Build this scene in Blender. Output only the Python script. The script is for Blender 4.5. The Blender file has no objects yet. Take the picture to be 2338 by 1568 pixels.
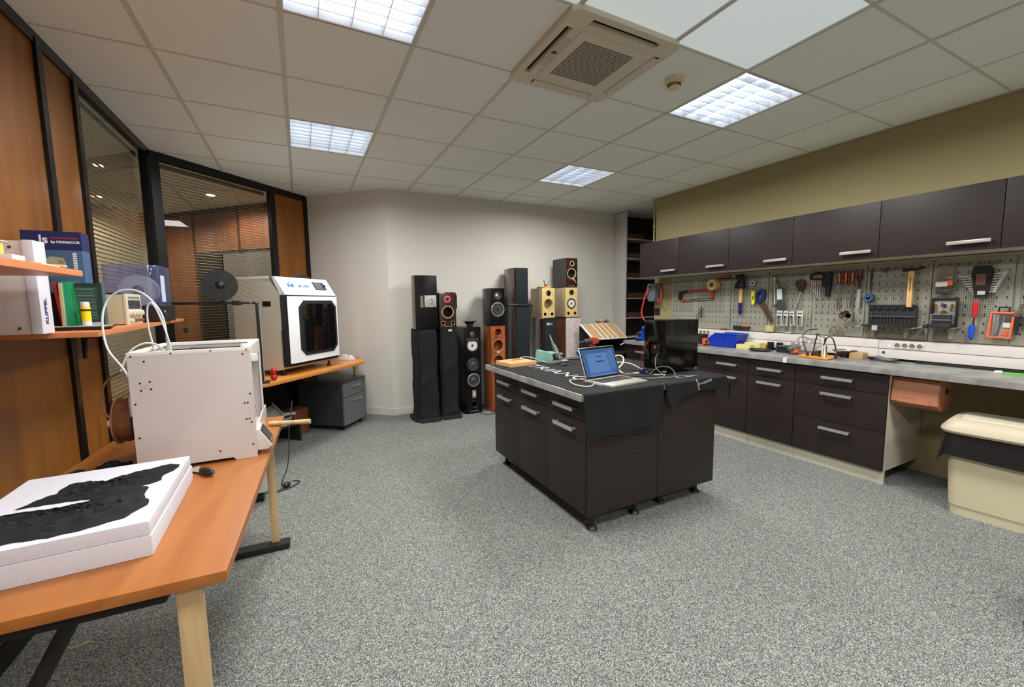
import bpy, bmesh, math, random
from mathutils import Vector, Matrix, Euler
random.seed(7)
SC = bpy.context.scene
C = SC.collection
PI = math.pi
CEIL = 2.668
# ---------------------------------------------------------------- camera
cam_d = bpy.data.cameras.new('camera'); cam = bpy.data.objects.new('camera', cam_d); C.objects.link(cam)
cam_d.sensor_width = 36.0; cam_d.lens = 944.83 / 2338 * 36; cam_d.clip_start = 0.02
_y, _p, _r = 0.4698, -0.0986, -0.0136
_f = Vector((math.sin(_y)*math.cos(_p), math.cos(_y)*math.cos(_p), math.sin(_p)))
_rt = Vector((math.cos(_y), -math.sin(_y), 0)); _u = _rt.cross(_f)
_c, _s = math.cos(_r), math.sin(_r)
_R, _U = _rt*_c + _u*_s, _u*_c - _rt*_s
cam.matrix_world = Matrix(((_R.x, _U.x, -_f.x, 0), (_R.y, _U.y, -_f.y, 0), (_R.z, _U.z, -_f.z, 1.345), (0, 0, 0, 1)))
SC.camera = cam
# ---------------------------------------------------------------- world, exposure
w = bpy.data.worlds.new('world'); SC.world = w; w.use_nodes = True
w.node_tree.nodes['Background'].inputs[0].default_value = (0.6, 0.7, 0.8, 1)
w.node_tree.nodes['Background'].inputs[1].default_value = 0.05
SC.view_settings.view_transform = 'Standard'; SC.view_settings.look = 'None'
SC.view_settings.exposure = 0.0; SC.view_settings.gamma = 1.0; SC.view_settings.use_curve_mapping = False
LAMP_W = 37.0          # watts of each recessed fluorescent light
GLOW = 2.2             # visible radiance of the tray above the louvre
DOWN_W = 85.0          # watts of each downlight next door
# ---------------------------------------------------------------- materials
MATS = {}
def lin(c):
    return tuple((v/12.92 if v <= 0.04045 else ((v+0.055)/1.055)**2.4) for v in c)
def mat(name, rgb, rough=0.5, metal=0.0, spec=0.5, emit=None, es=1.0, alpha=1.0, trans=0.0, coat=0.0, bump=0.0, bscale=200, srgb=True):
    if name in MATS: return MATS[name]
    m = bpy.data.materials.new(name); m.use_nodes = True; MATS[name] = m
    b = m.node_tree.nodes['Principled BSDF']
    c = lin([v/255 for v in rgb]) if srgb else rgb
    b.inputs['Base Color'].default_value = (*c, 1)
    b.inputs['Roughness'].default_value = rough; b.inputs['Metallic'].default_value = metal
    b.inputs['Specular IOR Level'].default_value = spec
    b.inputs['Alpha'].default_value = alpha; b.inputs['Transmission Weight'].default_value = trans
    b.inputs['Coat Weight'].default_value = coat
    if emit:
        b.inputs['Emission Color'].default_value = (*lin([v/255 for v in emit]), 1); b.inputs['Emission Strength'].default_value = es
    if bump:
        n = m.node_tree.nodes; l = m.node_tree.links
        t = n.new('ShaderNodeTexNoise'); t.inputs['Scale'].default_value = bscale
        tc = n.new('ShaderNodeTexCoord'); l.new(tc.outputs['Object'], t.inputs['Vector'])
        bp = n.new('ShaderNodeBump'); bp.inputs['Strength'].default_value = bump; bp.inputs['Distance'].default_value = 0.002
        l.new(t.outputs['Fac'], bp.inputs['Height']); l.new(bp.outputs[0], b.inputs['Normal'])
    return m
def ramp_mat(name, stops, scale=(1,1,1), nscale=5, detail=6, rough=0.5, bump=0.0, kind='noise', coat=0.0, distort=0.0, rot=(0,0,0), spec=0.5):
    """noise (or voronoi) stretched by scale in object space, through a colour ramp of 8-bit colours"""
    if name in MATS: return MATS[name]
    m = bpy.data.materials.new(name); m.use_nodes = True; MATS[name] = m
    n = m.node_tree.nodes; l = m.node_tree.links; b = n['Principled BSDF']
    tc = n.new('ShaderNodeTexCoord'); mp = n.new('ShaderNodeMapping'); mp.inputs['Scale'].default_value = scale; mp.inputs['Rotation'].default_value = rot
    l.new(tc.outputs['Object'], mp.inputs[0])
    if kind == 'noise':
        t = n.new('ShaderNodeTexNoise'); t.inputs['Detail'].default_value = detail; t.inputs['Distortion'].default_value = distort; out = t.outputs['Fac']
    else:
        t = n.new('ShaderNodeTexVoronoi'); out = t.outputs['Color']
    t.inputs['Scale'].default_value = nscale; l.new(mp.outputs[0], t.inputs['Vector'])
    if kind != 'noise':
        sp = n.new('ShaderNodeSeparateColor'); l.new(out, sp.inputs[0]); out = sp.outputs[0]
    r = n.new('ShaderNodeValToRGB'); l.new(out, r.inputs[0])
    el = r.color_ramp.elements
    while len(el) < len(stops): el.new(0.5)
    for e, (p, c) in zip(el, stops): e.position = p; e.color = (*lin([v/255 for v in c]), 1)
    l.new(r.outputs[0], b.inputs['Base Color'])
    b.inputs['Roughness'].default_value = rough; b.inputs['Coat Weight'].default_value = coat; b.inputs['Specular IOR Level'].default_value = spec
    if bump:
        bp = n.new('ShaderNodeBump'); bp.inputs['Strength'].default_value = bump; bp.inputs['Distance'].default_value = 0.003
        l.new(out, bp.inputs['Height']); l.new(bp.outputs[0], b.inputs['Normal'])
    return m
def glass_mat(name, tint, refl_boost=0.06, rough=0.0, body=None, bf=0.0):
    """thin architectural pane: tinted see-through with fresnel mirror"""
    if name in MATS: return MATS[name]
    m = bpy.data.materials.new(name); m.use_nodes = True; MATS[name] = m
    n = m.node_tree.nodes; l = m.node_tree.links
    n.remove(n['Principled BSDF']); o = n['Material Output']
    tr = n.new('ShaderNodeBsdfTransparent'); tr.inputs[0].default_value = (*tint, 1)
    gl = n.new('ShaderNodeBsdfGlossy'); gl.inputs['Roughness'].default_value = rough
    fr = n.new('ShaderNodeFresnel'); fr.inputs[0].default_value = 1.5
    ad = n.new('ShaderNodeMath'); ad.operation = 'ADD'; ad.inputs[1].default_value = refl_boost; ad.use_clamp = True
    mx = n.new('ShaderNodeMixShader')
    l.new(fr.outputs[0], ad.inputs[0])
    ge = n.new('ShaderNodeNewGeometry'); fb = n.new('ShaderNodeMath'); fb.operation = 'SUBTRACT'; fb.inputs[0].default_value = 1.0; l.new(ge.outputs['Backfacing'], fb.inputs[1])
    mu = n.new('ShaderNodeMath'); mu.operation = 'MULTIPLY'; l.new(ad.outputs[0], mu.inputs[0]); l.new(fb.outputs[0], mu.inputs[1]); l.new(mu.outputs[0], mx.inputs[0])
    if body:
        df = n.new('ShaderNodeBsdfDiffuse'); df.inputs[0].default_value = (*body, 1); tl = n.new('ShaderNodeBsdfTranslucent'); tl.inputs[0].default_value = (*body, 1)
        m1 = n.new('ShaderNodeMixShader'); m1.inputs[0].default_value = 0.5; l.new(df.outputs[0], m1.inputs[1]); l.new(tl.outputs[0], m1.inputs[2])
        m2 = n.new('ShaderNodeMixShader'); m2.inputs[0].default_value = bf; l.new(tr.outputs[0], m2.inputs[1]); l.new(m1.outputs[0], m2.inputs[2]); tr = m2
    l.new(tr.outputs[0], mx.inputs[1]); l.new(gl.outputs[0], mx.inputs[2]); l.new(mx.outputs[0], o.inputs[0])
    return m
# ---------------------------------------------------------------- geometry
class B:
    def __init__(s): s.bm = bmesh.new(); s.M = Matrix.Identity(4)
    def v(s, p): return s.bm.verts.new(s.M @ Vector(p))
    def box(s, x0, x1, y0, y1, z0, z1, bev=0.0, seg=2):
        vs = [s.v((x, y, z)) for z in (z0, z1) for y in (y0, y1) for x in (x0, x1)]
        fs = [s.bm.faces.new([vs[i] for i in q]) for q in ((0,2,3,1),(4,5,7,6),(0,1,5,4),(2,6,7,3),(0,4,6,2),(1,3,7,5))]
        if bev:
            es = list({e for f in fs for e in f.edges})
            bmesh.ops.bevel(s.bm, geom=es, offset=bev, segments=seg, profile=0.7, affect='EDGES')
        return s
    def prism(s, poly, z0, z1, plane='xy', bev=0.0):
        f = {'xy': lambda a, b, c: (a, b, c), 'xz': lambda a, b, c: (a, c, b), 'yz': lambda a, b, c: (c, a, b)}[plane]
        lo = [s.v(f(a, b, z0)) for a, b in poly]; hi = [s.v(f(a, b, z1)) for a, b in poly]; n = len(poly)
        fs = [s.bm.faces.new(lo[::-1]), s.bm.faces.new(hi)] + [s.bm.faces.new((lo[i], lo[(i+1) % n], hi[(i+1) % n], hi[i])) for i in range(n)]
        if bev:
            es = list({e for q in fs[:2] for e in q.edges})
            bmesh.ops.bevel(s.bm, geom=es, offset=bev, segments=2, profile=0.7, affect='EDGES')
        return s
    def cyl(s, a, b, r, r2=None, n=20, cap=True):
        a, b = Vector(a), Vector(b); r2 = r if r2 is None else r2
        d = (b-a).normalized(); t = Vector((0,0,1)) if abs(d.z) < 0.9 else Vector((1,0,0))
        u = d.cross(t).normalized(); w_ = d.cross(u)
        A = []; Bb = []
        for i in range(n):
            q = 2*PI*i/n; o = u*math.cos(q) + w_*math.sin(q)
            A.append(s.v(a+o*r)); Bb.append(s.v(b+o*r2))
        for i in range(n): s.bm.faces.new((A[i], A[(i+1) % n], Bb[(i+1) % n], Bb[i]))
        if cap:
            s.bm.faces.new(A[::-1]); s.bm.faces.new(Bb)
        return s
    def lathe(s, prof, c=(0,0,0), ax='z', n=28, close=False):
        """prof: list of (radius, height) along axis; ax 'z','x','y','-y'"""
        mp = {'z': lambda r, q, h: (r*math.cos(q), r*math.sin(q), h), 'x': lambda r, q, h: (h, r*math.cos(q), r*math.sin(q)),
              'y': lambda r, q, h: (r*math.cos(q), h, r*math.sin(q)), '-y': lambda r, q, h: (r*math.cos(q), -h, r*math.sin(q)), '-x': lambda r, q, h: (-h, r*math.cos(q), r*math.sin(q))}[ax]
        c = Vector(c); rings = []
        for r, h in prof:
            if r < 1e-6: rings.append([s.v(c+Vector(mp(0, 0, h)))])
            else: rings.append([s.v(c+Vector(mp(r, 2*PI*i/n, h))) for i in range(n)])
        pr = list(zip(rings, rings[1:]))
        if close: pr.append((rings[-1], rings[0]))
        for A, D in pr:
            for i in range(n):
                j = (i+1) % n
                if len(A) == 1 and len(D) == 1: continue
                if len(A) == 1: s.bm.faces.new((A[0], D[i], D[j]))
                elif len(D) == 1: s.bm.faces.new((A[i], D[0], A[j]))
                else: s.bm.faces.new((A[i], D[i], D[j], A[j]))
        return s
    def tube(s, pts, r, n=8, sub=5, closed=False):
        P = [Vector(p) for p in pts]
        if sub > 1 and len(P) > 2:
            Q = []
            m_ = len(P)
            for i in range(m_ - (0 if closed else 1)):
                g = lambda k: P[k % m_] if closed else P[max(0, min(m_-1, k))]
                p0, p1, p2, p3 = g(i-1), g(i), g(i+1), g(i+2)
                for k in range(sub):
                    t = k/sub
                    Q.append(0.5*((2*p1)+(p2-p0)*t+(2*p0-5*p1+4*p2-p3)*t*t+(3*p1-p0-3*p2+p3)*t*t*t))
            if not closed: Q.append(P[-1])
            P = Q
        rings = []; up = None; m_ = len(P)
        for i, p in enumerate(P):
            d = (P[(i+1) % m_] - P[i-1]) if closed else (P[min(i+1, m_-1)] - P[max(i-1, 0)])
            if d.length < 1e-9: d = Vector((0, 0, 1))
            d.normalize()
            if up is None: up = Vector((0,0,1)) if abs(d.z) < 0.9 else Vector((1,0,0))
            u = d.cross(up)
            if u.length < 1e-6: u = d.orthogonal()
            u.normalize(); up = u.cross(d)
            rr = r(i/(m_-1)) if callable(r) else r
            rings.append([s.v(p + (u*math.cos(2*PI*k/n) + up*math.sin(2*PI*k/n))*rr) for k in range(n)])
        for i in range(m_ - (0 if closed else 1)):
            A, D = rings[i], rings[(i+1) % m_]
            for k in range(n): s.bm.faces.new((A[k], A[(k+1) % n], D[(k+1) % n], D[k]))
        if not closed:
            s.bm.faces.new(rings[0][::-1]); s.bm.faces.new(rings[-1])
        return s
    def sph(s, c, r, sc=(1,1,1), n=14, m_=8):
        c = Vector(c); prev = None
        rows = []
        for j in range(m_+1):
            a = PI*j/m_
            if j in (0, m_): rows.append([s.v(c+Vector((0, 0, r*sc[2]*math.cos(a))))])
            else: rows.append([s.v(c+Vector((r*sc[0]*math.sin(a)*math.cos(2*PI*i/n), r*sc[1]*math.sin(a)*math.sin(2*PI*i/n), r*sc[2]*math.cos(a)))) for i in range(n)])
        for A, D in zip(rows, rows[1:]):
            for i in range(n):
                j = (i+1) % n
                if len(A) == 1: s.bm.faces.new((A[0], D[i], D[j]))
                elif len(D) == 1: s.bm.faces.new((A[i], D[0], A[j]))
                else: s.bm.faces.new((A[i], D[i], D[j], A[j]))
        return s
    def grid(s, fn, nu, nv, thick=0.0):
        """fn(u,v) -> point; thick gives the sheet a second skin"""
        V = [[s.v(fn(i/nu, j/nv)) for j in range(nv+1)] for i in range(nu+1)]
        fs = [s.bm.faces.new((V[i][j], V[i+1][j], V[i+1][j+1], V[i][j+1])) for i in range(nu) for j in range(nv)]
        if thick:
            bmesh.ops.recalc_face_normals(s.bm, faces=fs)
            bmesh.ops.solidify(s.bm, geom=fs, thickness=thick)
        return s
    def rot(s, z=0, x=0, y=0, at=(0,0,0)):
        s.M = Matrix.Translation(at) @ Euler((x, y, z)).to_matrix().to_4x4(); return s
def obj(name, b, m, parent=None, loc=(0,0,0), rz=0, ang=35, rot=None):
    me = bpy.data.meshes.new(name); bmesh.ops.recalc_face_normals(b.bm, faces=b.bm.faces[:]); b.bm.to_mesh(me); b.bm.free()
    for p in me.polygons: p.use_smooth = True
    me.set_sharp_from_angle(angle=math.radians(ang))
    if m: me.materials.append(m)
    o = bpy.data.objects.new(name, me); C.objects.link(o); o.location = loc; o.rotation_euler = rot or (0, 0, rz)
    if parent: o.parent = parent
    return o
def tag(o, label, cat, group=None, kind=None):
    o['label'] = label; o['category'] = cat
    if group: o['group'] = group
    if kind: o['kind'] = kind
    return o
def thing(name, label, cat, loc=(0,0,0), rz=0, group=None, rot=None):
    o = bpy.data.objects.new(name, None); C.objects.link(o); o.empty_display_size = 0.05
    o.location = loc; o.rotation_euler = rot or (0, 0, rz)
    return tag(o, label, cat, group)
def single(name, b, m, label, cat, loc=(0,0,0), rz=0, group=None, rot=None, ang=35):
    return tag(obj(name, b, m, None, loc, rz, ang, rot), label, cat, group)
def struct(name, b, m, parent=None, loc=(0,0,0), rz=0):
    o = obj(name, b, m, parent, loc, rz)
    if not parent: o['kind'] = 'structure'
    return o
def dup(root, loc=None, rz=None, label=None, group=None):
    r = root.copy(); C.objects.link(r)
    if loc is not None: r.location = loc
    if rz is not None: r.rotation_euler = (0, 0, rz)
    if label: r['label'] = label
    if group: r['group'] = group
    for ch in list(root.children):
        c_ = ch.copy(); C.objects.link(c_); c_.parent = r
        for g in list(ch.children):
            d_ = g.copy(); C.objects.link(d_); d_.parent = c_
    return r
def text(name, s_, size, m, parent, M, depth=0.0006, bold=0.0, sx=1.0, align='CENTER'):
    cu = bpy.data.curves.new(name, 'FONT'); cu.body = s_; cu.size = size; cu.extrude = depth; cu.offset = bold; cu.align_x = align; cu.align_y = 'CENTER'
    t = bpy.data.objects.new('tmp', cu); C.objects.link(t)
    dg = bpy.context.evaluated_depsgraph_get(); me = bpy.data.meshes.new_from_object(t.evaluated_get(dg))
    bpy.data.objects.remove(t); bpy.data.curves.remove(cu)
    me.transform(M @ Matrix.Diagonal((sx, 1, 1, 1))); me.name = name; me.materials.clear(); me.materials.append(m)
    o = bpy.data.objects.new(name, me); C.objects.link(o)
    if parent: o.parent = parent
    return o
def TM(pos, xdir, ydir):
    """matrix placing text: its reading direction and its up direction"""
    x = Vector(xdir).normalized(); y = Vector(ydir).normalized(); z = x.cross(y)
    return Matrix(((x.x, y.x, z.x, pos[0]), (x.y, y.y, z.y, pos[1]), (x.z, y.z, z.z, pos[2]), (0,0,0,1)))
def cut(o, cutters):
    """subtract closed cutter meshes from o once, leaving plain mesh data"""
    tmp = []
    for cb in cutters:
        k = obj('tmp', cb, None); k.matrix_world = Matrix.Identity(4); tmp.append(k)
        md = o.modifiers.new('b', 'BOOLEAN'); md.operation = 'DIFFERENCE'; md.object = k; md.solver = 'EXACT'
    par = o.parent; mw = o.matrix_basis.copy(); o.parent = None; o.matrix_basis = Matrix.Identity(4)
    dg = bpy.context.evaluated_depsgraph_get(); dg.update()
    me = bpy.data.meshes.new_from_object(o.evaluated_get(dg))
    o.modifiers.clear(); o.data = me; o.matrix_basis = mw; o.parent = par
    for p in me.polygons: p.use_smooth = True
    me.set_sharp_from_angle(angle=math.radians(35))
    for k in tmp: bpy.data.objects.remove(k)
    return o
# common materials
white_m = mat('white_plastic', (222,220,216), 0.4)
black_m = mat('black_plastic', (22,22,24), 0.4)
blackmatte = mat('black_matte', (20,20,21), 0.75)
steel = mat('brushed_steel', (198,196,188), 0.25, 0.6)
chrome = mat('chrome', (225,225,225), 0.08, 1.0)
tchrome = mat('tool_chrome', (196,196,194), 0.35, 0.45)
darkmetal = mat('dark_metal', (60,60,62), 0.4, 0.8)
wenge = ramp_mat('wenge_laminate', [(0.25,(31,24,24)),(0.75,(49,39,38))], (3,3,90), 3, 8, 0.45, 0.03, spec=0.35)
pear = ramp_mat('pearwood_veneer', [(0.25,(116,68,24)),(0.55,(138,84,30)),(0.85,(154,98,38))], (5,5,0.7), 2.2, 5, 0.38, distort=0.4)
beech_top = ramp_mat('pearwood_desktop', [(0.2,(140,82,38)),(0.55,(160,98,47)),(0.9,(172,110,56))], (7,0.7,7), 2.0, 5, 0.36, distort=0.5)
oak = ramp_mat('light_oak', [(0.3,(176,148,104)),(0.7,(205,178,132))], (14,14,1.2), 3, 5, 0.5)
concrete = ramp_mat('concrete_laminate', [(0.25,(108,108,106)),(0.5,(134,134,131)),(0.8,(160,160,155))], (1,1,1), 9, 9, 0.42)
cream = mat('cream_melamine', (205,200,182), 0.5)
# ================================================================ ROOM SHELL
GX, GY, G = -0.6068, 2.2455, 0.6
gx = lambda i: GX + G*i
gy = lambda j: GY + G*j
carpet = ramp_mat('speckled_carpet', [(0.0,(56,60,62)),(0.25,(85,90,92)),(0.55,(115,119,119)),(0.8,(148,150,145)),(1.0,(186,182,164))], (1,1,1), 330, 2, 0.95, 0.6, 'voronoi', spec=0.1)
tile_m = mat('ceiling_tile', (232,236,230), 0.9, spec=0.1, bump=0.25, bscale=260)
grid_m = mat('ceiling_grid_paint', (200,198,188), 0.5)
wall_m = mat('white_wall_paint', (208,204,197), 0.75, bump=0.12, bscale=160)
olive_m = mat('olive_wall_paint', (150,140,104), 0.75, bump=0.12, bscale=160)
alu_black = mat('black_aluminium', (14,13,15), 0.35, spec=0.4)
struct('floor', B().box(-4.2,5.6,-2.9,9.0,-0.05,0), carpet)
LIGHTS = [(1,-1),(5,-1),(1,2),(5,2),(1,-4),(5,-4),(1,-7),(5,-7)]
PANELS = [(2,-2),(3,-2),(4,-2)]
AC = (3,-1)
b = B()
for i in range(-6, 11):
    for j in range(-9, 12):
        if (i, j) in LIGHTS or (i, j) in PANELS: continue
        b.box(gx(i), gx(i+1), gy(j), gy(j+1), CEIL, CEIL+0.015)
struct('ceiling', b, tile_m)
b = B().box(gx(-6), gx(11), gy(-9), gy(12), CEIL+0.30, CEIL+0.34)
struct('ceiling', b, tile_m)
b = B()
for i in range(-6, 12):
    wd = 0.011 if i != 7 else 0.002
    b.box(gx(i)-wd, gx(i)+wd, gy(-9), gy(12), CEIL-0.004, CEIL)
for j in range(-9, 13):
    b.box(gx(-6), gx(11), gy(j)-0.006, gy(j)+0.006, CEIL-0.003, CEIL)
struct('trim_1', b, grid_m)
# walls
struct('wall_right', B().box(4.21,4.33,-2.9,4.08,0,CEIL), olive_m)
b = B().cyl((4.20,4.10,2.05),(4.20,4.10,2.66),0.012,n=10).cyl((4.20,4.10,2.3),(4.20,4.10,2.33),0.017,n=10).cyl((4.20,4.10,2.52),(4.20,4.10,2.55),0.017,n=10)
single('heating_pipe', b, olive_m, 'thin painted pipe running down the right wall corner above the wall cupboards', 'pipe')
struct('wall_back', B().box(0.94,5.5,5.04,5.14,0,CEIL), wall_m)
struct('wall_back_left', B().prism([(0.94,5.04),(0.14,5.78),(0.20,5.86),(1.0,5.14)],0,CEIL), wall_m)
struct('wall_alcove', B().box(5.3,5.4,4.08,5.04,0,CEIL), wall_m)
struct('wall_alcove', B().box(4.33,5.4,3.98,4.08,0,CEIL), wall_m)
struct('wall_near', B().box(-1.2,4.33,-2.9,-2.8,0,CEIL), wall_m)
struct('baseboard_back', B().box(0.945,4.3,5.028,5.04,0,0.085,0.003), mat('baseboard_paint',(205,200,194),0.5))
struct('baseboard_back_left', B().prism([(0.94,5.03),(0.13,5.77),(0.14,5.78),(0.95,5.04)],0,0.085), MATS['baseboard_paint'])
# ---- black framed partition along the left wall, wood panels and glass
PX = -1.06
b = B()
for y0, y1 in ((-2.8,-1.33),(-1.28,0.12),(0.17,1.5),(1.55,2.905),(2.955,3.272)): b.box(PX-0.035,PX-0.012,y0,y1,0.09,2.615,0.001)
struct('wall_left', b, pear)
b = B().box(PX-0.05,PX,-2.8,4.66,2.61,CEIL).box(PX-0.05,PX,-2.8,4.66,0,0.09)
for y in (-2.8,-1.33,0.12,1.5,2.905,3.272): b.box(PX-0.05,PX+0.004,y,y+0.05,0.05,2.64)
b.box(PX-0.05,PX,4.50,4.58,0.05,2.64)
struct('trim_2', b, alu_black)
DX, DY = 0.7158, 0.6983     # direction of the diagonal partition
def dp(t, o=0.0): return (PX + DX*t + DY*o, 4.61 + DY*t - DX*o)   # o > 0: into our room
def dbox(b, t0, t1, o0, o1, z0, z1):
    return b.prism([dp(t0,o0), dp(t1,o0), dp(t1,o1), dp(t0,o1)], z0, z1)
b = B(); dbox(b,0,1.68,-0.05,0,2.60,CEIL); dbox(b,0,1.68,-0.05,0,0,0.09)
for t0,t1 in ((-0.02,0.065),(1.155,1.215),(1.625,1.68)): dbox(b,t0,t1,-0.05,0.004,0.05,2.64)
struct('trim_3', b, alu_black)
b = B(); dbox(b,1.205,1.635,-0.035,-0.012,0.09,2.61); struct('wall_left_back', b, pear)
pane = glass_mat('partition_glass', (0.80,0.80,0.78), 0.0)
struct('window_1', B().box(PX-0.026,PX-0.020,3.30,4.52,0.07,2.63), pane)
b = B(); dbox(b,0.05,1.17,-0.026,-0.020,0.07,2.62); struct('window_2', b, pane)
blind_m = mat('blind_slat', (150,140,122), 0.32, 0.55)
def blind(label, p0, p1, n_, z0=0.3, z1=2.58):
    ex = Vector((p1[0]-p0[0], p1[1]-p0[1], 0)); L = ex.length; ex.normalize(); ey = Vector((-ex.y, ex.x, 0))
    t = thing('venetian_blind', label, 'blind', (p0[0], p0[1], z0), math.atan2(ex.y, ex.x), 'blinds behind the partition glass')
    b = B(); k = 0; z = 0.03
    while z < z1-z0-0.03:
        b.prism([(-0.0125, z-0.0012), (0.0, z+0.0012), (0.0125, z-0.0012), (0.0, z+0.0006)], 0, L, 'yz') ; z += 0.0275
    obj('slats', b, blind_m, t)
    obj('head_rail', B().box(0,L,-0.015,0.015,z1-z0-0.02,z1-z0+0.015), blind_m, t)
    obj('bottom_rail', B().box(0,L,-0.012,0.012,0,0.016), blind_m, t)
    for f in (0.15, 0.85): obj('ladder_cord', B().cyl((L*f,-0.013,0),(L*f,-0.013,z1-z0),0.0008,n=5), mat('cord_white',(190,186,176),0.8), t)
    return t
blind('venetian blind behind the narrow pane beside the wood panels', (PX-0.075,3.33), (PX-0.075,4.49), 90)
blind('wide venetian blind behind the diagonal partition glass', dp(0.10,-0.085), dp(1.14,-0.085), 90)
# ---- office beyond the partition
OW = mat('office_wall_paint', (158,150,128), 0.8)
pear_o = ramp_mat('office_veneer', [(0.25,(104,62,38)),(0.85,(132,84,54))], (5,5,0.7), 2.2, 5, 0.45)
def ow(a, c_, z0, z1, th, m, name, par=None):
    ex = Vector((c_[0]-a[0], c_[1]-a[1])); n_ = Vector((-ex.y, ex.x)).normalized()*th
    b = B().prism([a, c_, (c_[0]+n_.x, c_[1]+n_.y), (a[0]+n_.x, a[1]+n_.y)], z0, z1)
    return struct(name, b, m, par)
# wood and glass wall running back from the end of the diagonal partition, along x + y = 6.0
def q(t): return (0.12-0.7071*t, 5.88+0.7071*t)
ow(q(2.62), q(1.95), 0, 2.60, -0.03, pear_o, 'wall_office_right')
ow(q(1.90), q(1.12), 2.09, 2.60, -0.03, pear_o, 'wall_office_right')
ow(q(1.07), q(0.0), 2.09, 2.60, -0.03, pear_o, 'wall_office_right')
ow(q(1.90), q(1.45), 0, 2.05, -0.02, mat('dark_glazing',(16,15,16),0.2), 'window_3')
ow(q(1.42), q(0.0), 0, 2.05, -0.02, mat('frosted_glazing',(96,94,92),0.35), 'window_4')
b = B()
for t0, t1, z0, z1 in ((0,2.7,2.60,CEIL),(0,1.95,2.05,2.09),(1.90,1.95,0,2.64),(1.07,1.12,2.05,2.64),(2.62,2.70,0,2.64)):
    A, D = q(t0), q(t1); e = 0.012
    b.prism([(A[0]-e,A[1]-e),(D[0]-e,D[1]-e),(D[0]+0.03,D[1]+0.03),(A[0]+0.03,A[1]+0.03)], z0, z1)
struct('trim_4', b, mat('office_frame',(46,46,44),0.5))
ow(q(2.70), (-3.9,5.5), 0, CEIL, -0.05, OW, 'wall_office_back')
ow((-3.9,5.5), (-3.9,1.5), 0, CEIL, -0.05, OW, 'wall_office_left')
ow((-3.9,1.5), (PX-0.05,1.5), 0, CEIL, -0.05, OW, 'wall_office_near')
b = B().cyl((q(2.25)[0]-0.02,q(2.25)[1]-0.02,1.02),(q(2.25)[0]-0.03,q(2.25)[1]-0.03,1.02),0.045,n=4)
single('wall_socket', b, black_m, 'small black wall socket on the wood panel seen through the diagonal glass', 'socket')
def downlight(x, y, label):
    t = thing('downlight', label, 'ceiling light', (x, y, CEIL), 0, 'downlights in the office next door')
    obj('trim_ring', B().lathe([(0.045,-0.001),(0.06,-0.004),(0.062,0.0)],n=20), mat('ring_white',(200,190,170),0.4), t)
    obj('bulb', B().cyl((0,0,-0.002),(0,0,-0.006),0.034,n=20), mat('downlight_glow',(255,244,225),0.5,emit=(255,238,215),es=60), t)
    ld = bpy.data.lights.new('downlight_lamp','SPOT'); ld.energy = DOWN_W; ld.spot_size = 2.85; ld.spot_blend = 0.5; ld.color = (1,0.90,0.76); ld.shadow_soft_size = 0.03
    lo = bpy.data.objects.new('lamp', ld); C.objects.link(lo); lo.parent = t; lo.location = (0,0,-0.02)
downlight(-0.88, 6.15, 'bright downlight beyond the diagonal partition glass')
downlight(-2.08, 6.75, 'far downlight seen through the narrow pane beside the wood panels')
downlight(-2.4, 4.2, 'added downlight that brightens the office, left of the narrow pane')  # extra lamp, added only to brighten the office
downlight(-1.6, 5.3, 'added downlight that brightens the office close behind the corner post')  # added fill lamp, raises the light level behind the partition glass
# ================================================================ CEILING FITTINGS
tube_glow = mat('fluorescent_tray', (255,255,255), 0.5, emit=(238,246,255), es=GLOW)
louvre = mat('louvre_aluminium', (215,218,222), 0.22, 0.85)
def tray():
    t = thing('ceiling_light', '', 'ceiling light', (0,0,0), 0, 'recessed louvre lights')
    h = 0.29
    b = B().box(-h,h,-h,h,0.085,0.09)
    for s_ in (-1, 1): b.box(s_*h-0.004,s_*h+0.004,-h,h,0.0,0.09).box(-h,h,s_*h-0.004,s_*h+0.004,0.0,0.09)
    obj('housing', b, mat('tray_white',(232,234,236),0.5), t)
    b = B()
    for k in range(4): b.cyl((-0.26,-0.2+0.4*k/3,0.068),(0.26,-0.2+0.4*k/3,0.068),0.013,n=10)
    tubes = obj('fluorescent_tube', B().box(-0.28,0.28,-0.28,0.28,0.078,0.083), tube_glow, t)
    b = B()
    for k in range(1, 8): y = -h+2*h*k/8; b.prism([(y-0.003,0.04),(y+0.003,0.04),(y+0.0015,0.0),(y-0.0015,0.0)], -h, h, 'yz')
    for k in range(1, 4): x = -h+2*h*k/4; b.box(x-0.0015,x+0.0015,-h,h,0.0,0.045)
    obj('louvre', b, louvre, t)
    b = B()
    for s_ in (-1, 1): b.box(s_*0.293-0.006,s_*0.293+0.006,-0.299,0.299,-0.003,0.004).box(-0.299,0.299,s_*0.293-0.006,s_*0.293+0.006,-0.003,0.004)
    obj('rim', b, mat('tray_rim',(222,224,228),0.4), t)
    ld = bpy.data.lights.new('fluorescent_light','AREA'); ld.shape = 'SQUARE'; ld.size = 0.56; ld.energy = LAMP_W; ld.spread = 2.95; ld.color = (1.0,0.99,0.95)
    lo = bpy.data.objects.new('lamp', ld); C.objects.link(lo); lo.parent = t; lo.location = (0,0,-0.004)
    return t
names = {(1,-1):'dazzling square louvre light at the top of the photo, nearest the camera',(5,-1):'square louvre light with visible cells beside the smoke detector',
 (1,2):'square louvre light above the wood partition and white cabinet printer',(5,2):'small looking square louvre light over the loudspeaker stacks',
 (1,-4):'louvre light behind the camera on the left',(5,-4):'louvre light behind the camera on the right',(1,-7):'rear louvre light near the back door side, left',(5,-7):'rear louvre light near the back door side, right'}
t0 = None
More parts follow.
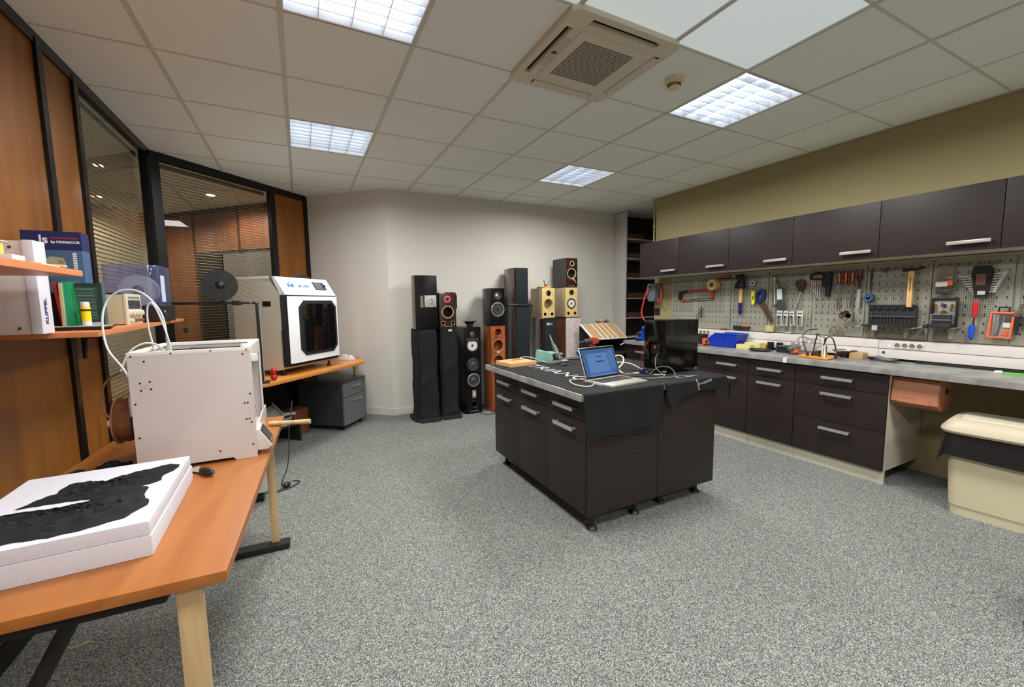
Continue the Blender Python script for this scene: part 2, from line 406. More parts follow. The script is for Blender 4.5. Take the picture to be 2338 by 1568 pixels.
for (i, j) in LIGHTS:
    loc = (gx(i)+0.3, gy(j)+0.3, CEIL)
    if t0 is None: t0 = tray(); t0.location = loc; t0['label'] = names[(i,j)]
    else: dup(t0, loc, 0, names[(i,j)])
pan_m = mat('opal_diffuser', (225,232,232), 0.35, emit=(214,226,228), es=0.42)
for (i, j), lb in zip(PANELS, ('opal ceiling panel left of the air conditioner top corner','opal ceiling panel directly above the air conditioner','opal ceiling panel touching the louvre light, rightmost of the three')):
    single('diffuser_panel', B().box(-0.288,0.288,-0.292,0.292,0,0.008,0.002), pan_m, lb, 'ceiling panel', (gx(i)+0.3, gy(j)+0.3, CEIL+0.001), 0, 'opal ceiling panels')
# air conditioner cassette
acm = mat('aged_ivory_plastic', (208,200,180), 0.45); acd = mat('ac_dark_slot', (26,23,20), 0.6)
t = thing('air_conditioner', 'ivory four-way ceiling air conditioner cassette with a square perforated grille', 'air conditioner', (gx(3)+0.3, gy(-1)+0.3, CEIL))
HH = 0.335
b = B().prism([(HH-0.03,-HH),(HH,-HH+0.03),(HH,HH-0.03),(HH-0.03,HH),(-HH+0.03,HH),(-HH,HH-0.03),(-HH,-HH+0.03),(-HH+0.03,-HH)],-0.03,-0.003,bev=0.005)
body = obj('panel', b, acm, t)
cs = []
for k in range(4):
    cb = B(); cb.rot(z=k*PI/2); cb.box(-0.21,0.21,0.262,0.300,-0.05,-0.012); cs.append(cb)
cut(body, cs)
b = B()
for k in range(4): b.rot(z=k*PI/2); b.box(-0.21,0.21,0.262,0.300,-0.0125,-0.0115)
obj('air_slot', b, acd, t)
b = B()
for k in range(4):
    b.rot(z=k*PI/2)
    if k in (1,3,2): b.box(-0.205,0.205,0.268,0.272,-0.033,-0.016)
    if k in (0,): b.box(-0.20,0.20,0.264,0.298,-0.034,-0.030)
    if k == 3: b.box(-0.20,0.20,0.264,0.298,-0.034,-0.030)
obj('flap', b, acm, t)
obj('grille_frame', B().box(-0.215,0.215,-0.215,0.215,-0.035,-0.028,0.003), acm, t)
b = B()
for i in range(22):
    for j in range(22):
        x, y = -0.155+0.31*i/21, -0.155+0.31*j/21
        b.box(x-0.0048,x+0.0048,y-0.0048,y+0.0048,-0.0356,-0.0348)
g = obj('grille_holes', b, acd, t)
obj('receiver_window', B().box(-0.255,-0.228,-0.02,0.0,-0.0315,-0.029), black_m, t)
obj('receiver_strip', B().box(-0.258,-0.222,-0.14,0.12,-0.0308,-0.029), mat('ac_strip',(182,178,168),0.4), t)
# smoke detector
t = thing('smoke_detector', 'round ivory smoke detector hanging from the ceiling beside the air conditioner', 'smoke detector', (2.075, 1.89, CEIL))
iv = mat('detector_ivory',(214,202,168),0.45)
obj('base', B().lathe([(0,0),(0.052,0),(0.054,-0.018),(0.05,-0.026),(0,-0.026)],n=30), iv, t)
obj('sensor_head', B().lathe([(0.036,-0.026),(0.036,-0.034),(0.034,-0.052),(0.026,-0.058),(0,-0.058)],n=30), iv, t)
b = B()
for k in range(24): a = 2*PI*k/24; b.rot(z=a); b.box(0.0352,0.0372,-0.0025,0.0025,-0.049,-0.034)
obj('vent_slots', b, acd, t)
# ================================================================ RIGHT SIDE: CUPBOARDS, WORKTOPS
def handle_bm(L, axis='y', out=-1, r=0.0):
    """flat chrome bar handle, length L along axis, standing off along x (axis y) or -y (axis x)"""
    b = B(); h = L/2
    if axis == 'y':
        b.box(-0.034,-0.026,-h,h,-0.011,0.011,0.001)
        for s_ in (-1,1): b.box(-0.030,0.0,s_*(h-0.012)-0.006,s_*(h-0.012)+0.006,-0.004,0.006)
    return b
hmesh = None
def handle(parent, loc, L=0.205, m=steel):
    o = obj('handle', handle_bm(L), m, parent, loc); return o
def upper(y1, y0, label, m_handle=steel):
    t = thing('wall_cupboard', label, 'cupboard', (0,0,0), 0, 'dark wall cupboards above the pegboard')
    g = 0.002
    obj('carcass', B().box(3.882,4.208,y0+0.001,y1-0.001,1.636,2.056), cream, t)
    d = obj('door', B().box(3.862,3.880,y0+g,y1-g,1.640,2.056,0.0012), wenge, t)
    obj('handle', handle_bm(0.20), m_handle, d, (3.862, y0+0.135, 1.693))
    return t
UB = [4.00,3.39,2.775,2.165,1.555,0.945,0.335,-0.275]
UL = ['first dark wall cupboard, at the far end next to the open shelves','second dark wall cupboard from the far corner','third dark wall cupboard, above the handsaw and the plastic sleeves',
 'fourth dark wall cupboard, above the screwdrivers','fifth dark wall cupboard whose handle reflects orange','sixth dark wall cupboard, cut off by the right edge of the photo','seventh dark wall cupboard, beyond the right edge']
for k in range(7): upper(UB[k], UB[k+1], UL[k])
def base_unit(y1, y0, kind, label):
    t = thing('base_cupboard', label, 'cupboard', (0,0,0), 0, 'dark base cupboards under the worktop')
    obj('carcass', B().box(3.660,4.20,y0+0.0005,y1-0.0005,0.10,0.808), cream, t)
    obj('plinth', B().box(3.675,3.69,y0+0.001,y1-0.001,0.0,0.10), cream, t)
    cy = (y0+y1)/2
    if kind == 'drawers':
        rows = [(0.660,0.806,0.73),(0.386,0.656,0.604),(0.104,0.382,0.328)]
        for z0, z1, hz in rows:
            d = obj('drawer', B().box(3.640,3.659,y0+0.002,y1-0.002,z0,z1,0.001), wenge, t); handle(d, (3.640, cy, hz))
    else:
        d = obj('drawer', B().box(3.640,3.659,y0+0.002,y1-0.002,0.662,0.806,0.001), wenge, t); handle(d, (3.640, cy, 0.73))
        d = obj('door', B().box(3.640,3.659,y0+0.002,y1-0.002,0.104,0.658,0.001), wenge, t); handle(d, (3.640, cy, 0.607))
base_unit(1.966,1.352,'drawers','dark base cupboard with three wide drawers beside the open bay')
base_unit(2.376,1.968,'door','dark base cupboard with drawer over door, left of the three-drawer unit')
base_unit(2.786,2.378,'door','dark base cupboard partly hidden behind the island')
base_unit(3.39,2.788,'door','dark base cupboard behind the black box on the island')
base_unit(3.985,3.392,'drawers','last dark base cupboard, at the far end under the blue clamps')
base_unit(0.30,-0.30,'drawers','dark base cupboard past the waste bin, beyond the right edge')
single('worktop', B().box(3.605,4.20,2.036,4.0,0.812,0.853,0.003), concrete, 'far stretch of grey stone-look worktop, with the blue bin on it', 'worktop')
single('worktop', B().box(3.605,4.20,-0.6,2.034,0.812,0.853,0.003), concrete, 'near stretch of grey stone-look worktop running to the right edge', 'worktop')
b = B().box(3.601,3.6045,2.02,2.05,0.811,0.8545).box(3.601,3.64,2.02,2.05,0.8535,0.8545)
single('joint_strip', b, white_m, 'white strip wrapped over the joint in the worktop edge', 'trim strip')
# white cable trunking
trk = mat('trunking_white', (214,208,205), 0.42)
def trunk(y0, y1, label):
    t = thing('cable_trunking', label, 'cable trunking', (0,0,0))
    obj('lower_channel', B().box(4.09,4.209,y0,y1,0.872,0.944,0.004), trk, t)
    obj('cover', B().box(4.085,4.209,y0,y1,0.946,1.012,0.004), trk, t)
trunk(1.6,3.765,'white cable trunking below the far pegboards')
trunk(-0.6,1.598,'white cable trunking below the near pegboards')
def sockets(ys, z, label):
    t = thing('socket_strip', label, 'socket', (0,0,0), 0, 'rows of four sockets in the trunking')
    obj('plate', B().box(4.081,4.0855,min(ys)-0.026,max(ys)+0.026,z-0.024,z+0.024,0.001), trk, t)
    for y in ys:
        o = obj('outlet', B().lathe([(0.019,-0.001),(0.018,0.002),(0.0165,0.001),(0.0155,-0.0004)],ax='-x',n=22), mat('socket_rim',(172,166,160),0.5), t, (4.081,y,z))
        obj('recess', B().lathe([(0,0.0008),(0.0155,0.0008),(0.0155,0)],ax='-x',n=22), mat('socket_recess',(128,120,116),0.6), o)
        obj('pin_holes', B().box(-0.0016,-0.0006,-0.009,-0.005,-0.004,0.002).box(-0.0016,-0.0006,0.005,0.009,-0.004,0.002).box(-0.003,-0.0006,-0.002,0.002,0.006,0.011), black_m, o)
sockets([3.299,3.247,3.198,3.149], 0.981, 'row of four white sockets beside the black box, far end of the trunking')
sockets([1.482,1.438,1.395,1.351], 0.977, 'row of four white sockets under the black tool cases')
t = thing('key_switch', 'small round key switch with a lit indicator on the white trunking', 'switch', (4.09,1.565,0.915))
obj('barrel', B().lathe([(0,0.006),(0.008,0.006),(0.009,0)],ax='-x',n=16), darkmetal, t)
obj('indicator', B().cyl((-0.0055,-0.035,0.055),(-0.002,-0.035,0.055),0.006,n=12), mat('blue_white_led',(220,220,255),0.4,emit=(205,205,255),es=1.2), t)
# pegboards
def peg_mat():
    m = bpy.data.materials.new('perforated_steel'); m.use_nodes = True
    n = m.node_tree.nodes; l = m.node_tree.links; bs = n['Principled BSDF']
    tc = n.new('ShaderNodeTexCoord'); sp = n.new('ShaderNodeSeparateXYZ'); l.new(tc.outputs['Object'], sp.inputs[0])
    def mth(op, a, b_=None, c_=None):
        k = n.new('ShaderNodeMath'); k.operation = op
        for i, v in enumerate((a, b_, c_)):
            if v is None: continue
            if isinstance(v, (int, float)): k.inputs[i].default_value = v
            else: l.new(v, k.inputs[i])
        return k.outputs[0]
    def cell(c_, p, off=0.0):   # distance from the centre of its cell
        return mth('ABSOLUTE', mth('SUBTRACT', mth('MODULO', mth('ADD', c_, 10*p+off), p), p/2))
    y, z = sp.outputs[1], sp.outputs[2]
    dots = mth('MULTIPLY', mth('LESS_THAN', cell(y, 0.012), 0.0028), mth('LESS_THAN', cell(z, 0.012), 0.0026))
    keys = mth('MULTIPLY', mth('LESS_THAN', cell(y, 0.048, 0.006), 0.0032), mth('LESS_THAN', cell(z, 0.060, 0.012), 0.0085))
    keys2 = mth('MULTIPLY', mth('LESS_THAN', cell(y, 0.048, 0.006), 0.0052), mth('LESS_THAN', cell(z, 0.060, 0.017), 0.0035))
    inn = mth('MULTIPLY', mth('LESS_THAN', mth('ABSOLUTE', y), 0.176), mth('LESS_THAN', mth('ABSOLUTE', mth('ADD', z, -0.006)), 0.262))
    msk = mth('MULTIPLY', mth('MAXIMUM', mth('MAXIMUM', dots, keys), keys2), inn)
    mx = n.new('ShaderNodeMix'); mx.data_type = 'RGBA'; l.new(msk, mx.inputs[0])
    mx.inputs[6].default_value = (*lin((0.57,0.57,0.52)), 1); mx.inputs[7].default_value = (0.012,0.012,0.012,1)
    l.new(mx.outputs[2], bs.inputs['Base Color']); bs.inputs['Roughness'].default_value = 0.42
    return m
pegm = peg_mat()
peg = B().box(4.168,4.185,-0.1975,0.1975,-0.297,0.297,0.003)
p0_ = None
PY = [3.555,3.15,2.745,2.34,1.94,1.54,1.14,0.735,0.33]
PLAB = ['perforated steel panel at the far end, holding the hacksaw handle','perforated steel panel with the masking tape and coiled cable','perforated steel panel with the handsaw and yellow cutter','perforated steel panel with the blister packs of drill bits',
 'perforated steel panel with the orange screwdrivers','perforated steel panel behind the wooden handled hammer','perforated steel panel with the spanner set','perforated steel panel cut by the right edge','perforated steel panel beyond the right edge']
for y, lb in zip(PY, PLAB):
    if p0_ is None: p0_ = single('pegboard_panel', peg, pegm, lb, 'pegboard', (0,y,1.318), 0, 'perforated steel panels')
    else:
        o = p0_.copy(); C.objects.link(o); o.location = (0,y,1.318); o['label'] = lb
single('backing_board', B().box(4.185,4.2095,0.0,3.76,1.014,1.63), cream, 'pale backing board behind the perforated panels', 'backing board')
# folded paper dispenser under the worktop
t = thing('paper_dispenser', 'brown-orange plastic dispenser hanging under the worktop by the drawers', 'dispenser', (3.66,1.10,0.60))
dm = mat('dispenser_brown', (166,110,82), 0.4)
obj('body', B().prism([(0.0,0.03),(0.008,0.10),(0.03,0.19),(0.06,0.208),(0.24,0.208),(0.24,0.02),(0.20,-0.01),(0.08,-0.018),(0.03,0.0)],0.0,0.245,'xz',bev=0.012), dm, t)
obj('flap', B().prism([(-0.004,0.028),(0.002,0.07),(0.012,0.07),(0.006,0.028)],0.04,0.20,'xz'), dm, t)
obj('lock', B().cyl((0.12,-0.006,0.12),(0.12,0.004,0.12),0.018,n=16), black_m, t)
b = B(); b.tube([(0.0,0.15+0.04*math.cos(a),0.050+0.012*math.sin(a)) for a in [k*PI/8 for k in range(16)]],0.0015,closed=True,sub=1)
obj('oval_mark', b, mat('dispenser_mark',(150,86,62),0.5), t)
# waste bin
binm = mat('beige_bin_plastic', (208,198,168), 0.42); lidm = mat('bin_lid_plastic',(186,174,152),0.42); lidm2 = mat('bin_lid_cream',(204,197,176),0.42)
def rrect(w_, d_, r, n=6, k=1.0):
    P = []
    for cx, cy, a0 in ((w_/2-r,d_/2-r,0),(-w_/2+r,d_/2-r,PI/2),(-w_/2+r,-d_/2+r,PI),(w_/2-r,-d_/2+r,1.5*PI)):
        for i in range(n+1): a = a0+PI/2*i/n; P.append((cx+r*math.cos(a), cy+r*math.sin(a)))
    return P
def loft(b, rings, cap0=True, cap1=True):
    R_ = [[b.v(p) for p in r] for r in rings]; n = len(R_[0])
    for A, D in zip(R_, R_[1:]):
        for i in range(n): b.bm.faces.new((A[i], A[(i+1)%n], D[(i+1)%n], D[i]))
    if cap0: b.bm.faces.new(R_[0][::-1])
    if cap1: b.bm.faces.new(R_[-1])
    return b
def ring(w_, d_, r, z, ox=0, oy=0): return [(x+ox, y+oy, z) for x, y in rrect(w_, d_, r)]
t = thing('waste_bin', 'tall beige waste bin with a black liner and dished lid under the worktop', 'bin', (3.70,0.83,0), 0.10)
loft(bb := B(), [ring(0.27,0.33,0.05,0.0), ring(0.275,0.335,0.05,0.055), ring(0.285,0.345,0.05,0.06), ring(0.325,0.40,0.06,0.50)])
obj('body', bb, binm, t)
loft(bb := B(), [ring(0.31,0.385,0.03,0.09,-0.012), ring(0.325,0.40,0.03,0.42,-0.012)], True, True) if False else None
bb = B(); random.seed(3)
def liner(u, v):
    P = rrect(0.345,0.42,0.06,5); n = len(P); a = u*n; i = int(a) % n; f = a-int(a); p, q_ = P[i], P[(i+1)%n]
    x = p[0]*(1-f)+q_[0]*f; y = p[1]*(1-f)+q_[1]*f
    k = 1+0.04*math.sin(u*43)+0.03*math.sin(u*91+2); fl = (1-v)
    z = 0.515-0.165*fl-0.035*fl*math.sin(u*2*PI+0.8)-0.02*fl*math.sin(u*26)
    s_ = 1+0.13*fl*k
    return (x*s_, y*s_, z)
bb.grid(liner, 90, 6, 0.0015)
obj('liner', bb, mat('bin_liner',(24,25,29),0.28,bump=0.6,bscale=22), t)
bb = B(); loft(bb, [ring(0.37,0.45,0.08,0.515), ring(0.385,0.465,0.085,0.53), ring(0.375,0.455,0.08,0.545), ring(0.33,0.40,0.07,0.585), ring(0.29,0.36,0.06,0.60,0.01)])
obj('lid', bb, lidm, t)
bb = B(); loft(bb, [ring(0.24,0.31,0.05,0.598,0.015), ring(0.235,0.305,0.05,0.606,0.015)])
obj('lid_panel', bb, lidm2, t)
# ================================================================ ALCOVE SHELVING
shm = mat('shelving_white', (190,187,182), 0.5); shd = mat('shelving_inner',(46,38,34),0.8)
t = thing('shelving_unit', 'tall open shelving unit with pale side panel, in the alcove past the wall', 'shelves', (0,0,0))
obj('side_panel', B().box(4.33,4.352,4.77,5.035,0,2.655,0.001), shm, t)
obj('side_panel', B().box(5.27,5.292,4.77,5.035,0,2.655,0.001), shm, t)
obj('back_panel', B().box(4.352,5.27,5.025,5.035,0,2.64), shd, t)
for z in (2.267,1.98,1.69,1.39,1.094,0.80,0.45,0.08): obj('shelf', B().box(4.352,5.27,4.775,5.025,z-0.014,z,0.001), shm, t)
brn = mat('kraft_tray', (84,54,34), 0.85); random.seed(11)
def tray_box(x, y, z, w_, h, lb):
    t = thing('parts_tray', lb, 'tray', (x,y,z), 0, 'brown trays of parts on the alcove shelves')
    b = B().box(-w_/2,w_/2,-0.10,0.10,0,0.004).box(-w_/2,w_/2,-0.10,-0.096,0,h).box(-w_/2,w_/2,0.096,0.10,0,h).box(-w_/2,-w_/2+0.004,-0.1,0.1,0,h).box(w_/2-0.004,w_/2,-0.1,0.1,0,h)
    obj('box', b, brn, t)
    b = B()
    for k in range(14):
        px, py = random.uniform(-w_/2+0.03,w_/2-0.03), random.uniform(-0.07,0.06); r = random.uniform(0.012,0.022)
        b.sph((px,py,h*0.75),r,(1,1,random.uniform(0.6,1.4)),8,5)
    obj('contents', b, mat('loose_parts',(120,104,88),0.6), t)['kind'] = 'stuff'
for z, lb in ((2.268,'brown parts tray on the highest loaded alcove shelf'),(1.981,'brown parts tray on the second alcove shelf'),(1.691,'brown parts tray on the third alcove shelf, bags heaped in it'),(1.391,'brown parts tray on the fourth alcove shelf'),(1.095,'brown parts tray on the fifth alcove shelf, level with the hose')):
    tray_box(4.56, 4.90, z, 0.34, 0.075, lb)
single('paper_roll', B().cyl((4.385,4.84,2.268),(4.385,4.84,2.38),0.03,n=16), white_m, 'short white roll standing on the top alcove shelf by the side panel', 'roll')
# ================================================================ THINGS ON THE PEGBOARD
PGX = 4.163   # just in front of the panels
def pg(name, label, cat, y, z, group=None, x=PGX, rx=0.0):
    """local frame: -x towards the room; rx turns it in the plane of the board"""
    return thing(name, label, cat, (x, y, z), 0, group, rot=(rx, 0, 0))
red = mat('tool_red',(176,34,34),0.4); blue = mat('tool_blue',(24,60,170),0.4); orange = mat('tool_orange',(228,96,36),0.4); navy = mat('tool_navy',(22,36,92),0.35)
yellow = mat('tool_yellow',(222,226,20),0.45); woodh = ramp_mat('ash_handle',[(0.3,(206,160,98)),(0.7,(226,184,122))],(20,20,2),3,4,0.5)
# hacksaw: frame corner points measured in (y, z); board's left is +y
t = pg('hacksaw','hacksaw with red frame and black grip on the far panels','saw',3.40,1.40,x=4.15)
b = B().prism([(0.21,0.048),(0.09,0.062),(0.09,0.040),(0.185,0.028),(0.185,-0.03),(0.21,-0.052),(0.225,-0.05),(0.225,0.045)],-0.012,0.012,'yz',bev=0.003)
obj('grip', b, black_m, t)
obj('frame', B().prism([(0.09,0.060),(-0.24,0.080),(-0.255,0.060),(-0.25,-0.045),(-0.225,-0.045),(-0.228,0.055),(0.09,0.038)],-0.007,0.007,'yz',bev=0.002), red, t)
obj('frame_tip', B().box(-0.009,0.009,0.13,0.185,-0.066,-0.044,0.003), red, t)
obj('blade', B().prism([(0.14,-0.050),(-0.235,-0.030),(-0.235,-0.042),(0.14,-0.062)],-0.001,0.001,'yz'), darkmetal, t)
obj('tension_rod', B().cyl((0,0.15,-0.062),(0,-0.235,-0.046),0.004,n=8), steel, t)
# masking tape on hook
tp = mat('masking_tape',(196,170,112),0.6)
t = pg('masking_tape','fat roll of masking tape hung above the hacksaw','tape',3.13,1.512,x=4.12)
obj('roll', B().lathe([(0.026,-0.035),(0.06,-0.035),(0.06,0.035),(0.026,0.035)],ax='-x',n=30,close=True), tp, t)
obj('core', B().lathe([(0.023,-0.036),(0.0262,-0.036),(0.0262,0.036),(0.023,0.036)],ax='-x',n=24,close=True), mat('card_core',(150,140,120),0.8), t)
obj('hook', B().cyl((0.05,0,0.018),(-0.045,0,0.018),0.003,n=8), steel, t)
# red clamp lying along the top
t = pg('sealant_gun','red and black trigger gun lying along the top of the far panels','tool',3.0,1.585,x=4.13)
obj('barrel', B().box(-0.012,0.012,-0.07,0.07,-0.008,0.016,0.004), red, t)
obj('rod', B().cyl((0,0.13,0.0),(0,-0.20,0.006),0.004,n=8), steel, t)
obj('trigger', B().prism([(0.06,-0.008),(-0.07,-0.008),(-0.05,-0.024),(0.04,-0.022)],-0.006,0.006,'yz'), black_m, t)
# coiled cable
b = B()
for k, (cz, r) in enumerate(((0.03,0.022),(-0.01,0.026),(-0.045,0.03))):
    b.tube([(-0.004*k, r*0.6*math.cos(a), cz+r*math.sin(a)) for a in [i*PI/5 for i in range(10)]],0.003,closed=True,sub=3)
b.tube([(0,0,0.06),(0,0.01,0.02),(0,-0.006,-0.02),(0,0.012,-0.06)],0.0035)
b.tube([(0,0.01,-0.01),(0,0.045,-0.02),(0,0.06,-0.06),(0,0.062,-0.085)],0.0022)
single('coiled_cable', b, mat('grey_black_cable',(48,46,48),0.45), 'knotted black cable hanging from a far panel hook', 'cable', (4.148,3.30,1.21))
# axe-like mallet: black clamp above wooden and navy handle
t = pg('hammer','hammer with pale wood and navy handle under a black triangular clamp','hammer',2.815,1.31,x=4.14)
obj('handle', B().prism([(-0.018,0.15),(0.016,0.15),(0.018,-0.0),(-0.014,-0.0)],-0.009,0.009,'yz',bev=0.003), woodh, t)
obj('grip', B().prism([(-0.014,0.0),(0.018,0.0),(0.012,-0.125),(-0.008,-0.125)],-0.010,0.010,'yz',bev=0.003), navy, t)
t = pg('spring_clamp','black triangular plastic clamp hanging at the top, above a wooden handle','clamp',2.82,1.53,x=4.125)
obj('frame', B().prism([(0.03,0.075),(-0.035,0.08),(-0.045,0.02),(-0.062,-0.065),(-0.04,-0.065),(-0.02,0.0),(0.0,0.01),(0.02,-0.045),(-0.035,-0.045),(-0.04,-0.068),(0.05,-0.068),(0.055,-0.05),(0.02,0.02),(0.05,0.06)],-0.012,0.012,'yz'), blackmatte, t)
obj('pivot', B().cyl((-0.016,0.0,0.045),(0.016,0.0,0.045),0.01,n=14), darkmetal, t)
# tape reel (clear)
t = pg('clear_tape_roll','small clear and blue tape roll between hammer and saw','tape',2.695,1.507,x=4.145)
obj('roll', B().lathe([(0.013,-0.008),(0.028,-0.008),(0.028,0.008),(0.013,0.008)],ax='-x',n=24,close=True), mat('clear_tape',(170,184,196),0.15), t)
obj('core', B().lathe([(0.009,-0.009),(0.014,-0.009),(0.014,0.009),(0.009,0.009)],ax='-x',n=20,close=True), mat('tape_core_blue',(70,90,120),0.5), t)
# yellow cutter
t = pg('cutter','bright yellow snap-off cutter beside the handsaw','cutter',2.684,1.36,x=4.15)
obj('body', B().prism([(0.024,0.07),(-0.016,0.07),(-0.010,0.03),(-0.02,-0.03),(-0.008,-0.07),(0.012,-0.07),(0.016,-0.02)],-0.007,0.007,'yz',bev=0.003), yellow, t)
obj('slider', B().box(-0.010,-0.006,-0.004,0.004,-0.02,0.02), black_m, t)
# handsaw
t = pg('handsaw','handsaw with navy grip and brown blade pointing down','saw',2.604,1.375,x=4.14)
def ell(cy, cz, ry, rz_, n=26, a0=0.25): return [(cy+ry*math.cos(2*PI*i/n)*math.cos(a0)-rz_*math.sin(2*PI*i/n)*math.sin(a0), cz+ry*math.cos(2*PI*i/n)*math.sin(a0)+rz_*math.sin(2*PI*i/n)*math.cos(a0)) for i in range(n)]
g = obj('grip', B().prism(ell(0,0,0.048,0.076),-0.013,0.013,'yz',bev=0.004), navy, t)
cut(g, [B().prism(ell(0.004,0.005,0.020,0.045),-0.05,0.05,'yz')])
obj('blade', B().prism([(0.03,-0.055),(-0.045,-0.045),(-0.135,-0.235),(-0.12,-0.275)],-0.001,0.001,'yz'), mat('saw_blade_brown',(104,78,66),0.3,0.5), t)
# plastic sleeves
clear = glass_mat('clear_film', (0.86,0.86,0.86), 0.05, 0.15)
t = pg('sleeve_pack','plastic sleeve holding a dark strip with a white label','packet',2.41,1.31,x=4.14,rx=-0.10)
obj('sleeve', B().box(-0.004,0.0,-0.052,0.048,-0.165,0.215,0.001), clear, t)
obj('insert', B().prism([(-0.03,0.14),(0.03,0.14),(0.026,-0.15),(-0.045,-0.15)],-0.0035,-0.0005,'yz'), mat('dark_insert',(62,66,72),0.5), t)
obj('label', B().box(-0.006,-0.0045,-0.026,0.022,0.03,0.13), mat('pack_label',(205,216,220),0.5), t)
t = pg('glue_sticks_bag','limp translucent bag of pale sticks hanging behind the dark sleeve','bag',2.462,1.43,x=4.155,rx=-0.06)
obj('film', B().box(-0.003,0.0,-0.035,0.035,-0.16,0.15,0.001), clear, t)
obj('sticks', B().cyl((-0.002,0.012,-0.14),(-0.002,0.012,0.13),0.008,n=10).cyl((-0.002,-0.008,-0.13),(-0.002,-0.008,0.06),0.007,n=10), mat('pale_sticks',(206,206,178),0.4), t)
# ratchet driver
t = pg('ratchet_driver','dark brown pistol driver with a pale shaft','screwdriver',2.232,1.42,x=4.145)
obj('grip', B().prism([(0.04,0.075),(0.0,0.105),(-0.04,0.08),(-0.035,0.03),(-0.012,-0.01),(0.012,-0.01),(0.02,0.03),(0.042,0.045)],-0.014,0.014,'yz',bev=0.005), mat('driver_brown',(58,36,36),0.4), t)
obj('ring', B().lathe([(0.018,-0.006),(0.028,-0.006),(0.028,0.006),(0.018,0.006)],(0,0.022,0.07),ax='-x',n=20,close=True), mat('driver_maroon',(92,40,44),0.4), t)
obj('shaft', B().cyl((0,0.0,-0.01),(0,-0.034+0.066,-0.15),0.0065,n=10), steel, t)
# four blister packs
pk = mat('blister_card',(208,206,200),0.5)
for y, w_, h, dr, lb in ((2.397,0.052,0.145,0.0,'blister pack with pale bits, first of the four'),(2.341,0.042,0.143,0.02,'blister pack with a blue cap, second of the four'),(2.280,0.040,0.136,-0.12,'tilted blister pack, third of the four'),(2.213,0.050,0.143,0.0,'blister pack beside the seam, last of the four')):
    t = pg('blister_pack', lb, 'packet', y, 1.16, 'blister packs of drill bits', x=4.12, rx=dr)
    obj('card', B().box(-0.001,0.001,-w_/2,w_/2,-h/2,h/2), pk, t)
    obj('blister', B().box(-0.012,-0.001,-w_/2+0.009,w_/2-0.009,-h/2+0.012,h/2-0.05,0.003), mat('blister_grey',(128,126,124),0.2), t)
    obj('bit', B().cyl((-0.0135,0.004,-h/2+0.02),(-0.0135,0.004,0.012),0.0025,n=8), darkmetal, t)
    obj('cap', B().box(-0.015,-0.0118,-0.010,0.010,0.008,0.024,0.001), mat('cap_navy',(28,32,52),0.4), t)
    obj('print', B().box(-0.0022,-0.001,-w_/2+0.008,w_/2-0.008,h/2-0.03,h/2-0.018), mat('pack_print',(60,60,66),0.6), t)
    obj('hook', B().cyl((0.045,0,h/2-0.006),(-0.01,0,h/2-0.006),0.0018,n=6), steel, t)
# magnet block and orange tools
single('rubber_block', B().box(-0.02,0.02,-0.043,0.043,-0.021,0.021,0.002), blackmatte, 'flat black block resting against the panel foot below the blue hammer grip', 'block', (4.143,2.836,1.047))
t = thing('bit_holder', 'orange topped holder with two silver bits beside the black block', 'holder', (4.143,2.75,1.053))
obj('bar', B().box(-0.015,0.015,-0.038,0.038,0.008,0.02,0.002), orange, t)
obj('case', B().box(-0.014,0.014,-0.036,0.036,-0.022,0.007,0.002), blackmatte, t)
for y in (-0.018,0.018): obj('bit', B().cyl((-0.018,y,-0.02),(-0.018,y,0.01),0.003,n=8), chrome, t)
# jar and dish
t = thing('jar', 'pale yellow lidded jar on a small bracket below the saw tip', 'jar', (4.125,2.488,1.022))
obj('pot', B().lathe([(0,0),(0.034,0),(0.038,0.006),(0.038,0.05),(0,0.05)],n=26), mat('jar_cream',(206,196,140),0.35), t)
obj('lid', B().lathe([(0,0.05),(0.039,0.05),(0.039,0.062),(0,0.062)],n=26), mat('jar_lid',(196,186,150),0.4), t)
obj('bracket', B().box(-0.035,0.04,-0.03,0.03,-0.006,-0.001), blackmatte, t)
t = thing('magnetic_dish', 'small shiny steel dish stuck below the blister packs', 'dish', (4.12,2.305,1.02))
obj('bowl', B().lathe([(0,0.004),(0.02,0.004),(0.032,0.016),(0.033,0.015),(0.022,0.0),(0,0)],n=24), chrome, t)
obj('rim', B().lathe([(0.032,0.015),(0.036,0.016),(0.036,0.018),(0.031,0.018)],n=24), steel, t)
obj('stem', B().cyl((0,0,0.002),(0.042,0,0.002),0.006,n=8), darkmetal, t)
# allen key / socket holder
t = pg('allen_key_set','fan of chrome allen keys in a red and black holder','allen keys',2.10,1.47,x=4.145)
obj('card', B().box(-0.006,0.006,-0.045,0.055,-0.012,0.018,0.002), mat('key_card_red',(120,36,32),0.5), t)
obj('card_print', B().box(-0.008,-0.006,0.0,0.045,-0.006,0.012), mat('print_salmon',(196,140,116),0.6), t)
for k in range(5): obj('key', B().tube([(-0.004,0.042-0.018*k,0.045),(-0.004,0.042-0.018*k,0.0),(-0.004,0.04-0.018*k,-0.045-0.024*k)],0.0042,sub=1), tchrome, t)
obj('hanger', B().tube([(0,0.05,0.05),(0,0.045,0.085),(0,0.0,0.10),(0,-0.045,0.09),(0,-0.05,0.05),(0,0.0,0.045)],0.010,closed=True,sub=3), blackmatte, t)
t = pg('rivet_gun','black pistol-shaped tool with a long handle beside the allen keys','tool',2.005,1.47,x=4.14)
obj('body', B().prism([(0.02,0.105),(-0.025,0.105),(-0.025,0.0),(-0.012,-0.112),(0.018,-0.112),(0.02,-0.02),(0.045,0.02),(0.045,0.045),(0.02,0.05)],-0.012,0.012,'yz',bev=0.003), blackmatte, t)
obj('nose', B().cyl((0,0.02,0.09),(0,-0.015,0.09),0.015,n=12), darkmetal, t)
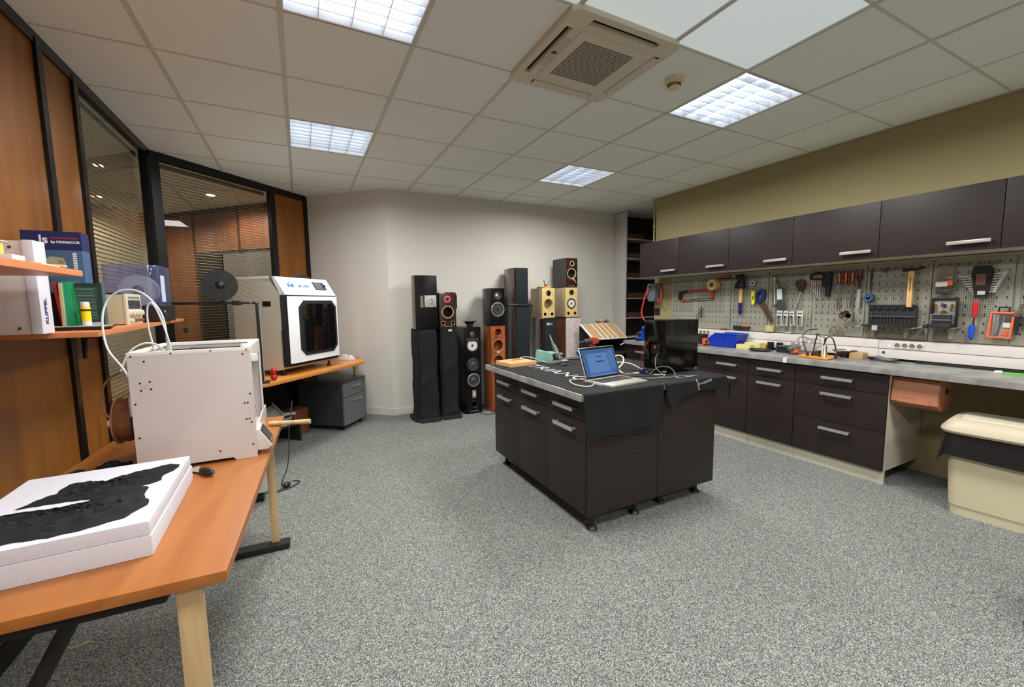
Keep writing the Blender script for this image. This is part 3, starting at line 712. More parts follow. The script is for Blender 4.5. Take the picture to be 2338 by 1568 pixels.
# three orange screwdrivers and a chisel
for y, L, lb in ((1.92,0.225,'orange and black screwdriver with a long flat blade, left of three'),(1.873,0.13,'orange and black screwdriver with a thin short blade, middle of three'),(1.825,0.22,'orange and black screwdriver with a wide dull blade, right of three')):
    t = pg('screwdriver', lb, 'screwdriver', y, 1.47, 'orange and black screwdrivers', x=4.13)
    obj('grip', B().lathe([(0,0.095),(0.012,0.093),(0.016,0.08),(0.015,0.02),(0.017,0.0),(0.012,-0.006),(0,-0.006)],n=8), mat('grip_dark_red',(70,24,18),0.35), t)
    obj('stripe', B().box(-0.018,-0.010,-0.014,-0.002,0.008,0.085,0.002), orange, t)
    w_ = 0.003 if L < 0.2 else 0.009
    obj('blade', B().prism([(-w_,-0.006),(w_,-0.006),(w_,-L*0.8),(0.003,-L),(-0.003,-L),(-w_,-L*0.8)],-0.0015,0.0015,'yz'), mat('worn_steel',(128,124,120),0.3,0.9), t)
t = pg('file','broad steel file with a dark red grip, right of the orange screwdrivers','file',1.772,1.47,x=4.13)
obj('grip', B().lathe([(0,0.10),(0.014,0.098),(0.019,0.07),(0.017,0.03),(0.011,0.0),(0.010,-0.05),(0,-0.05)],n=14), mat('grip_maroon',(66,20,26),0.3), t)
obj('blade', B().prism([(-0.009,-0.05),(0.009,-0.05),(0.013,-0.12),(0.016,-0.20),(0.006,-0.222),(-0.010,-0.20),(-0.011,-0.12)],-0.002,0.002,'yz'), steel, t)
# rod with blue roll
t = pg('thin_rod','thin dark rod hanging above a blue tape roll','strap',1.706,1.48,x=4.155)
obj('rod', B().prism([(-0.006,0.082),(0.006,0.08),(0.003,-0.08),(-0.002,-0.08)],-0.003,0.003,'yz'), black_m, t)
t = pg('blue_tape_roll','blue tape roll on a peg left of the open drill case','tape',1.704,1.345,x=4.14)
obj('roll', B().lathe([(0.014,-0.02),(0.033,-0.02),(0.036,0.0),(0.033,0.02),(0.014,0.02)],ax='-x',n=24,close=True), mat('tape_blue',(40,72,112),0.5), t)
obj('peg', B().cyl((0.02,0,0.008),(-0.024,0,0.008),0.005,n=8), steel, t)
t = pg('ring_hook','small navy ring hanging near the top of the panel','ring',1.612,1.557,x=4.15)
obj('ring', B().lathe([(0.009,-0.003),(0.016,-0.003),(0.016,0.003),(0.009,0.003)],ax='-x',n=18,close=True), navy, t)
obj('tab', B().box(-0.003,0.003,0.012,0.022,-0.003,0.004), navy, t)
# loudspeaker basket and round chassis
bask = mat('cast_basket',(168,160,146),0.4,0.5)
t = thing('driver_basket', 'grey metal loudspeaker basket on a peg under the screwdrivers', 'speaker part', (4.12,1.835,1.194), 0)
obj('rim', B().lathe([(0.048,-0.05),(0.053,-0.05),(0.053,-0.044),(0.046,-0.02),(0.042,-0.02)],ax='x',n=28,close=True), bask, t)
obj('cone', B().lathe([(0.048,-0.046),(0.040,-0.01),(0.018,0.0),(0,0.0)],ax='x',n=28), mat('basket_inner',(120,110,92),0.5,0.3), t)
for k in range(5):
    a = k*2*PI/5; obj('rib', B().cyl((-0.05,0.045*math.cos(a),0.045*math.sin(a)),(0.005,0.018*math.cos(a),0.018*math.sin(a)),0.004,n=6), bask, t)
obj('magnet', B().cyl((0.0,0,0),(0.03,0,0),0.030,n=24), black_m, t)
t = pg('spoked_chassis','round tan spoked chassis resting at the foot of the panel','speaker part',1.918,1.055,x=4.125,rx=0.2)
obj('rim', B().lathe([(0.044,-0.006),(0.052,-0.006),(0.052,0.006),(0.044,0.006)],ax='-x',n=28,close=True), mat('chassis_tan',(140,122,106),0.4,0.4), t)
for k in range(6): a = k*PI/3; obj('spoke', B().prism([(0.006*math.cos(a+1.57),0.006*math.sin(a+1.57)),(0.046*math.cos(a)+0.004*math.cos(a+1.57),0.046*math.sin(a)+0.004*math.sin(a+1.57)),(0.046*math.cos(a)-0.004*math.cos(a+1.57),0.046*math.sin(a)-0.004*math.sin(a+1.57)),(-0.006*math.cos(a+1.57),-0.006*math.sin(a+1.57))],-0.004,0.004,'yz'), MATS['chassis_tan'], t)
obj('hub', B().cyl((-0.008,0,0),(0.008,0,0),0.014,n=16), MATS['chassis_tan'], t)
# shelves with tool cases
casem = mat('case_black',(34,36,40),0.45); clr = mat('clear_bracket',(176,172,160),0.2,alpha=0.75)
def bracket_shelf(y0, y1, z, lb):
    t = thing('tool_shelf', lb, 'shelf', (0,0,0), 0, 'small shelves hung on the panels')
    obj('board', B().box(4.03,4.165,y0,y1,z-0.006,z,0.001), clr, t)
    for y in (y0+(y1-y0)*0.22, y0+(y1-y0)*0.78): obj('bracket', B().prism([(4.165,z-0.006),(4.05,z-0.006),(4.11,z-0.03),(4.155,z-0.085),(4.165,z-0.085)], y-0.014, y+0.014, 'xz') if False else B().prism([(y-0.016,z-0.006),(y+0.016,z-0.006),(y+0.008,z-0.085),(y-0.008,z-0.085)],4.12,4.165,'yz'), clr, t)
bracket_shelf(1.37,1.74,1.118,'clear shelf carrying the wide open drill case')
bracket_shelf(1.165,1.35,1.128,'short clear shelf carrying the smaller open bit case')
t = thing('drill_case', 'wide black drill case standing open with a row of grey drills', 'tool case', (4.12,1.545,1.12))
obj('tray', B().box(0.0,0.03,-0.148,0.148,0.0,0.15,0.004), casem, t)
b = B().box(-0.006,0.0,-0.148,0.148,0.145,0.168,0.002)
for k in range(6): b.box(-0.012,0.0,-0.13+0.048*k,-0.10+0.048*k,0.128,0.15,0.002)
obj('clips', b, mat('case_black2',(26,27,31),0.4), t)
obj('ledge', B().box(-0.014,0.0,-0.145,0.145,0.07,0.082,0.002).box(-0.010,0.0,-0.145,0.145,0.0,0.012,0.002), mat('case_grey',(66,70,76),0.4), t)
for k, y in enumerate((0.125,0.064,0.042,0.02,0.0,-0.02,-0.07,-0.09,-0.115)): obj('drill', B().cyl((-0.007,y,0.015),(-0.007,y,0.11-0.004*k),0.0028,n=8), mat('drill_grey',(120,120,112),0.3,0.8), t)
obj('lid', B().box(-0.11,-0.002,-0.15,0.15,0.0,0.012,0.003), casem, t)
obj('latch', B().box(-0.114,-0.108,0.04,0.075,-0.03,0.008,0.002), mat('latch_grey',(170,172,178),0.4), t)
t = thing('bit_case', 'upright black bit case with brass bits and a clear lid hanging open', 'tool case', (4.12,1.248,1.13))
b = B().box(0.0,0.022,-0.068,0.062,0.0,0.20,0.004)
obj('back', b, mat('case_light',(150,150,152),0.35), t)
b = B().box(-0.016,0.004,-0.074,-0.060,0.0,0.205,0.003).box(-0.016,0.004,0.056,0.068,0.09,0.205,0.003).box(-0.016,0.004,-0.074,0.068,0.192,0.208,0.004)
obj('rim', b, black_m, t)
obj('lower_tray', B().box(-0.02,0.0,-0.045,0.058,0.0,0.09,0.003), casem, t)
obj('ledge', B().box(-0.026,-0.018,-0.045,0.058,0.045,0.052).box(-0.026,-0.018,-0.045,0.058,0.084,0.092), mat('case_grey2',(110,114,120),0.4), t)
brass = mat('brass',(190,150,60),0.25,0.9)
for y, z, m_ in ((0.045,0.15,brass),(0.043,0.12,brass),(0.01,0.16,chrome),(-0.005,0.15,black_m),(-0.04,0.15,brass),(-0.038,0.125,brass),(0.0,0.11,brass),(-0.012,0.10,brass),(0.012,0.10,brass)):
    obj('bit', B().cyl((-0.010,y,z-0.014),(-0.010,y,z+0.012),0.006,n=8), m_, t)
obj('lid', B().box(-0.11,-0.02,-0.07,0.066,0.004,0.022,0.006), casem, t)
obj('handle', B().box(-0.14,-0.11,-0.07,-0.03,-0.01,0.018,0.005).box(-0.14,-0.11,0.04,0.066,-0.01,0.018,0.005).box(-0.136,-0.118,-0.04,0.05,0.002,0.012,0.002), casem, t)
# claw hammer with wooden handle
t = pg('claw_hammer','hammer with black head and tapered ash handle beside the drill case','hammer',1.437,1.40,x=4.10)
obj('head', B().prism([(0.05,0.135),(0.05,0.158),(0.02,0.163),(-0.03,0.158),(-0.065,0.172),(-0.08,0.160),(-0.055,0.146),(-0.02,0.142),(0.02,0.138)],-0.012,0.012,'yz',bev=0.002), blackmatte, t)
obj('handle', B().prism([(-0.016,0.14),(0.016,0.14),(0.017,0.10),(0.010,0.04),(0.015,-0.04),(0.016,-0.13),(-0.016,-0.13),(-0.014,-0.04),(-0.010,0.04),(-0.017,0.10)],-0.010,0.010,'yz',bev=0.004), woodh, t)
obj('print', B().box(-0.0112,-0.010,-0.003,0.003,-0.01,0.085), mat('handle_print',(110,70,30),0.6), t)
# clear blister box
t = pg('clear_bit_box','clear hanging box with orange and white label left of the spanners','packet',1.262,1.44,x=4.145)
obj('header', B().box(-0.003,0.0,-0.04,0.04,0.04,0.125), mat('faded_header',(150,132,122),0.3,alpha=0.5), t)
obj('box', B().box(-0.03,0.0,-0.048,0.050,-0.08,0.04,0.004), clear, t)
obj('label', B().box(-0.032,-0.0302,-0.02,0.042,-0.022,0.012), mat('label_cream',(214,206,192),0.5), t)
obj('label_orange', B().box(-0.032,-0.0302,-0.046,-0.02,-0.016,0.02), orange, t)
obj('bits', B().box(-0.025,-0.005,-0.03,0.038,-0.07,-0.045,0.004), mat('dark_bits',(90,88,92),0.3,0.6), t)
# spanner set
t = pg('spanner_set','black rack of chrome spanners fanned out on both sides','spanners',1.075,1.44,x=4.13)
obj('rack', B().prism([(0.045,0.11),(-0.035,0.108),(-0.05,0.06),(-0.03,-0.09),(0.03,-0.105),(0.055,0.06)],-0.016,0.012,'yz',bev=0.006), blackmatte, t)
obj('print', B().box(-0.0175,-0.016,-0.018,0.028,-0.02,0.055), mat('rack_print',(104,64,52),0.5), t)
obj('label', B().box(-0.0175,-0.016,-0.020,0.016,-0.085,-0.06), mat('rack_label',(190,190,178),0.5), t)
for k in range(8):
    z = 0.045-0.017*k; e1, e2 = 0.115-0.010*k, -0.10+0.006*k
    sp_ = obj('spanner', B().prism([(e1,z-0.008),(e1,z-0.002),(e2,z+0.014),(e2,z+0.008)],-0.004,0.0,'yz'), tchrome, t)
    obj('ring_end', B().lathe([(0.004,-0.004),(0.009,-0.004),(0.009,0.004),(0.004,0.004)],(-0.002,e2,z+0.011),ax='x',n=12,close=True), tchrome, sp_)
# stubby red and blue screwdrivers
t = pg('red_screwdriver','red handled screwdriver hanging tip down above the blue one','screwdriver',1.10,1.255,x=4.14)
obj('grip', B().lathe([(0,0.052),(0.015,0.05),(0.0165,0.03),(0.013,0.0),(0.015,-0.03),(0.009,-0.055),(0,-0.055)],n=12), mat('bright_red',(206,40,44),0.3), t)
obj('shaft', B().cyl((0,0,-0.055),(0,0.004,-0.098),0.004,n=8), darkmetal, t)
t = pg('blue_screwdriver','stubby bright blue handled screwdriver at the foot of the panel','screwdriver',1.108,1.10,x=4.14)
obj('grip', B().lathe([(0,0.052),(0.013,0.048),(0.0165,0.02),(0.016,-0.02),(0.014,-0.045),(0,-0.045)],n=12), mat('bright_blue',(30,80,200),0.3), t)
obj('tip', B().cyl((0,0,-0.045),(0,0,-0.056),0.006,n=8), navy, t)
# orange bit set
t = pg('orange_bit_set','orange framed clear case of bits with black carrying handle','tool case',0.972,1.15,x=4.135,rx=0.04)
fr = obj('frame', B().prism([(0.05,0.09),(-0.052,0.09),(-0.055,0.07),(-0.05,-0.085),(0.055,-0.085),(0.06,-0.07),(0.056,0.075)],-0.012,0.012,'yz',bev=0.004), mat('frame_orange',(226,112,74),0.35), t)
cut(fr, [B().box(-0.05,0.05,-0.042,0.046,-0.075,0.078)])
obj('tray', B().box(0.0,0.008,-0.043,0.047,-0.076,0.079), mat('tray_grey',(150,148,142),0.4), t)
obj('carry_handle', B().box(-0.006,0.006,-0.028,0.024,0.115,0.124,0.002).box(-0.006,0.006,-0.028,-0.022,0.09,0.12).box(-0.006,0.006,0.018,0.024,0.09,0.12), black_m, t)
for k in range(9): obj('socket', B().cyl((-0.012,0.035-0.0008*k,0.065-0.016*k),(-0.001,0.035-0.0008*k,0.065-0.016*k),0.007,n=10), chrome, t)
obj('driver', B().cyl((-0.006,0.006,0.07),(-0.006,0.006,0.02),0.007,n=10).cyl((-0.006,0.006,0.02),(-0.006,0.012,-0.07),0.004,n=8), mat('driver_grey',(80,80,86),0.4), t)
obj('label', B().box(-0.009,0.0,-0.04,-0.008,-0.012,0.018), mat('set_label',(214,198,180),0.5), t)
obj('bits', B().box(-0.006,0.0,-0.038,-0.010,0.025,0.068,0.001), mat('bit_block',(70,72,80),0.4), t)
obj('emblem', B().prism([(-0.006,-0.065),(-0.034,-0.065),(-0.026,-0.03),(-0.014,-0.03)],-0.006,0.0,'yz'), orange, t)
# heat gun / cutter at edge
t = pg('tube_cutter','chrome headed tool with black grip next to the orange case','tool',0.903,1.18,x=4.13)
obj('head', B().box(-0.012,0.012,-0.012,0.022,0.03,0.055,0.004), chrome, t)
obj('grip', B().prism([(-0.010,0.03),(0.012,0.03),(0.006,-0.09),(-0.006,-0.09)],-0.008,0.008,'yz',bev=0.003), blackmatte, t)
t = pg('ring_cutter','chrome ringed cutter at the right edge of the photo','tool',0.868,1.26,x=4.13)
obj('ring', B().lathe([(0.028,-0.012),(0.036,-0.012),(0.036,0.012),(0.028,0.012)],ax='-x',n=22,close=True), chrome, t)
obj('body', B().box(-0.012,0.012,-0.03,0.01,-0.10,-0.03,0.005), mat('cutter_dark',(62,46,48),0.4), t)
# bare hooks
hk = None
for y, z, lb in ((3.60,1.26,'small white hook left of the coiled cable'),(3.47,1.30,'small dark hook under the hacksaw blade'),(2.93,1.25,'small hook left of the navy grip'),(2.99,1.42,'short pin right of the masking tape'),(2.30,1.45,'bare hook between sleeve and driver')):
    if hk is None: hk = single('peg_hook', B().tube([(0.02,0,0),(-0.01,0,0),(-0.028,0,-0.004),(-0.034,0,0.008)],0.0025,sub=3).cyl((0.004,0,0),(0.006,0,0),0.009,n=12), steel, lb, 'hook', (4.155,y,z), 0, 'bare hooks')
    else:
        o = hk.copy(); C.objects.link(o); o.location = (4.155,y,z); o['label'] = lb
# hose reel and wall socket on the strip of wall
t = thing('hose_reel', 'grey-blue wall mounted reel with a bright red hose', 'hose reel', (4.12,4.00,1.45))
gb = mat('reel_grey_blue',(96,106,118),0.4); rh = mat('red_hose',(214,64,56),0.35)
obj('case', B().prism([(x,z) for x,z in [(0.075,0.06),(0.055,0.115),(-0.045,0.115),(-0.07,0.06),(-0.07,-0.06),(-0.035,-0.115),(0.04,-0.115),(0.075,-0.05)]],-0.06,0.075,'yz',bev=0.012), gb, t)
obj('slot', B().box(-0.064,-0.058,0.0,0.045,0.05,0.085,0.004), black_m, t)
b = B().tube([(-0.062,0.022,0.065),(-0.10,0.05,-0.02),(-0.10,0.085,-0.13),(-0.10,0.115,-0.24),(-0.10,0.10,-0.31),(-0.12,0.03,-0.365),(-0.16,-0.08,-0.39),(-0.3,-0.25,-0.41)],0.009)
b.tube([(-0.01,-0.05,0.09),(-0.03,-0.13,0.06),(-0.03,-0.15,-0.06),(-0.02,-0.11,-0.13),(0.0,-0.05,-0.07)],0.008)
obj('hose', b, rh, t)
t = thing('switch_plate', 'square black socket on the pale wall under the hose reel', 'socket', (4.205,4.02,1.20))
obj('plate', B().box(-0.012,0.004,-0.04,0.04,-0.04,0.04,0.005), blackmatte, t)
obj('recess', B().lathe([(0.022,0.0),(0.024,0.003),(0.026,0)],(-0.012,0,0),ax='-x',n=20), black_m, t)
# ================================================================ ISLAND
t = thing('kitchen_island', 'dark wood island on black feet with a grey stone-look top', 'island', (0,0,0))
isl = t
obj('carcass', B().box(1.418,2.45,1.848,3.085,0.112,0.800), wenge, t)
obj('end_panel', B().box(1.402,1.935,1.828,1.846,0.108,0.800,0.001), wenge, t)
obj('end_panel', B().box(1.939,2.455,1.828,1.846,0.108,0.800,0.001), wenge, t)
obj('side_panel', B().box(2.451,2.467,1.83,3.085,0.108,0.800), wenge, t)
for y0, y1 in ((2.672,3.085),(2.264,2.668),(1.850,2.260)):
    cy = (y0+y1)/2
    d = obj('drawer', B().box(1.400,1.417,y0,y1,0.668,0.796,0.001), wenge, t); handle(d, (1.400, cy-0.01, 0.722))
    d = obj('door', B().box(1.400,1.417,y0,y1,0.108,0.664,0.001), wenge, t); handle(d, (1.400, cy-0.01, 0.602))
obj('top', B().box(1.325,2.505,1.795,3.10,0.802,0.842,0.003), concrete, t)
for x, y in ((1.471,1.885),(1.823,1.905),(2.08,1.935),(2.41,1.93),(1.473,3.02),(1.85,3.02),(2.1,3.02),(2.41,3.02)):
    obj('leg', B().lathe([(0,0.112),(0.034,0.112),(0.034,0.104),(0.017,0.098),(0.017,0.022),(0.024,0.018),(0.034,0.004),(0.034,0.0),(0,0.0)],n=20), black_m, t, (x,y,0))
cloth = mat('black_cloth', (26,27,29), 0.82, spec=0.25, bump=0.35, bscale=30)
letter = mat('silver_print', (172,172,178), 0.6)
TZ = 0.8445
def smooth(a, b_, x):
    t_ = max(0, min(1, (x-a)/(b_-a))); return t_*t_*(3-2*t_)
def drape_pt(x, s_, yedge, top, amp, ph, fr=9, r=0.012):
    """point of a cloth that lies on the top (s_>0, distance inwards) and hangs in front of the edge (s_<0)"""
    if s_ >= 0: return (x, yedge+s_, top+0.0012*math.sin(x*37+ph)*math.sin(s_*23))
    d = -s_; a = min(d/r, PI/2)
    return (x+0.01*math.sin(d*9+ph)*d, yedge-r*math.sin(a)-(0.001+amp*smooth(0.02,0.3,d)*(1+math.sin(x*fr*PI+ph))), top-r*(1-math.cos(a))-max(0,d-r*PI/2))
def banner(u, v):
    x = 1.337+u*0.590; s_ = 1.27-v*(1.27+0.243+0.022*(1-u)); s_ = s_ if s_ > 0.03 else s_
    if s_ > 0 and u < 0.02: x += 0.004*math.sin(v*31)
    return drape_pt(x, s_, 1.792, TZ+0.0015, 0.012, 0.6)
t = thing('printed_banner', 'black cloth banner lettered in silver, spread over the island and hanging down its end', 'cloth', (0,0,0))
obj('fabric', B().grid(banner, 60, 130, 0.0012), cloth, t)
text('lettering', 'TRIANGLE', 0.150, letter, t, TM((1.60,2.37,TZ+0.0045),(0,-1,0),(1,0,0)), 0.0004, 0.0, 1.33)
HEM = [(0,0.10),(0.06,0.155),(0.16,0.135),(0.3,0.10),(0.5,0.088),(0.7,0.090),(0.85,0.105),(0.93,0.13),(1,0.12)]
def hem(u):
    for (a, p), (c_, q_) in zip(HEM, HEM[1:]):
        if u <= c_: f = (u-a)/(c_-a); f = f*f*(3-2*f); return p*(1-f)+q_*f
    return HEM[-1][1]
def cloth2(u, s_):
    x, y, z = drape_pt(1.945+u*0.62, s_, 1.792, TZ+0.002, 0.016, 1.7, 12, 0.018)
    if x > 2.49:
        e = x-2.49; x = 2.49+0.03*math.sin(min(e/0.03, PI/2)) + 0.01*math.sin(y*40)*min(1,e/0.05); z -= max(0, e-0.01)*1.15; y += 0.006*math.sin(e*60)
    z += 0.006*abs(math.sin(u*9+s_*40))*smooth(0.16, 0.0, abs(s_))*smooth(0.25,0.5,u)*(1-smooth(0.8,0.9,u))
    return (x, y, z)
def banner2(u, v):
    d0 = hem(u)
    s_ = 1.26*(1-v/0.6) if v < 0.6 else -d0*(v-0.6)/0.4
    return cloth2(u, s_)
t = thing('small_banner', 'crumpled black cloth with partial silver letters over the island corner, under the black box', 'cloth', (0,0,0))
obj('fabric', B().grid(banner2, 90, 110, 0.0012), cloth, t)
# strokes of partly folded letters, following the fabric; points are (x, distance in from the edge)
b = B()
def on2(x, s_):
    u = (x-1.945)/0.62; p = Vector(cloth2(u, s_)); e = 0.001; du = Vector(cloth2(u+e, s_))-p; dv = Vector(cloth2(u, s_+e))-p
    n_ = du.cross(dv).normalized(); return p+n_*0.003
def stroke(b, a, c_, w_=0.013, n=14):
    dx, ds = c_[0]-a[0], c_[1]-a[1]; L = math.hypot(dx, ds); nx, ns = -ds/L*w_/2, dx/L*w_/2; A = []
    for i in range(n+1):
        f = i/n; x, s_ = a[0]+dx*f, a[1]+ds*f
        A.append((b.v(on2(x-nx, s_-ns)), b.v(on2(x+nx, s_+ns))))
    for p_, q_ in zip(A, A[1:]): b.bm.faces.new((p_[0], q_[0], q_[1], p_[1]))
for s_ in (((2.13,0.055),(2.31,0.062)),((2.13,0.055),(2.15,0.10)),((2.15,0.10),(2.22,0.105)),((2.22,0.105),(2.22,0.06)),((2.22,0.09),(2.30,0.085)),((2.205,-0.012),(2.228,-0.085)),((2.215,-0.046),(2.345,-0.030))): stroke(b, *s_)
bmesh.ops.solidify(b.bm, geom=b.bm.faces[:], thickness=0.0004)
obj('lettering', b, letter, t)
# --- things on the island
IZ = TZ+0.006
t = thing('wooden_block', 'flat square plywood block at the far left corner of the island', 'block', (1.525,2.935,IZ-0.004), 0.10)
obj('board', B().box(-0.125,0.125,-0.11,0.11,0,0.032,0.003), ramp_mat('birch_ply',[(0.3,(196,150,96)),(0.7,(214,170,116))],(2,12,2),5,4,0.55), t)
b = B()
for k in range(5): b.tube([(0.02+(0.03+0.012*k)*math.cos(a)*0.8, 0.01+(0.02+0.010*k)*math.sin(a), 0.0325) for a in [i*PI/6 for i in range(2*3+k)]],0.0008,n=4,sub=2)
obj('burnt_mark', b, mat('burnt_line',(140,98,58),0.7), t)
# soldering stand, iron, glue dispenser
t = thing('tape_dispenser', 'mint green desk tape dispenser shape with a dark side, near the back of the island', 'dispenser', (1.845,2.965,IZ-0.003), -0.25)
mint = mat('mint_plastic', (128,178,168), 0.4)
obj('body', B().prism([(-0.10,0.0),(0.02,0.0),(0.03,0.015),(0.02,0.075),(-0.02,0.078),(-0.06,0.095),(-0.085,0.095),(-0.09,0.075)],-0.055,0.055,'xz',bev=0.004), mint, t)
obj('recess', B().box(0.024,0.11,-0.05,0.05,0.004,0.062,0.004), blackmatte, t)
obj('cover', B().prism([(0.015,0.064),(0.115,0.060),(0.118,0.066),(0.018,0.078)],-0.054,0.054,'xz'), mint, t)
t = thing('soldering_stand', 'chrome spiral soldering iron stand on a round foot, left of the laptop', 'soldering stand', (1.875,2.80,IZ-0.003))
obj('foot', B().lathe([(0,0),(0.042,0),(0.043,0.006),(0.02,0.012),(0.016,0.028),(0.034,0.034),(0.036,0.040),(0,0.042)],n=28), chrome, t)
pts = []
for k in range(90):
    a = k*2*PI/10; f = k/89; r = 0.026-0.012*f; pts.append((-0.02-0.05*f+r*math.cos(a), 0.0+0.03*f+r*math.sin(a), 0.045+0.125*f))
obj('spiral', B().tube(pts, 0.0028, n=6, sub=2), chrome, t)
obj('plate', B().box(-0.02,0.07,0.02,0.10,0.0,0.012,0.002), mat('stand_plate',(120,118,110),0.4), t)
t = thing('soldering_iron', 'soldering iron standing in the chrome spiral with its bent tip in the air', 'soldering iron', (1.86,2.80,IZ+0.03))
obj('barrel', B().tube([(0.0,0,0.0),(-0.03,0.01,0.07),(-0.06,0.03,0.15),(-0.075,0.04,0.20)],lambda f: 0.011-0.006*f,n=10), steel, t)
obj('tip', B().tube([(-0.075,0.04,0.20),(-0.085,0.045,0.225),(-0.10,0.048,0.238)],lambda f: 0.006-0.003*f,n=8), darkmetal, t)
t = thing('sponge_pot', 'small pale round pot in front of the spiral stand', 'pot', (1.835,2.70,IZ-0.003))
obj('base', B().lathe([(0,0),(0.033,0),(0.034,0.006),(0.020,0.012),(0.020,0.026),(0.034,0.032),(0.034,0.04),(0.030,0.041)],n=26), chrome, t)
obj('sponge', B().lathe([(0,0.039),(0.031,0.039),(0.031,0.034)],n=26), mat('sponge_cream',(214,206,186),0.8), t)
def cable(name, pts, r, m, label, cat='cable', group=None):
    return single(name, B().tube(pts, r, n=8, sub=6), m, label, cat, (0,0,0), 0, group)
whc = mat('white_cable', (205,200,184), 0.45); blc = mat('black_cable', (24,24,26), 0.45); gyc = mat('grey_cable',(120,118,112),0.45)
cable('appliance_cable', [(1.62,3.09,IZ),(1.66,3.08,IZ+0.03),(1.72,3.02,IZ+0.028),(1.78,2.90,IZ),(1.86,2.86,IZ),(1.93,2.88,IZ+0.004)], 0.0045, mat('grey_white_cord',(186,186,182),0.4), 'grey-white cord running round the mint dispenser')
t = thing('laptop', 'open silver laptop with a blue screen and pink left edge glare, on the banner', 'laptop', (1.715,1.955,IZ-0.004), 0.12)
alu = mat('laptop_aluminium', (206,202,192), 0.32, 0.6)
base_o = obj('base', B().box(-0.155,0.155,-0.108,0.108,0.0,0.014,0.005), alu, t)
obj('keyboard', B().box(-0.138,0.138,-0.02,0.088,0.0135,0.0146), mat('keyboard_well',(34,34,36),0.5), t)
b = B()
for r_ in range(6):
    for k in range(14): b.box(-0.134+k*0.0193,-0.134+k*0.0193+0.0158,-0.016+r_*0.0172,-0.016+r_*0.0172+0.0138,0.0146,0.0156)
obj('keys', b, mat('laptop_keys',(58,56,56),0.5), t)
obj('trackpad', B().box(-0.05,0.05,-0.098,-0.03,0.0138,0.0144), mat('trackpad',(196,192,184),0.3,0.4), t)
lid = obj('screen_lid', B().box(-0.155,0.155,0.0,0.006,0.0,0.208,0.003), alu, t, (0,0.106,0.012), rot=(-0.36,0,0))
obj('bezel', B().box(-0.151,0.151,-0.0008,0.0,0.005,0.204,0.0003), mat('bezel_black',(14,14,18),0.15), lid)
scr = mat('screen_blue',(8,10,16),0.2,emit=(64,98,150),es=0.9)
obj('screen', B().box(-0.143,0.143,-0.0014,-0.0008,0.016,0.192), scr, lid)
obj('window_panel', B().box(-0.105,0.075,-0.0019,-0.0014,0.038,0.165), mat('screen_pane',(8,10,16),0.2,emit=(90,132,186),es=0.9), lid)
obj('side_panel', B().box(0.082,0.135,-0.0019,-0.0014,0.05,0.178), mat('screen_side',(8,10,16),0.2,emit=(78,118,172),es=0.9), lid)
obj('dock', B().box(-0.11,0.11,-0.0019,-0.0014,0.018,0.030), mat('screen_dock',(70,90,140),0.2,emit=(60,80,130),es=0.6), lid)
obj('text_lines', B().box(-0.03,0.02,-0.0024,-0.0019,0.138,0.144).box(-0.035,0.04,-0.0024,-0.0019,0.106,0.113).box(-0.09,-0.07,-0.0024,-0.0019,0.145,0.149), mat('screen_text',(8,10,16),0.3,emit=(26,50,100),es=0.6), lid)
# black box speaker on the island
t = thing('black_speaker_box', 'glossy black loudspeaker cabinet on small feet at the island corner, its rear plate facing left', 'loudspeaker', (2.165,1.995,IZ+0.008), 0.03)
gb_ = mat('piano_black', (9,9,11), 0.1, spec=0.4)
cabm = obj('cabinet', B().box(0,0.33,0,0.185,0.014,0.352,0.003), gb_, t)
cut(cabm, [B().box(-0.05,0.02,0.045,0.14,0.12,0.20), B().box(-0.05,0.02,0.05,0.135,0.055,0.115)])
obj('terminal_plate', B().box(0.0195,0.022,0.045,0.14,0.055,0.20), blackmatte, t)
obj('binding_post', B().cyl((0.02,0.085,0.17),(-0.004,0.085,0.17),0.008,n=12).cyl((0.02,0.085,0.158),(-0.004,0.085,0.158),0.008,n=12), chrome, t)
obj('connector', B().cyl((0.001,0.025,0.07),(-0.006,0.025,0.07),0.013,n=14), darkmetal, t)
for x, y in ((0.012,0.012),(0.318,0.012),(0.012,0.17),(0.318,0.17)): obj('foot', B().box(x-0.009,x+0.009,y-0.009,y+0.009,0,0.014), mat('foot_brass',(150,134,108),0.5), t)
obj('driver_wires', B().tube([(0.0,0.15,0.205),(-0.03,0.16,0.17),(-0.05,0.165,0.08),(-0.055,0.17,0.01)],0.002).tube([(0.0,0.135,0.208),(-0.024,0.15,0.17),(-0.045,0.155,0.08),(-0.06,0.16,0.01)],0.002), mat('wire_brown_red',(120,50,44),0.4), t)
z = IZ
cable('thick_white_cable', [(1.80,2.10,z+0.01),(1.90,2.20,z+0.004),(2.00,2.22,z+0.06),(2.03,2.26,z+0.10),(2.0,2.30,z+0.10),(1.96,2.26,z+0.05),(1.95,2.16,z),(2.02,2.12,z),(2.08,2.10,z+0.005)], 0.0055, whc, 'thick off-white cable standing up in a loop behind the laptop')
cable('long_white_cable', [(1.86,2.12,z),(1.92,2.26,z+0.03),(2.02,2.32,z+0.05),(2.12,2.28,z+0.04),(2.15,2.20,z+0.01),(2.13,2.12,z)], 0.005, whc, 'off-white cable arching towards the black box')
cable('laptop_charger_cable', [(1.585,2.01,z+0.004),(1.52,1.94,z+0.0),(1.46,1.93,z),(1.43,2.0,z+0.004),(1.45,2.08,z+0.012),(1.52,2.12,z+0.006),(1.60,2.10,z)], 0.0035, whc, 'white charger cable curling out left of the laptop')
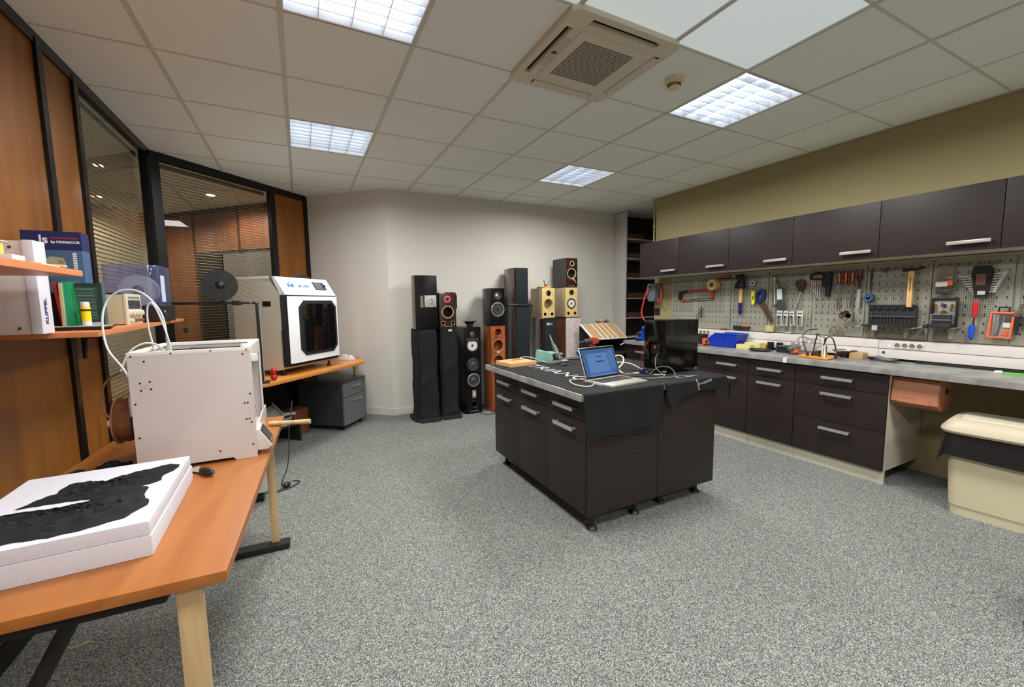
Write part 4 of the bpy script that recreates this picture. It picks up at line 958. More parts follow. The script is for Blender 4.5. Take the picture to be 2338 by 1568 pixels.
cable('grey_cable_loop', [(2.17,2.05,z+0.13),(2.12,2.03,z+0.12),(2.09,2.0,z+0.05),(2.11,1.95,z+0.004),(2.05,1.92,z),(1.96,1.94,z),(1.88,2.02,z)], 0.003, gyc, 'grey cable leaving the rear plate of the black box')
cable('thin_loop_cable', [(2.05,2.02,z+0.004),(2.11,2.0,z+0.05),(2.17,1.96,z+0.05),(2.16,1.90,z+0.01),(2.08,1.89,z),(2.02,1.93,z)], 0.0022, gyc, 'thin grey cable looping in front of the black box')
cable('black_island_cable', [(1.90,2.12,z),(1.95,2.03,z),(2.02,1.98,z+0.003),(2.08,1.92,z),(2.13,1.90,z)], 0.0032, blc, 'black cable lying between laptop and black box')
cable('second_black_cable', [(1.92,2.18,z),(1.98,2.10,z+0.006),(2.0,2.0,z),(1.93,1.94,z+0.002),(2.0,1.90,z),(2.1,1.87,z)], 0.0025, blc, 'second black cable crossing behind the laptop keyboard')
t = thing('jack_adapter', 'dark blue and chrome plug adapter among the white cables', 'adapter', (2.07,2.10,z+0.004), 0.4)
obj('shell', B().box(-0.03,0.02,-0.012,0.012,0.0,0.022,0.004), navy, t)
obj('plug', B().cyl((0.02,0,0.011),(0.055,0,0.011),0.010,n=14), chrome, t)
cable('yellow_plug_lead', [(2.09,2.02,z),(2.13,2.0,z),(2.17-0.02,1.98,z),(2.14,1.97,z)], 0.003, mat('cream_lead',(206,200,160),0.4), 'short cream lead by the foot of the black box')
single('paper_strip', B().tube([(1.72,2.25,z),(1.80,2.26,z),(1.88,2.24,z)],0.0032,n=6,sub=3).tube([(1.72,2.30,z),(1.80,2.31,z),(1.90,2.27,z)],0.0032,n=6,sub=3), whc, 'pair of pale leads lying flat behind the laptop screen', 'cable')
single('black_probe', B().tube([(1.98,2.95,z+0.004),(2.06,2.90,z+0.006),(2.14,2.86,z+0.004)],0.006,n=8), black_m, 'slim black pen-like probe right of the soldering stand', 'probe')
# ================================================================ DRILL STAND BEHIND THE ISLAND
t = thing('component_board', 'tilted white board packed with rows of brass sockets on a black stand', 'component board', (3.235,4.13,0.868), 0, rot=(0.58,0,0))
obj('board', B().box(0,0.56,0,0.335,-0.012,0.0,0.002), mat('board_white',(206,198,190),0.5), t)
brs = mat('brass_sockets', (206,166,92), 0.35, 0.55)
b = B(); n_ = 0
for i in range(26):
    if i in (7,11,15,19): continue
    for j in range(17):
        x, y = 0.03+i*0.0198, 0.018+j*0.0188; b.cyl((x,y,0),(x,y,0.012),0.0052,n=6); n_ += 1
obj('sockets', b, brs, t)['kind'] = 'stuff'
cols = [(30,110,80),(40,120,84),(190,60,40),(200,70,40),(210,160,40),(214,170,44),(30,34,50),(28,30,44),(34,40,70),(24,26,34)]
b_ = None
for k, cc in enumerate(cols):
    m_ = mat('clip_colour_%d' % (k//2), cols[(k//2)*2], 0.4)
    lbs = ['green','second green','red','second red','yellow','second yellow','dark navy','second dark navy','darkest','last dark']
    tt = thing('crocodile_clip', lbs[k]+' clip in the row on the top edge of the brass socket board', 'clip', (3.50+0.022*k,4.42,1.058), 0, 'clips on the socket board')
    obj('jaw', B().prism([(0,0),(0.035,0.012),(0.038,0.022),(0.0,0.014)],-0.004,0.004,'xz'), m_, tt)
    obj('wire', B().tube([(0,0,0.005),(-0.006,0.0,0.02),(0.01,0.004,0.038+0.008*(k%3))],0.003,n=6,sub=3), m_, tt)
t = thing('workbench', 'black steel bench carrying the brass socket board behind the loudspeakers', 'bench', (0,0,0))
obj('top', B().box(3.27,3.80,4.05,4.46,0.66,0.69,0.003), blackmatte, t)
obj('back_panel', B().box(3.27,3.80,4.45,4.47,0.10,1.02), blackmatte, t)
obj('cheek', B().prism([(4.12,0.69),(4.14,0.82),(4.42,1.01),(4.45,1.01),(4.45,0.69)],3.27,3.285,'yz'), blackmatte, t)
obj('cheek', B().prism([(4.12,0.69),(4.14,0.82),(4.42,1.01),(4.45,1.01),(4.45,0.69)],3.785,3.80,'yz'), blackmatte, t)
obj('front_panel', B().box(3.28,3.79,4.07,4.09,0.05,0.66), blackmatte, t)
for x in (3.27,3.76):
    for y in (4.06,4.42): obj('leg', B().box(x,x+0.04,y,y+0.04,0,0.66), blackmatte, t)
t = thing('cordless_drill', 'red and grey cordless drill pointing left, propped in front of the brass socket board', 'drill', (2.89,3.88,0.735))
dr = mat('drill_red', (196,70,46), 0.4)
obj('motor_housing', B().prism([(0.10,0.155),(0.115,0.19),(0.135,0.195),(0.15,0.18),(0.21,0.175),(0.215,0.125),(0.15,0.11),(0.12,0.115)],-0.03,0.03,'xz',bev=0.008), dr, t)
obj('gearbox', B().lathe([(0,0.0),(0.022,0.0),(0.030,0.02),(0.034,0.06),(0.034,0.10),(0,0.10)],(0.02,0,0.148),ax='x',n=20), mat('gearbox_grey',(58,58,62),0.45), t)
obj('chuck', B().lathe([(0,-0.012),(0.009,-0.012),(0.012,0.0),(0.018,0.012),(0.018,0.03),(0,0.03)],(0.0,0,0.145),ax='x',n=16), mat('chuck_dark',(48,48,50),0.35,0.5), t)
obj('drill_bit', B().cyl((-0.05,0,0.143),(-0.01,0,0.145),0.004,n=8), steel, t)
obj('grip', B().prism([(0.13,0.12),(0.165,0.12),(0.175,0.02),(0.135,0.02)],-0.018,0.018,'xz',bev=0.006), mat('drill_grip',(70,74,78),0.5), t)
obj('trigger', B().prism([(0.085,0.105),(0.13,0.115),(0.13,0.04),(0.115,0.05),(0.115,0.085)],-0.014,0.014,'xz',bev=0.004), dr, t)
obj('battery', B().box(0.09,0.19,-0.035,0.035,-0.03,0.02,0.008), blackmatte, t)
t = thing('drill_cradle', 'slim metal post and plate holding up the cordless drill', 'stand', (3.01,3.88,0.0))
obj('post', B().cyl((0.02,0,0),(0.02,0,0.703),0.012,n=12), steel, t); obj('foot', B().box(-0.10,0.12,-0.10,0.10,0,0.012,0.002), darkmetal, t)
t = thing('blue_stand', 'bright blue folded plastic stand half hidden behind the grey fronted speaker', 'stand', (3.14,4.10,0.0))
obj('panel', B().prism([(-0.02,0.0),(0.0,0.0),(0.0,0.56),(-0.13,0.74),(-0.15,0.73),(-0.02,0.54)],-0.02,0.06,'xz'), mat('stand_blue',(22,110,190),0.4), t)
obj('foot', B().box(-0.12,0.10,-0.03,0.09,0.0,0.01), mat('stand_blue',(22,110,190),0.4), t)
# ================================================================ COUNTER CLUTTER (right worktop)
WZ = 0.8535
clampb = mat('clamp_blue',(20,78,182),0.35)
for x, y, z, rz, lb in ((3.80,3.86,WZ,0.3,'blue clamp lying lowest at the far end of the worktop'),(3.84,3.84,WZ+0.062,-0.2,'middle blue clamp in the far end heap'),(3.80,3.80,WZ+0.124,0.5,'top blue clamp of the heap at the far end')):
    t = thing('bench_clamp', lb, 'clamp', (x,y,z), rz, 'blue clamps at the end of the worktop')
    obj('jaw', B().prism([(-0.11,0.0),(0.09,0.0),(0.10,0.03),(0.02,0.055),(-0.05,0.06),(-0.11,0.035)],-0.035,0.035,'xz',bev=0.004), clampb, t)
    obj('screw', B().cyl((-0.02,-0.06,0.022),(-0.02,0.06,0.022),0.008,n=10), steel, t)
    obj('pad', B().box(-0.13,-0.108,-0.03,0.03,0.004,0.034,0.003), black_m, t)
t = thing('blue_tray', 'long blue plastic tray against the wall at the far end of the worktop', 'tray', (3.955,3.80,WZ))
obj('tray', B().box(-0.12,0.12,-0.15,0.15,0.0,0.075,0.005), clampb, t); obj('insert', B().box(-0.10,0.10,-0.13,0.13,0.075,0.088,0.003), mat('olive_card',(134,126,84),0.7), t)
single('white_marker', B().cyl((3.56,4.0,WZ-0.055),(3.63,3.99,WZ-0.03),0.006,n=10), white_m, 'white stick poking out at the far end under the worktop edge', 'marker')
# stacking bin
t = thing('parts_bin', 'bright blue open-front stacking bin on the far worktop', 'bin', (3.985,2.84,WZ))
bb = mat('bin_blue',(18,52,166),0.32)
prof = [(-0.14,0.0),(0.14,0.0),(0.16,0.14),(-0.10,0.14),(-0.19,0.075)]     # (y toward front = +y side left, z) drawn along y
b = B()
# local: open front faces +y (left in the photo); width along x
b.prism([(0.13,0.0),(-0.14,0.0),(-0.16,0.14),(0.08,0.14),(0.17,0.07)],-0.085,-0.081,'yz').prism([(0.13,0.0),(-0.14,0.0),(-0.16,0.14),(0.08,0.14),(0.17,0.07)],0.081,0.085,'yz')
b.box(-0.085,0.085,-0.14,0.13,0,0.004).prism([(0.13,0.0),(0.17,0.07),(0.166,0.07),(0.126,0.0)],-0.083,0.083,'yz').prism([(-0.14,0.0),(-0.16,0.14),(-0.156,0.14),(-0.136,0.0)],-0.083,0.083,'yz')
obj('body', b, bb, t)
obj('rim', B().box(-0.092,-0.080,-0.165,0.085,0.136,0.146,0.003).box(0.080,0.092,-0.165,0.085,0.136,0.146,0.003).box(-0.09,0.09,-0.172,-0.160,0.134,0.148,0.003).prism([(0.082,0.146),(0.078,0.136),(0.168,0.066),(0.176,0.074)],-0.092,-0.080,'yz').prism([(0.082,0.146),(0.078,0.136),(0.168,0.066),(0.176,0.074)],0.080,0.092,'yz').box(-0.09,0.09,0.164,0.178,0.064,0.076,0.003), mat('bin_blue_light',(44,86,196),0.32), t)
obj('side_rib', B().box(-0.0875,-0.085,-0.02,-0.014,0.01,0.13).box(-0.0875,-0.085,-0.09,-0.084,0.01,0.13), bb, t)
ycb = mat('pale_yellow_card', (206,200,140), 0.6)
single('small_box', B().box(-0.05,0.05,-0.065,0.065,0,0.045,0.002), ycb, 'lower pale yellow box in front of the blue bin', 'box', (3.935,2.61,WZ), 0.25, 'pale yellow boxes')
single('small_box', B().box(-0.06,0.06,-0.075,0.075,0,0.062,0.002), ycb, 'taller pale yellow box behind the other one', 'box', (4.04,2.575,WZ), 0.1, 'pale yellow boxes')
for x, y, lb in ((4.03,2.385,'black cylinder on the left of the pair by the trunking'),(4.05,2.31,'black cylinder on the right of the pair by the trunking')):
    t = thing('black_cylinder', lb, 'cylinder', (x,y+0.03,WZ), 0, 'pair of black cylinders')
    obj('can', B().lathe([(0,0),(0.027,0),(0.028,0.003),(0.028,0.075),(0.025,0.078),(0,0.078)],n=24), mat('can_black',(24,22,30),0.35), t)
single('yellow_tool', B().prism([(0.0,0.0),(0.05,0.0),(0.02,0.045),(0.0,0.05)],-0.02,0.02,'yz',bev=0.003), mat('ochre',(224,168,40),0.4), 'small ochre wedge left of the black cylinders', 'wedge', (4.04,2.46,WZ))
t = thing('filament_spool', 'black filament spool lying flat on the worktop', 'spool', (3.95,2.205,WZ))
obj('flange', B().lathe([(0.03,0.0),(0.10,0.0),(0.10,0.006),(0.03,0.006)],n=40,close=True), mat('spool_grey',(150,148,144),0.4), t)
obj('winding', B().lathe([(0.05,0.006),(0.093,0.006),(0.094,0.03),(0.093,0.056),(0.05,0.056)],n=40,close=True), mat('filament_black',(30,30,32),0.35,bump=0.5,bscale=90), t)
obj('top_flange', B().lathe([(0.03,0.056),(0.10,0.056),(0.10,0.062),(0.03,0.062)],n=40,close=True), black_m, t)
single('copper_piece', B().box(-0.03,0.03,-0.03,0.03,0,0.035,0.006), mat('copper_pink',(176,120,100),0.5), 'small pinkish brown lump resting on the black spool', 'lump', (3.97,2.16,WZ+0.0622), 0.3)
b = B()
for k, r in enumerate((0.05,0.062,0.07)): b.tube([(r*math.cos(a),1.3*r*math.sin(a),0.006+0.005*k) for a in [i*PI/6 for i in range(12)]],0.006,closed=True,sub=2)
single('black_cable_coil', b, blc, 'flat coil of black cable in front of the pale yellow boxes', 'cable', (3.87,2.42,WZ))
# clear bag with orange
t = thing('clear_bag', 'crumpled clear plastic bag with something orange inside', 'bag', (3.93,2.07,WZ))
b = B(); random.seed(5)
def bag(u, v):
    a = 2*PI*u; q_ = v; r = 0.075*math.sin(PI*min(0.97,max(0.03,q_)))**0.6*(1+0.22*math.sin(a*3+v*9)+0.12*math.sin(a*7-v*13))
    return (0.10*(q_-0.45)*1.9+0.0, -0.12*(q_-0.4)+r*math.cos(a), max(0.001, 0.05+0.05*q_+r*math.sin(a)))
b.grid(bag, 36, 20)
obj('film', b, glass_mat('bag_film',(0.90,0.90,0.90),0.02,0.12,(0.55,0.53,0.55),0.22), t)
obj('contents', B().sph((-0.06,0.04,0.03),0.03,(1.1,1.3,0.8)), orange, t)
obj('inner_piece', B().sph((-0.085,0.055,0.05),0.024,(1,1.4,1)), mat('teal_dark',(60,84,84),0.4), t)
# helping hands
t = thing('helping_hands', 'orange plate with flexible black arms and clips, on the worktop', 'soldering aid', (3.86,1.905,WZ), 0.0)
obj('plate', B().prism([(-0.09,0.115),(-0.145,-0.13),(0.07,-0.115),(0.105,0.145)],0.003,0.012,'xy'), mat('plate_orange',(236,150,30),0.4), t)
ga = mat('gooseneck_black',(30,30,34),0.35)
def arm(pts, base):
    a = obj('arm', B().tube([base]+pts, 0.0052, n=8, sub=6), ga, t)
    obj('arm_base', B().cyl((base[0],base[1],0.012),(base[0],base[1],0.04),0.013,0.008,n=12), black_m, a)
    e = pts[-1]; obj('clip', B().prism([(e[1]-0.03,e[2]-0.006),(e[1]+0.004,e[2]-0.003),(e[1]+0.004,e[2]+0.005),(e[1]-0.03,e[2]+0.010)],e[0]-0.004,e[0]+0.004,'yz'), steel, a)
arm([(-0.06,0.09,0.10),(-0.03,0.12,0.17),(0.0,0.10,0.22),(0.02,0.03,0.235)],(-0.07,0.055,0.012))
arm([(-0.02,0.03,0.10),(-0.015,0.02,0.17),(-0.01,0.015,0.20),(-0.01,-0.005,0.17)],(-0.04,0.03,0.012))
arm([(-0.03,-0.045,0.10),(-0.02,-0.06,0.17),(-0.02,-0.10,0.165),(-0.02,-0.13,0.07)],(-0.05,-0.03,0.012))
arm([(-0.02,-0.14,0.07),(-0.03,-0.12,0.13),(-0.05,-0.09,0.14),(-0.05,-0.085,0.10)],(-0.03,-0.105,0.012)) if False else None
obj('arm_base', B().cyl((-0.02,-0.13,0.012),(-0.02,-0.13,0.045),0.013,0.008,n=12), black_m, t)
obj('clip_cluster', B().box(-0.03,0.01,0.0,0.012,0.012,0.055).box(-0.05,-0.02,-0.02,-0.01,0.012,0.06).box(-0.01,0.02,0.02,0.03,0.012,0.05), mat('dark_brass',(104,84,56),0.35,0.7), t)
t = thing('ribbed_cylinder', 'shiny ribbed metal cylinder standing on the orange plate', 'spring', (3.785,1.835,WZ+0.0125))
prof = [(0,0.0),(0.022,0.0)]
for k in range(9): prof += [(0.022,0.004+k*0.0105),(0.0195,0.009+k*0.0105)]
prof += [(0.019,0.098),(0.010,0.10),(0.010,0.112),(0,0.112)]
obj('coil', B().lathe(prof,n=26), chrome, t)
obj('stem', B().tube([(0,0,0.11),(0,0,0.15),(0.01,0.0,0.16)],0.004), ga, t)
# driver in basket
t = thing('loudspeaker_driver', 'black rimmed loudspeaker driver lying face up by the trunking', 'speaker part', (4.03,1.80,WZ))
obj('magnet', B().cyl((0,0,0),(0,0,0.022),0.038,n=26), black_m, t)
obj('basket', B().lathe([(0.03,0.02),(0.045,0.03),(0.068,0.052),(0.07,0.052),(0.048,0.026),(0.03,0.018)],n=32,close=True), mat('basket_bronze',(92,82,66),0.35,0.6), t)
obj('rim', B().lathe([(0.062,0.052),(0.082,0.052),(0.083,0.058),(0.062,0.058)],n=36,close=True), black_m, t)
obj('cone', B().lathe([(0.064,0.054),(0.035,0.036),(0.0,0.036)],n=32), mat('cone_pale',(188,186,180),0.4), t)
t = thing('cardboard_box', 'small closed brown cardboard box on the near worktop', 'box', (4.03,1.705,WZ), 0.06)
obj('carton', B().box(-0.045,0.045,-0.045,0.045,0,0.05,0.001), mat('kraft_card',(178,146,104),0.7), t)
obj('flap', B().box(-0.046,0.046,-0.001,0.046,0.05,0.0515), mat('kraft_card2',(196,164,120),0.7), t)
t = thing('rolled_sheet', 'curled grey sheet lying on the worktop under the tool cases', 'sheet', (4.0,1.53,WZ), 0.0)
CU = [(-0.085,0.004),(-0.03,0.003),(0.04,0.004),(0.078,0.012),(0.080,0.026),(0.05,0.033),(0.0,0.020),(-0.05,0.012),(-0.085,0.022)]
def curl(u, v):
    k = min(u*8, 7.999); i = int(k); f = k-i; (a, z0_), (b_, z1_) = CU[i], CU[i+1]
    return (-0.05+0.10*v, a*(1-f)+b_*f, z0_*(1-f)+z1_*f)
obj('sheet', B().grid(curl, 32, 4, 0.003), mat('grey_sheet',(96,98,100),0.45), t)
obj('underside', B().box(-0.03,0.05,-0.07,0.07,0.0,0.0025), mat('grey_sheet2',(170,172,172),0.5), t)
single('black_profile', B().box(4.055,4.083,0.0,1.36,WZ+0.0005,WZ+0.014,0.002), blackmatte, 'long flat black strip lying against the trunking near the right edge', 'strip')
t = thing('marker_set', 'green and white marker set in a clear sleeve at the right edge of the worktop', 'marker', (3.93,0.845,WZ), 0.35)
obj('sleeve', B().box(-0.035,0.035,-0.10,0.09,0.0,0.003), mat('sleeve_clear',(214,220,216),0.2,alpha=0.5), t)
obj('green_block', B().box(-0.022,0.014,-0.05,0.05,0.003,0.014,0.003), mat('vivid_green',(70,190,50),0.4), t)
obj('white_cap', B().cyl((0.01,0.055,0.012),(0.0,0.085,0.012),0.010,n=12), white_m, t)
# tools near the black box
t = thing('orange_case', 'orange slotted tool partly hidden by the black box', 'tool', (3.98,3.07,WZ))
obj('body', B().box(-0.03,0.03,-0.06,0.05,0.0,0.07,0.008), orange, t); obj('slot', B().box(-0.0315,-0.029,-0.02,0.005,0.02,0.05), black_m, t)
single('black_case', B().box(-0.05,0.05,-0.07,0.07,0,0.11,0.004), blackmatte, 'dark box standing behind the orange tool', 'box', (4.03,3.06+0.16,WZ))
t = thing('syringe', 'clear syringe-like bottle beside the orange tool', 'bottle', (4.03,2.98,WZ))
obj('body', B().cyl((0,0.0,0.0),(0,0.0,0.06),0.012,n=14), mat('bottle_clear',(206,200,196),0.2), t); obj('nozzle', B().cyl((0,0,0.06),(0,0,0.10),0.003,n=8), white_m, t)
t = thing('spray_bottle', 'small white spray bottle against the trunking left of the blue bin', 'bottle', (4.06,3.055,WZ))
obj('body', B().lathe([(0,0),(0.02,0),(0.021,0.06),(0.008,0.08),(0.008,0.10),(0,0.10)],n=18), white_m, t); obj('cap', B().cyl((0,0,0.10),(0,0,0.118),0.006,n=10), mat('cap_grey',(180,180,182),0.4), t)
t = thing('pliers', 'red and black pliers with white tag lying before the blue bin', 'pliers', (3.93,3.01,WZ), 0.5)
obj('handle', B().tube([(0,-0.10,0.008),(0.012,-0.04,0.009),(0.0,0.01,0.01)],0.007).tube([(0.03,-0.10,0.008),(0.018,-0.04,0.009),(0.016,0.01,0.01)],0.007), red, t)
obj('jaws', B().prism([(0.0,0.0),(0.02,0.0),(0.014,0.06),(0.004,0.06)],0.003,0.014,'xy'), blackmatte, t)
obj('tag', B().sph((0.01,-0.03,0.016),0.016,(1,1.5,0.7)), white_m, t)
b = B().tube([(3.85,3.14,WZ+0.005),(3.83,3.05,WZ+0.004),(3.86,2.96,WZ+0.004)],0.0035)
single('thin_lead', b, mat('brown_lead',(96,50,44),0.4), 'thin brown lead lying before the orange tool', 'cable')
single('wood_offcut', B().box(-0.02,0.02,-0.03,0.03,0,0.018,0.002), mat('offcut_brown',(110,66,48),0.6), 'small brown block behind the blue bin, on the trunking', 'block', (4.16-0.03,2.995,1.0125))
single('yellow_pellet', B().lathe([(0,0.006),(0.006,0.004),(0.007,0)],n=12), mat('pellet_yellow',(226,210,120),0.5), 'tiny pale yellow pellet on the worktop by the joint', 'pellet', (3.76,2.16,WZ))
single('yellow_ruler', B().box(-0.004,0.004,-0.035,0.035,0,0.003), mat('ruler_yellow',(206,170,40),0.5), 'small yellow strip on top of the near trunking', 'strip', (4.13,1.165,1.0125))
# ================================================================ LOUDSPEAKERS AGAINST THE BACK WALL
spk_black = mat('speaker_gloss_black', (12,10,11), 0.24, spec=0.3)
spk_brown = ramp_mat('dark_rosewood', [(0.3,(26,14,12)),(0.7,(70,36,28))], (14,14,0.8), 3, 6, 0.2, coat=0.6)
walnut = ramp_mat('red_walnut', [(0.2,(96,42,18)),(0.5,(150,76,36)),(0.8,(182,100,52))], (12,12,0.9), 2.4, 6, 0.28, distort=0.8, coat=0.3)
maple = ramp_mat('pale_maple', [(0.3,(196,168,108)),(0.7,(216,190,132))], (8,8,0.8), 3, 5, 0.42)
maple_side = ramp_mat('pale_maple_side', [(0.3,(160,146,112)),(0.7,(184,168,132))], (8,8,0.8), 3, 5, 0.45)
grille = mat('speaker_grille_cloth', (32,38,40), 0.85, spec=0.2, bump=0.4, bscale=600)
rubber = mat('rubber_surround', (28,28,30), 0.45); cone_white = mat('cone_white',(206,202,196),0.5); cone_grey = mat('cone_grey',(52,56,60),0.4); bezel = mat('driver_bezel',(92,92,92),0.3,0.7)
voidm = mat('cabinet_void', (10,9,9), 0.8)
def driver(parent, x, z, r, conem=cone_grey, rim=bezel, plug=True, y=0.0, dome=False, name='woofer'):
    """cone driver on a front that faces -y; x, z local"""
    f = obj(name, B().lathe([(r*0.86,0.0),(r*0.88,0.004),(r*0.97,0.005),(r,0.002),(r,-0.002)],(x,y,z),ax='-y',n=36), rim, parent)
    obj('surround', B().lathe([(r*0.74,0.000),(r*0.80,0.006),(r*0.88,0.001)],(x,y,z),ax='-y',n=36), rubber, f)
    obj('cone', B().lathe([(0,-0.018 if not dome else 0.006),(r*0.25,-0.016 if not dome else 0.004),(r*0.75,0.001)],(x,y-0.0005 if dome else y-0.0192,z) if False else (x,y-0.001,z),ax='-y',n=36) if dome else B().lathe([(0,0.0005),(r*0.2,0.0008),(r*0.75,0.0022)],(x,y,z),ax='-y',n=36), conem, f)
    if plug: obj('phase_plug', B().lathe([(0,0.02),(r*0.09,0.015),(r*0.15,0.004),(r*0.16,0.0)],(x,y,z),ax='-y',n=20), mat('plug_dark',(20,20,22),0.25), f)
    return f
def tweeter(parent, x, z, r, ringm, domem=chrome, y=0.0):
    f = obj('tweeter', B().lathe([(r*0.55,0.001),(r*0.6,0.004),(r,0.003),(r,-0.002)],(x,y,z),ax='-y',n=30), ringm, parent)
    obj('dome', B().lathe([(0,0.010),(r*0.22,0.008),(r*0.40,0.002),(r*0.56,0.0005)],(x,y,z),ax='-y',n=24), domem, f)
    return f
def port(parent, x, z, r, ringm=None, y=0.0):
    f = obj('port', B().lathe([(r*0.86,-0.06),(r*0.86,0.0),(r,0.0035),(r*1.06,0.001),(r*1.06,-0.002)],(x,y,z),ax='-y',n=26), ringm or rubber, parent); return f
def cabinet(parent, w_, d, h, front_m, side_m, shape='box', holes=(), bulge=0.02, base=0.0):
    """front baffle at y=0 (x from 0 to w_), body behind it"""
    if shape == 'box': poly = [(0,0.018),(w_,0.018),(w_,d),(0,d)]
    else:
        n = 9; L = []; R_ = []
        for i in range(n+1):
            f = i/n; inset = w_*0.22*f*f - bulge*math.sin(PI*f); L.append((inset, 0.018+(d-0.018)*f)); R_.append((w_-inset, 0.018+(d-0.018)*f))
        poly = R_ + L[::-1]
    body = obj('cabinet', B().prism(poly, base, base+h, 'xy', bev=0.003), side_m, parent)
    fr = obj('baffle', B().box(0,w_,0,0.0175,base,base+h,0.002), front_m, parent)
    if holes:
        cut(fr, [B().cyl((x,-0.05,z),(x,0.05,z),r,n=32) for x, z, r in holes])
        cut(body, [B().cyl((x,0.0,z),(x,0.10,z),r*0.98,n=32) for x, z, r in holes])
    return body, fr
def hole_ring(parent, x, z, r, m, w_=0.008):
    obj('opening_rim', B().lathe([(r,-0.012),(r-0.0005,0.0012),(r+w_*0.5,0.003),(r+w_,0.0015),(r+w_,-0.001)],(x,0,z),ax='-y',n=34), m, parent)
SY = 4.60
rimw = mat('raw_wood_rim', (176,150,112), 0.55)
# --- column 1: draped tower with a turned-round speaker on top
def drape_sheet(w_, d, h, seed, bulge=0.02):
    """closed sleeve of cloth round a tower, folds growing downwards and spilling on the floor"""
    random.seed(seed); ph = [random.uniform(0, 6) for _ in range(6)]
    P = rrect(w_+0.02, d+0.02, 0.03, 5); n = len(P)
    def fn(u, v):
        a = (u*n) % n; i = int(a) % n; f = a-int(a); p, q_ = P[i], P[(i+1)%n]; x = p[0]*(1-f)+q_[0]*f; y = p[1]*(1-f)+q_[1]*f
        z = h*(1-v); k = v
        L_ = math.hypot(x, y) or 1.0; A = u*2*PI
        f1 = max(0.0, math.sin(A*4 + v*13 + ph[0]))**3; f2 = max(0.0, math.sin(A*7 - v*9 + ph[1]))**2; f3 = math.sin(A*11 + v*4 + ph[2])
        amp = 0.35 + 0.65*smooth(0.02, 0.35, v)
        off = amp*(0.010*f1 + 0.006*f2 + 0.003*f3) - 0.004 + 0.004*math.sin(v*8+ph[3]) + 0.045*smooth(0.965, 1.0, v)*(1+0.4*math.sin(A*3+ph[4])) + 0.012*smooth(0.86, 0.95, v)
        s_ = 1 + off/L_
        z += 0.006*math.sin(A*4+ph[4])*smooth(0.8, 0.93, v)*(1-smooth(0.93, 1.0, v))
        return (x*s_, y*s_, max(0.004, z))
    return fn
def draped(name, label, x0, w_, d, h, seed, y=SY):
    t = thing(name, label, 'loudspeaker', (x0+w_/2, y+d/2, 0), 0, 'towers under black cloth')
    obj('cabinet', B().box(-w_/2+0.012,w_/2-0.012,-d/2+0.012,d/2-0.012,0.0,h-0.004), spk_black, t)
    c_ = single('cloth_cover', B().grid(drape_sheet(w_, d, h-0.002, seed), 140, 60, 0.0012), cloth, label.replace('tall tower', 'loose black cloth sleeve over the tower').replace('tower speaker','cloth sleeve'), 'cloth', (x0+w_/2, y+d/2, 0))
    return t
draped('tower_speaker','tall tower shrouded in black cloth, leftmost of the loudspeakers',1.158,0.205,0.30,1.058,4)
draped('tower_speaker','tall tower shrouded in black cloth, second from the left',1.425,0.185,0.28,1.055,9)
for o in bpy.data.objects:
    if o.name.startswith('cloth_cover'): o['group'] = 'black cloth sleeves'
t = thing('loudspeaker_cabinet', 'dark curved loudspeaker with an aluminium terminal plate, on the leftmost shrouded tower', 'loudspeaker', (1.135,SY-0.005,1.062), -0.05)
cabinet(t, 0.25, 0.33, 0.598, spk_black, spk_brown, 'lute')
obj('terminal_plate', B().box(0.105,0.238,-0.004,-0.0005,0.245,0.375,0.001), mat('terminal_alu',(178,178,180),0.35,0.4), t)
obj('label_strip', B().box(0.058,0.092,-0.003,-0.0005,0.242,0.372), mat('label_olive',(110,108,72),0.6), t)
for z in (0.29,0.33): obj('binding_post', B().cyl((0.185,-0.004,z),(0.185,-0.028,z+0.004),0.011,n=14), chrome, t)
obj('screws', B().cyl((0.115,-0.003,0.365),(0.115,-0.0055,0.365),0.004,n=8).cyl((0.228,-0.003,0.365),(0.228,-0.0055,0.365),0.004,n=8).cyl((0.115,-0.003,0.255),(0.115,-0.0055,0.255),0.004,n=8).cyl((0.228,-0.003,0.255),(0.228,-0.0055,0.255),0.004,n=8), darkmetal, t)
# --- column 2
t = thing('bookshelf_speaker', 'empty black bookshelf speaker with a pink ringed tweeter, second column', 'loudspeaker', (1.415,SY+0.01,1.060))
cabinet(t, 0.20, 0.26, 0.405, spk_brown, spk_black, holes=[(0.10,0.185,0.062),(0.043,0.058,0.020),(0.158,0.058,0.020)])
hole_ring(t, 0.10, 0.185, 0.062, rimw, 0.010); hole_ring(t, 0.043, 0.058, 0.020, rimw, 0.005); hole_ring(t, 0.158, 0.058, 0.020, rimw, 0.005)
tweeter(t, 0.098, 0.335, 0.040, mat('tweeter_pink',(226,86,104),0.45), darkmetal)
text('lettering', 'TRIANGLE', 0.016, letter, t, TM((0.10,-0.001,0.020),(1,0,0),(0,0,1)), 0.0003, 0, 1.35)
def rag(u, v):
    x = 0.10+u*0.115+0.02*v; d = v*0.22; zz = 0.4105
    if u < 0.88: return (x, 0.02+0.18*v, zz+0.003*math.sin(u*14)+0.002*math.sin(v*17))
    e = (u-0.88)/0.12*0.17; return (0.205+0.012*math.sin(v*8)+0.01, 0.02+0.18*v, zz-e-0.02*math.sin(v*6))
single('black_rag', B().grid(rag, 40, 20, 0.0015), cloth, 'black rag hanging over the corner of the pink ringed speaker', 'cloth', (1.417,SY+0.01,1.061))
single('price_label', B().box(-0.022,0.022,-0.0008,0.0,-0.011,0.011), mat('label_white',(196,196,198),0.5), 'small white label on the cloth below the pink ringed speaker', 'label', (1.525,SY-0.022,1.035))
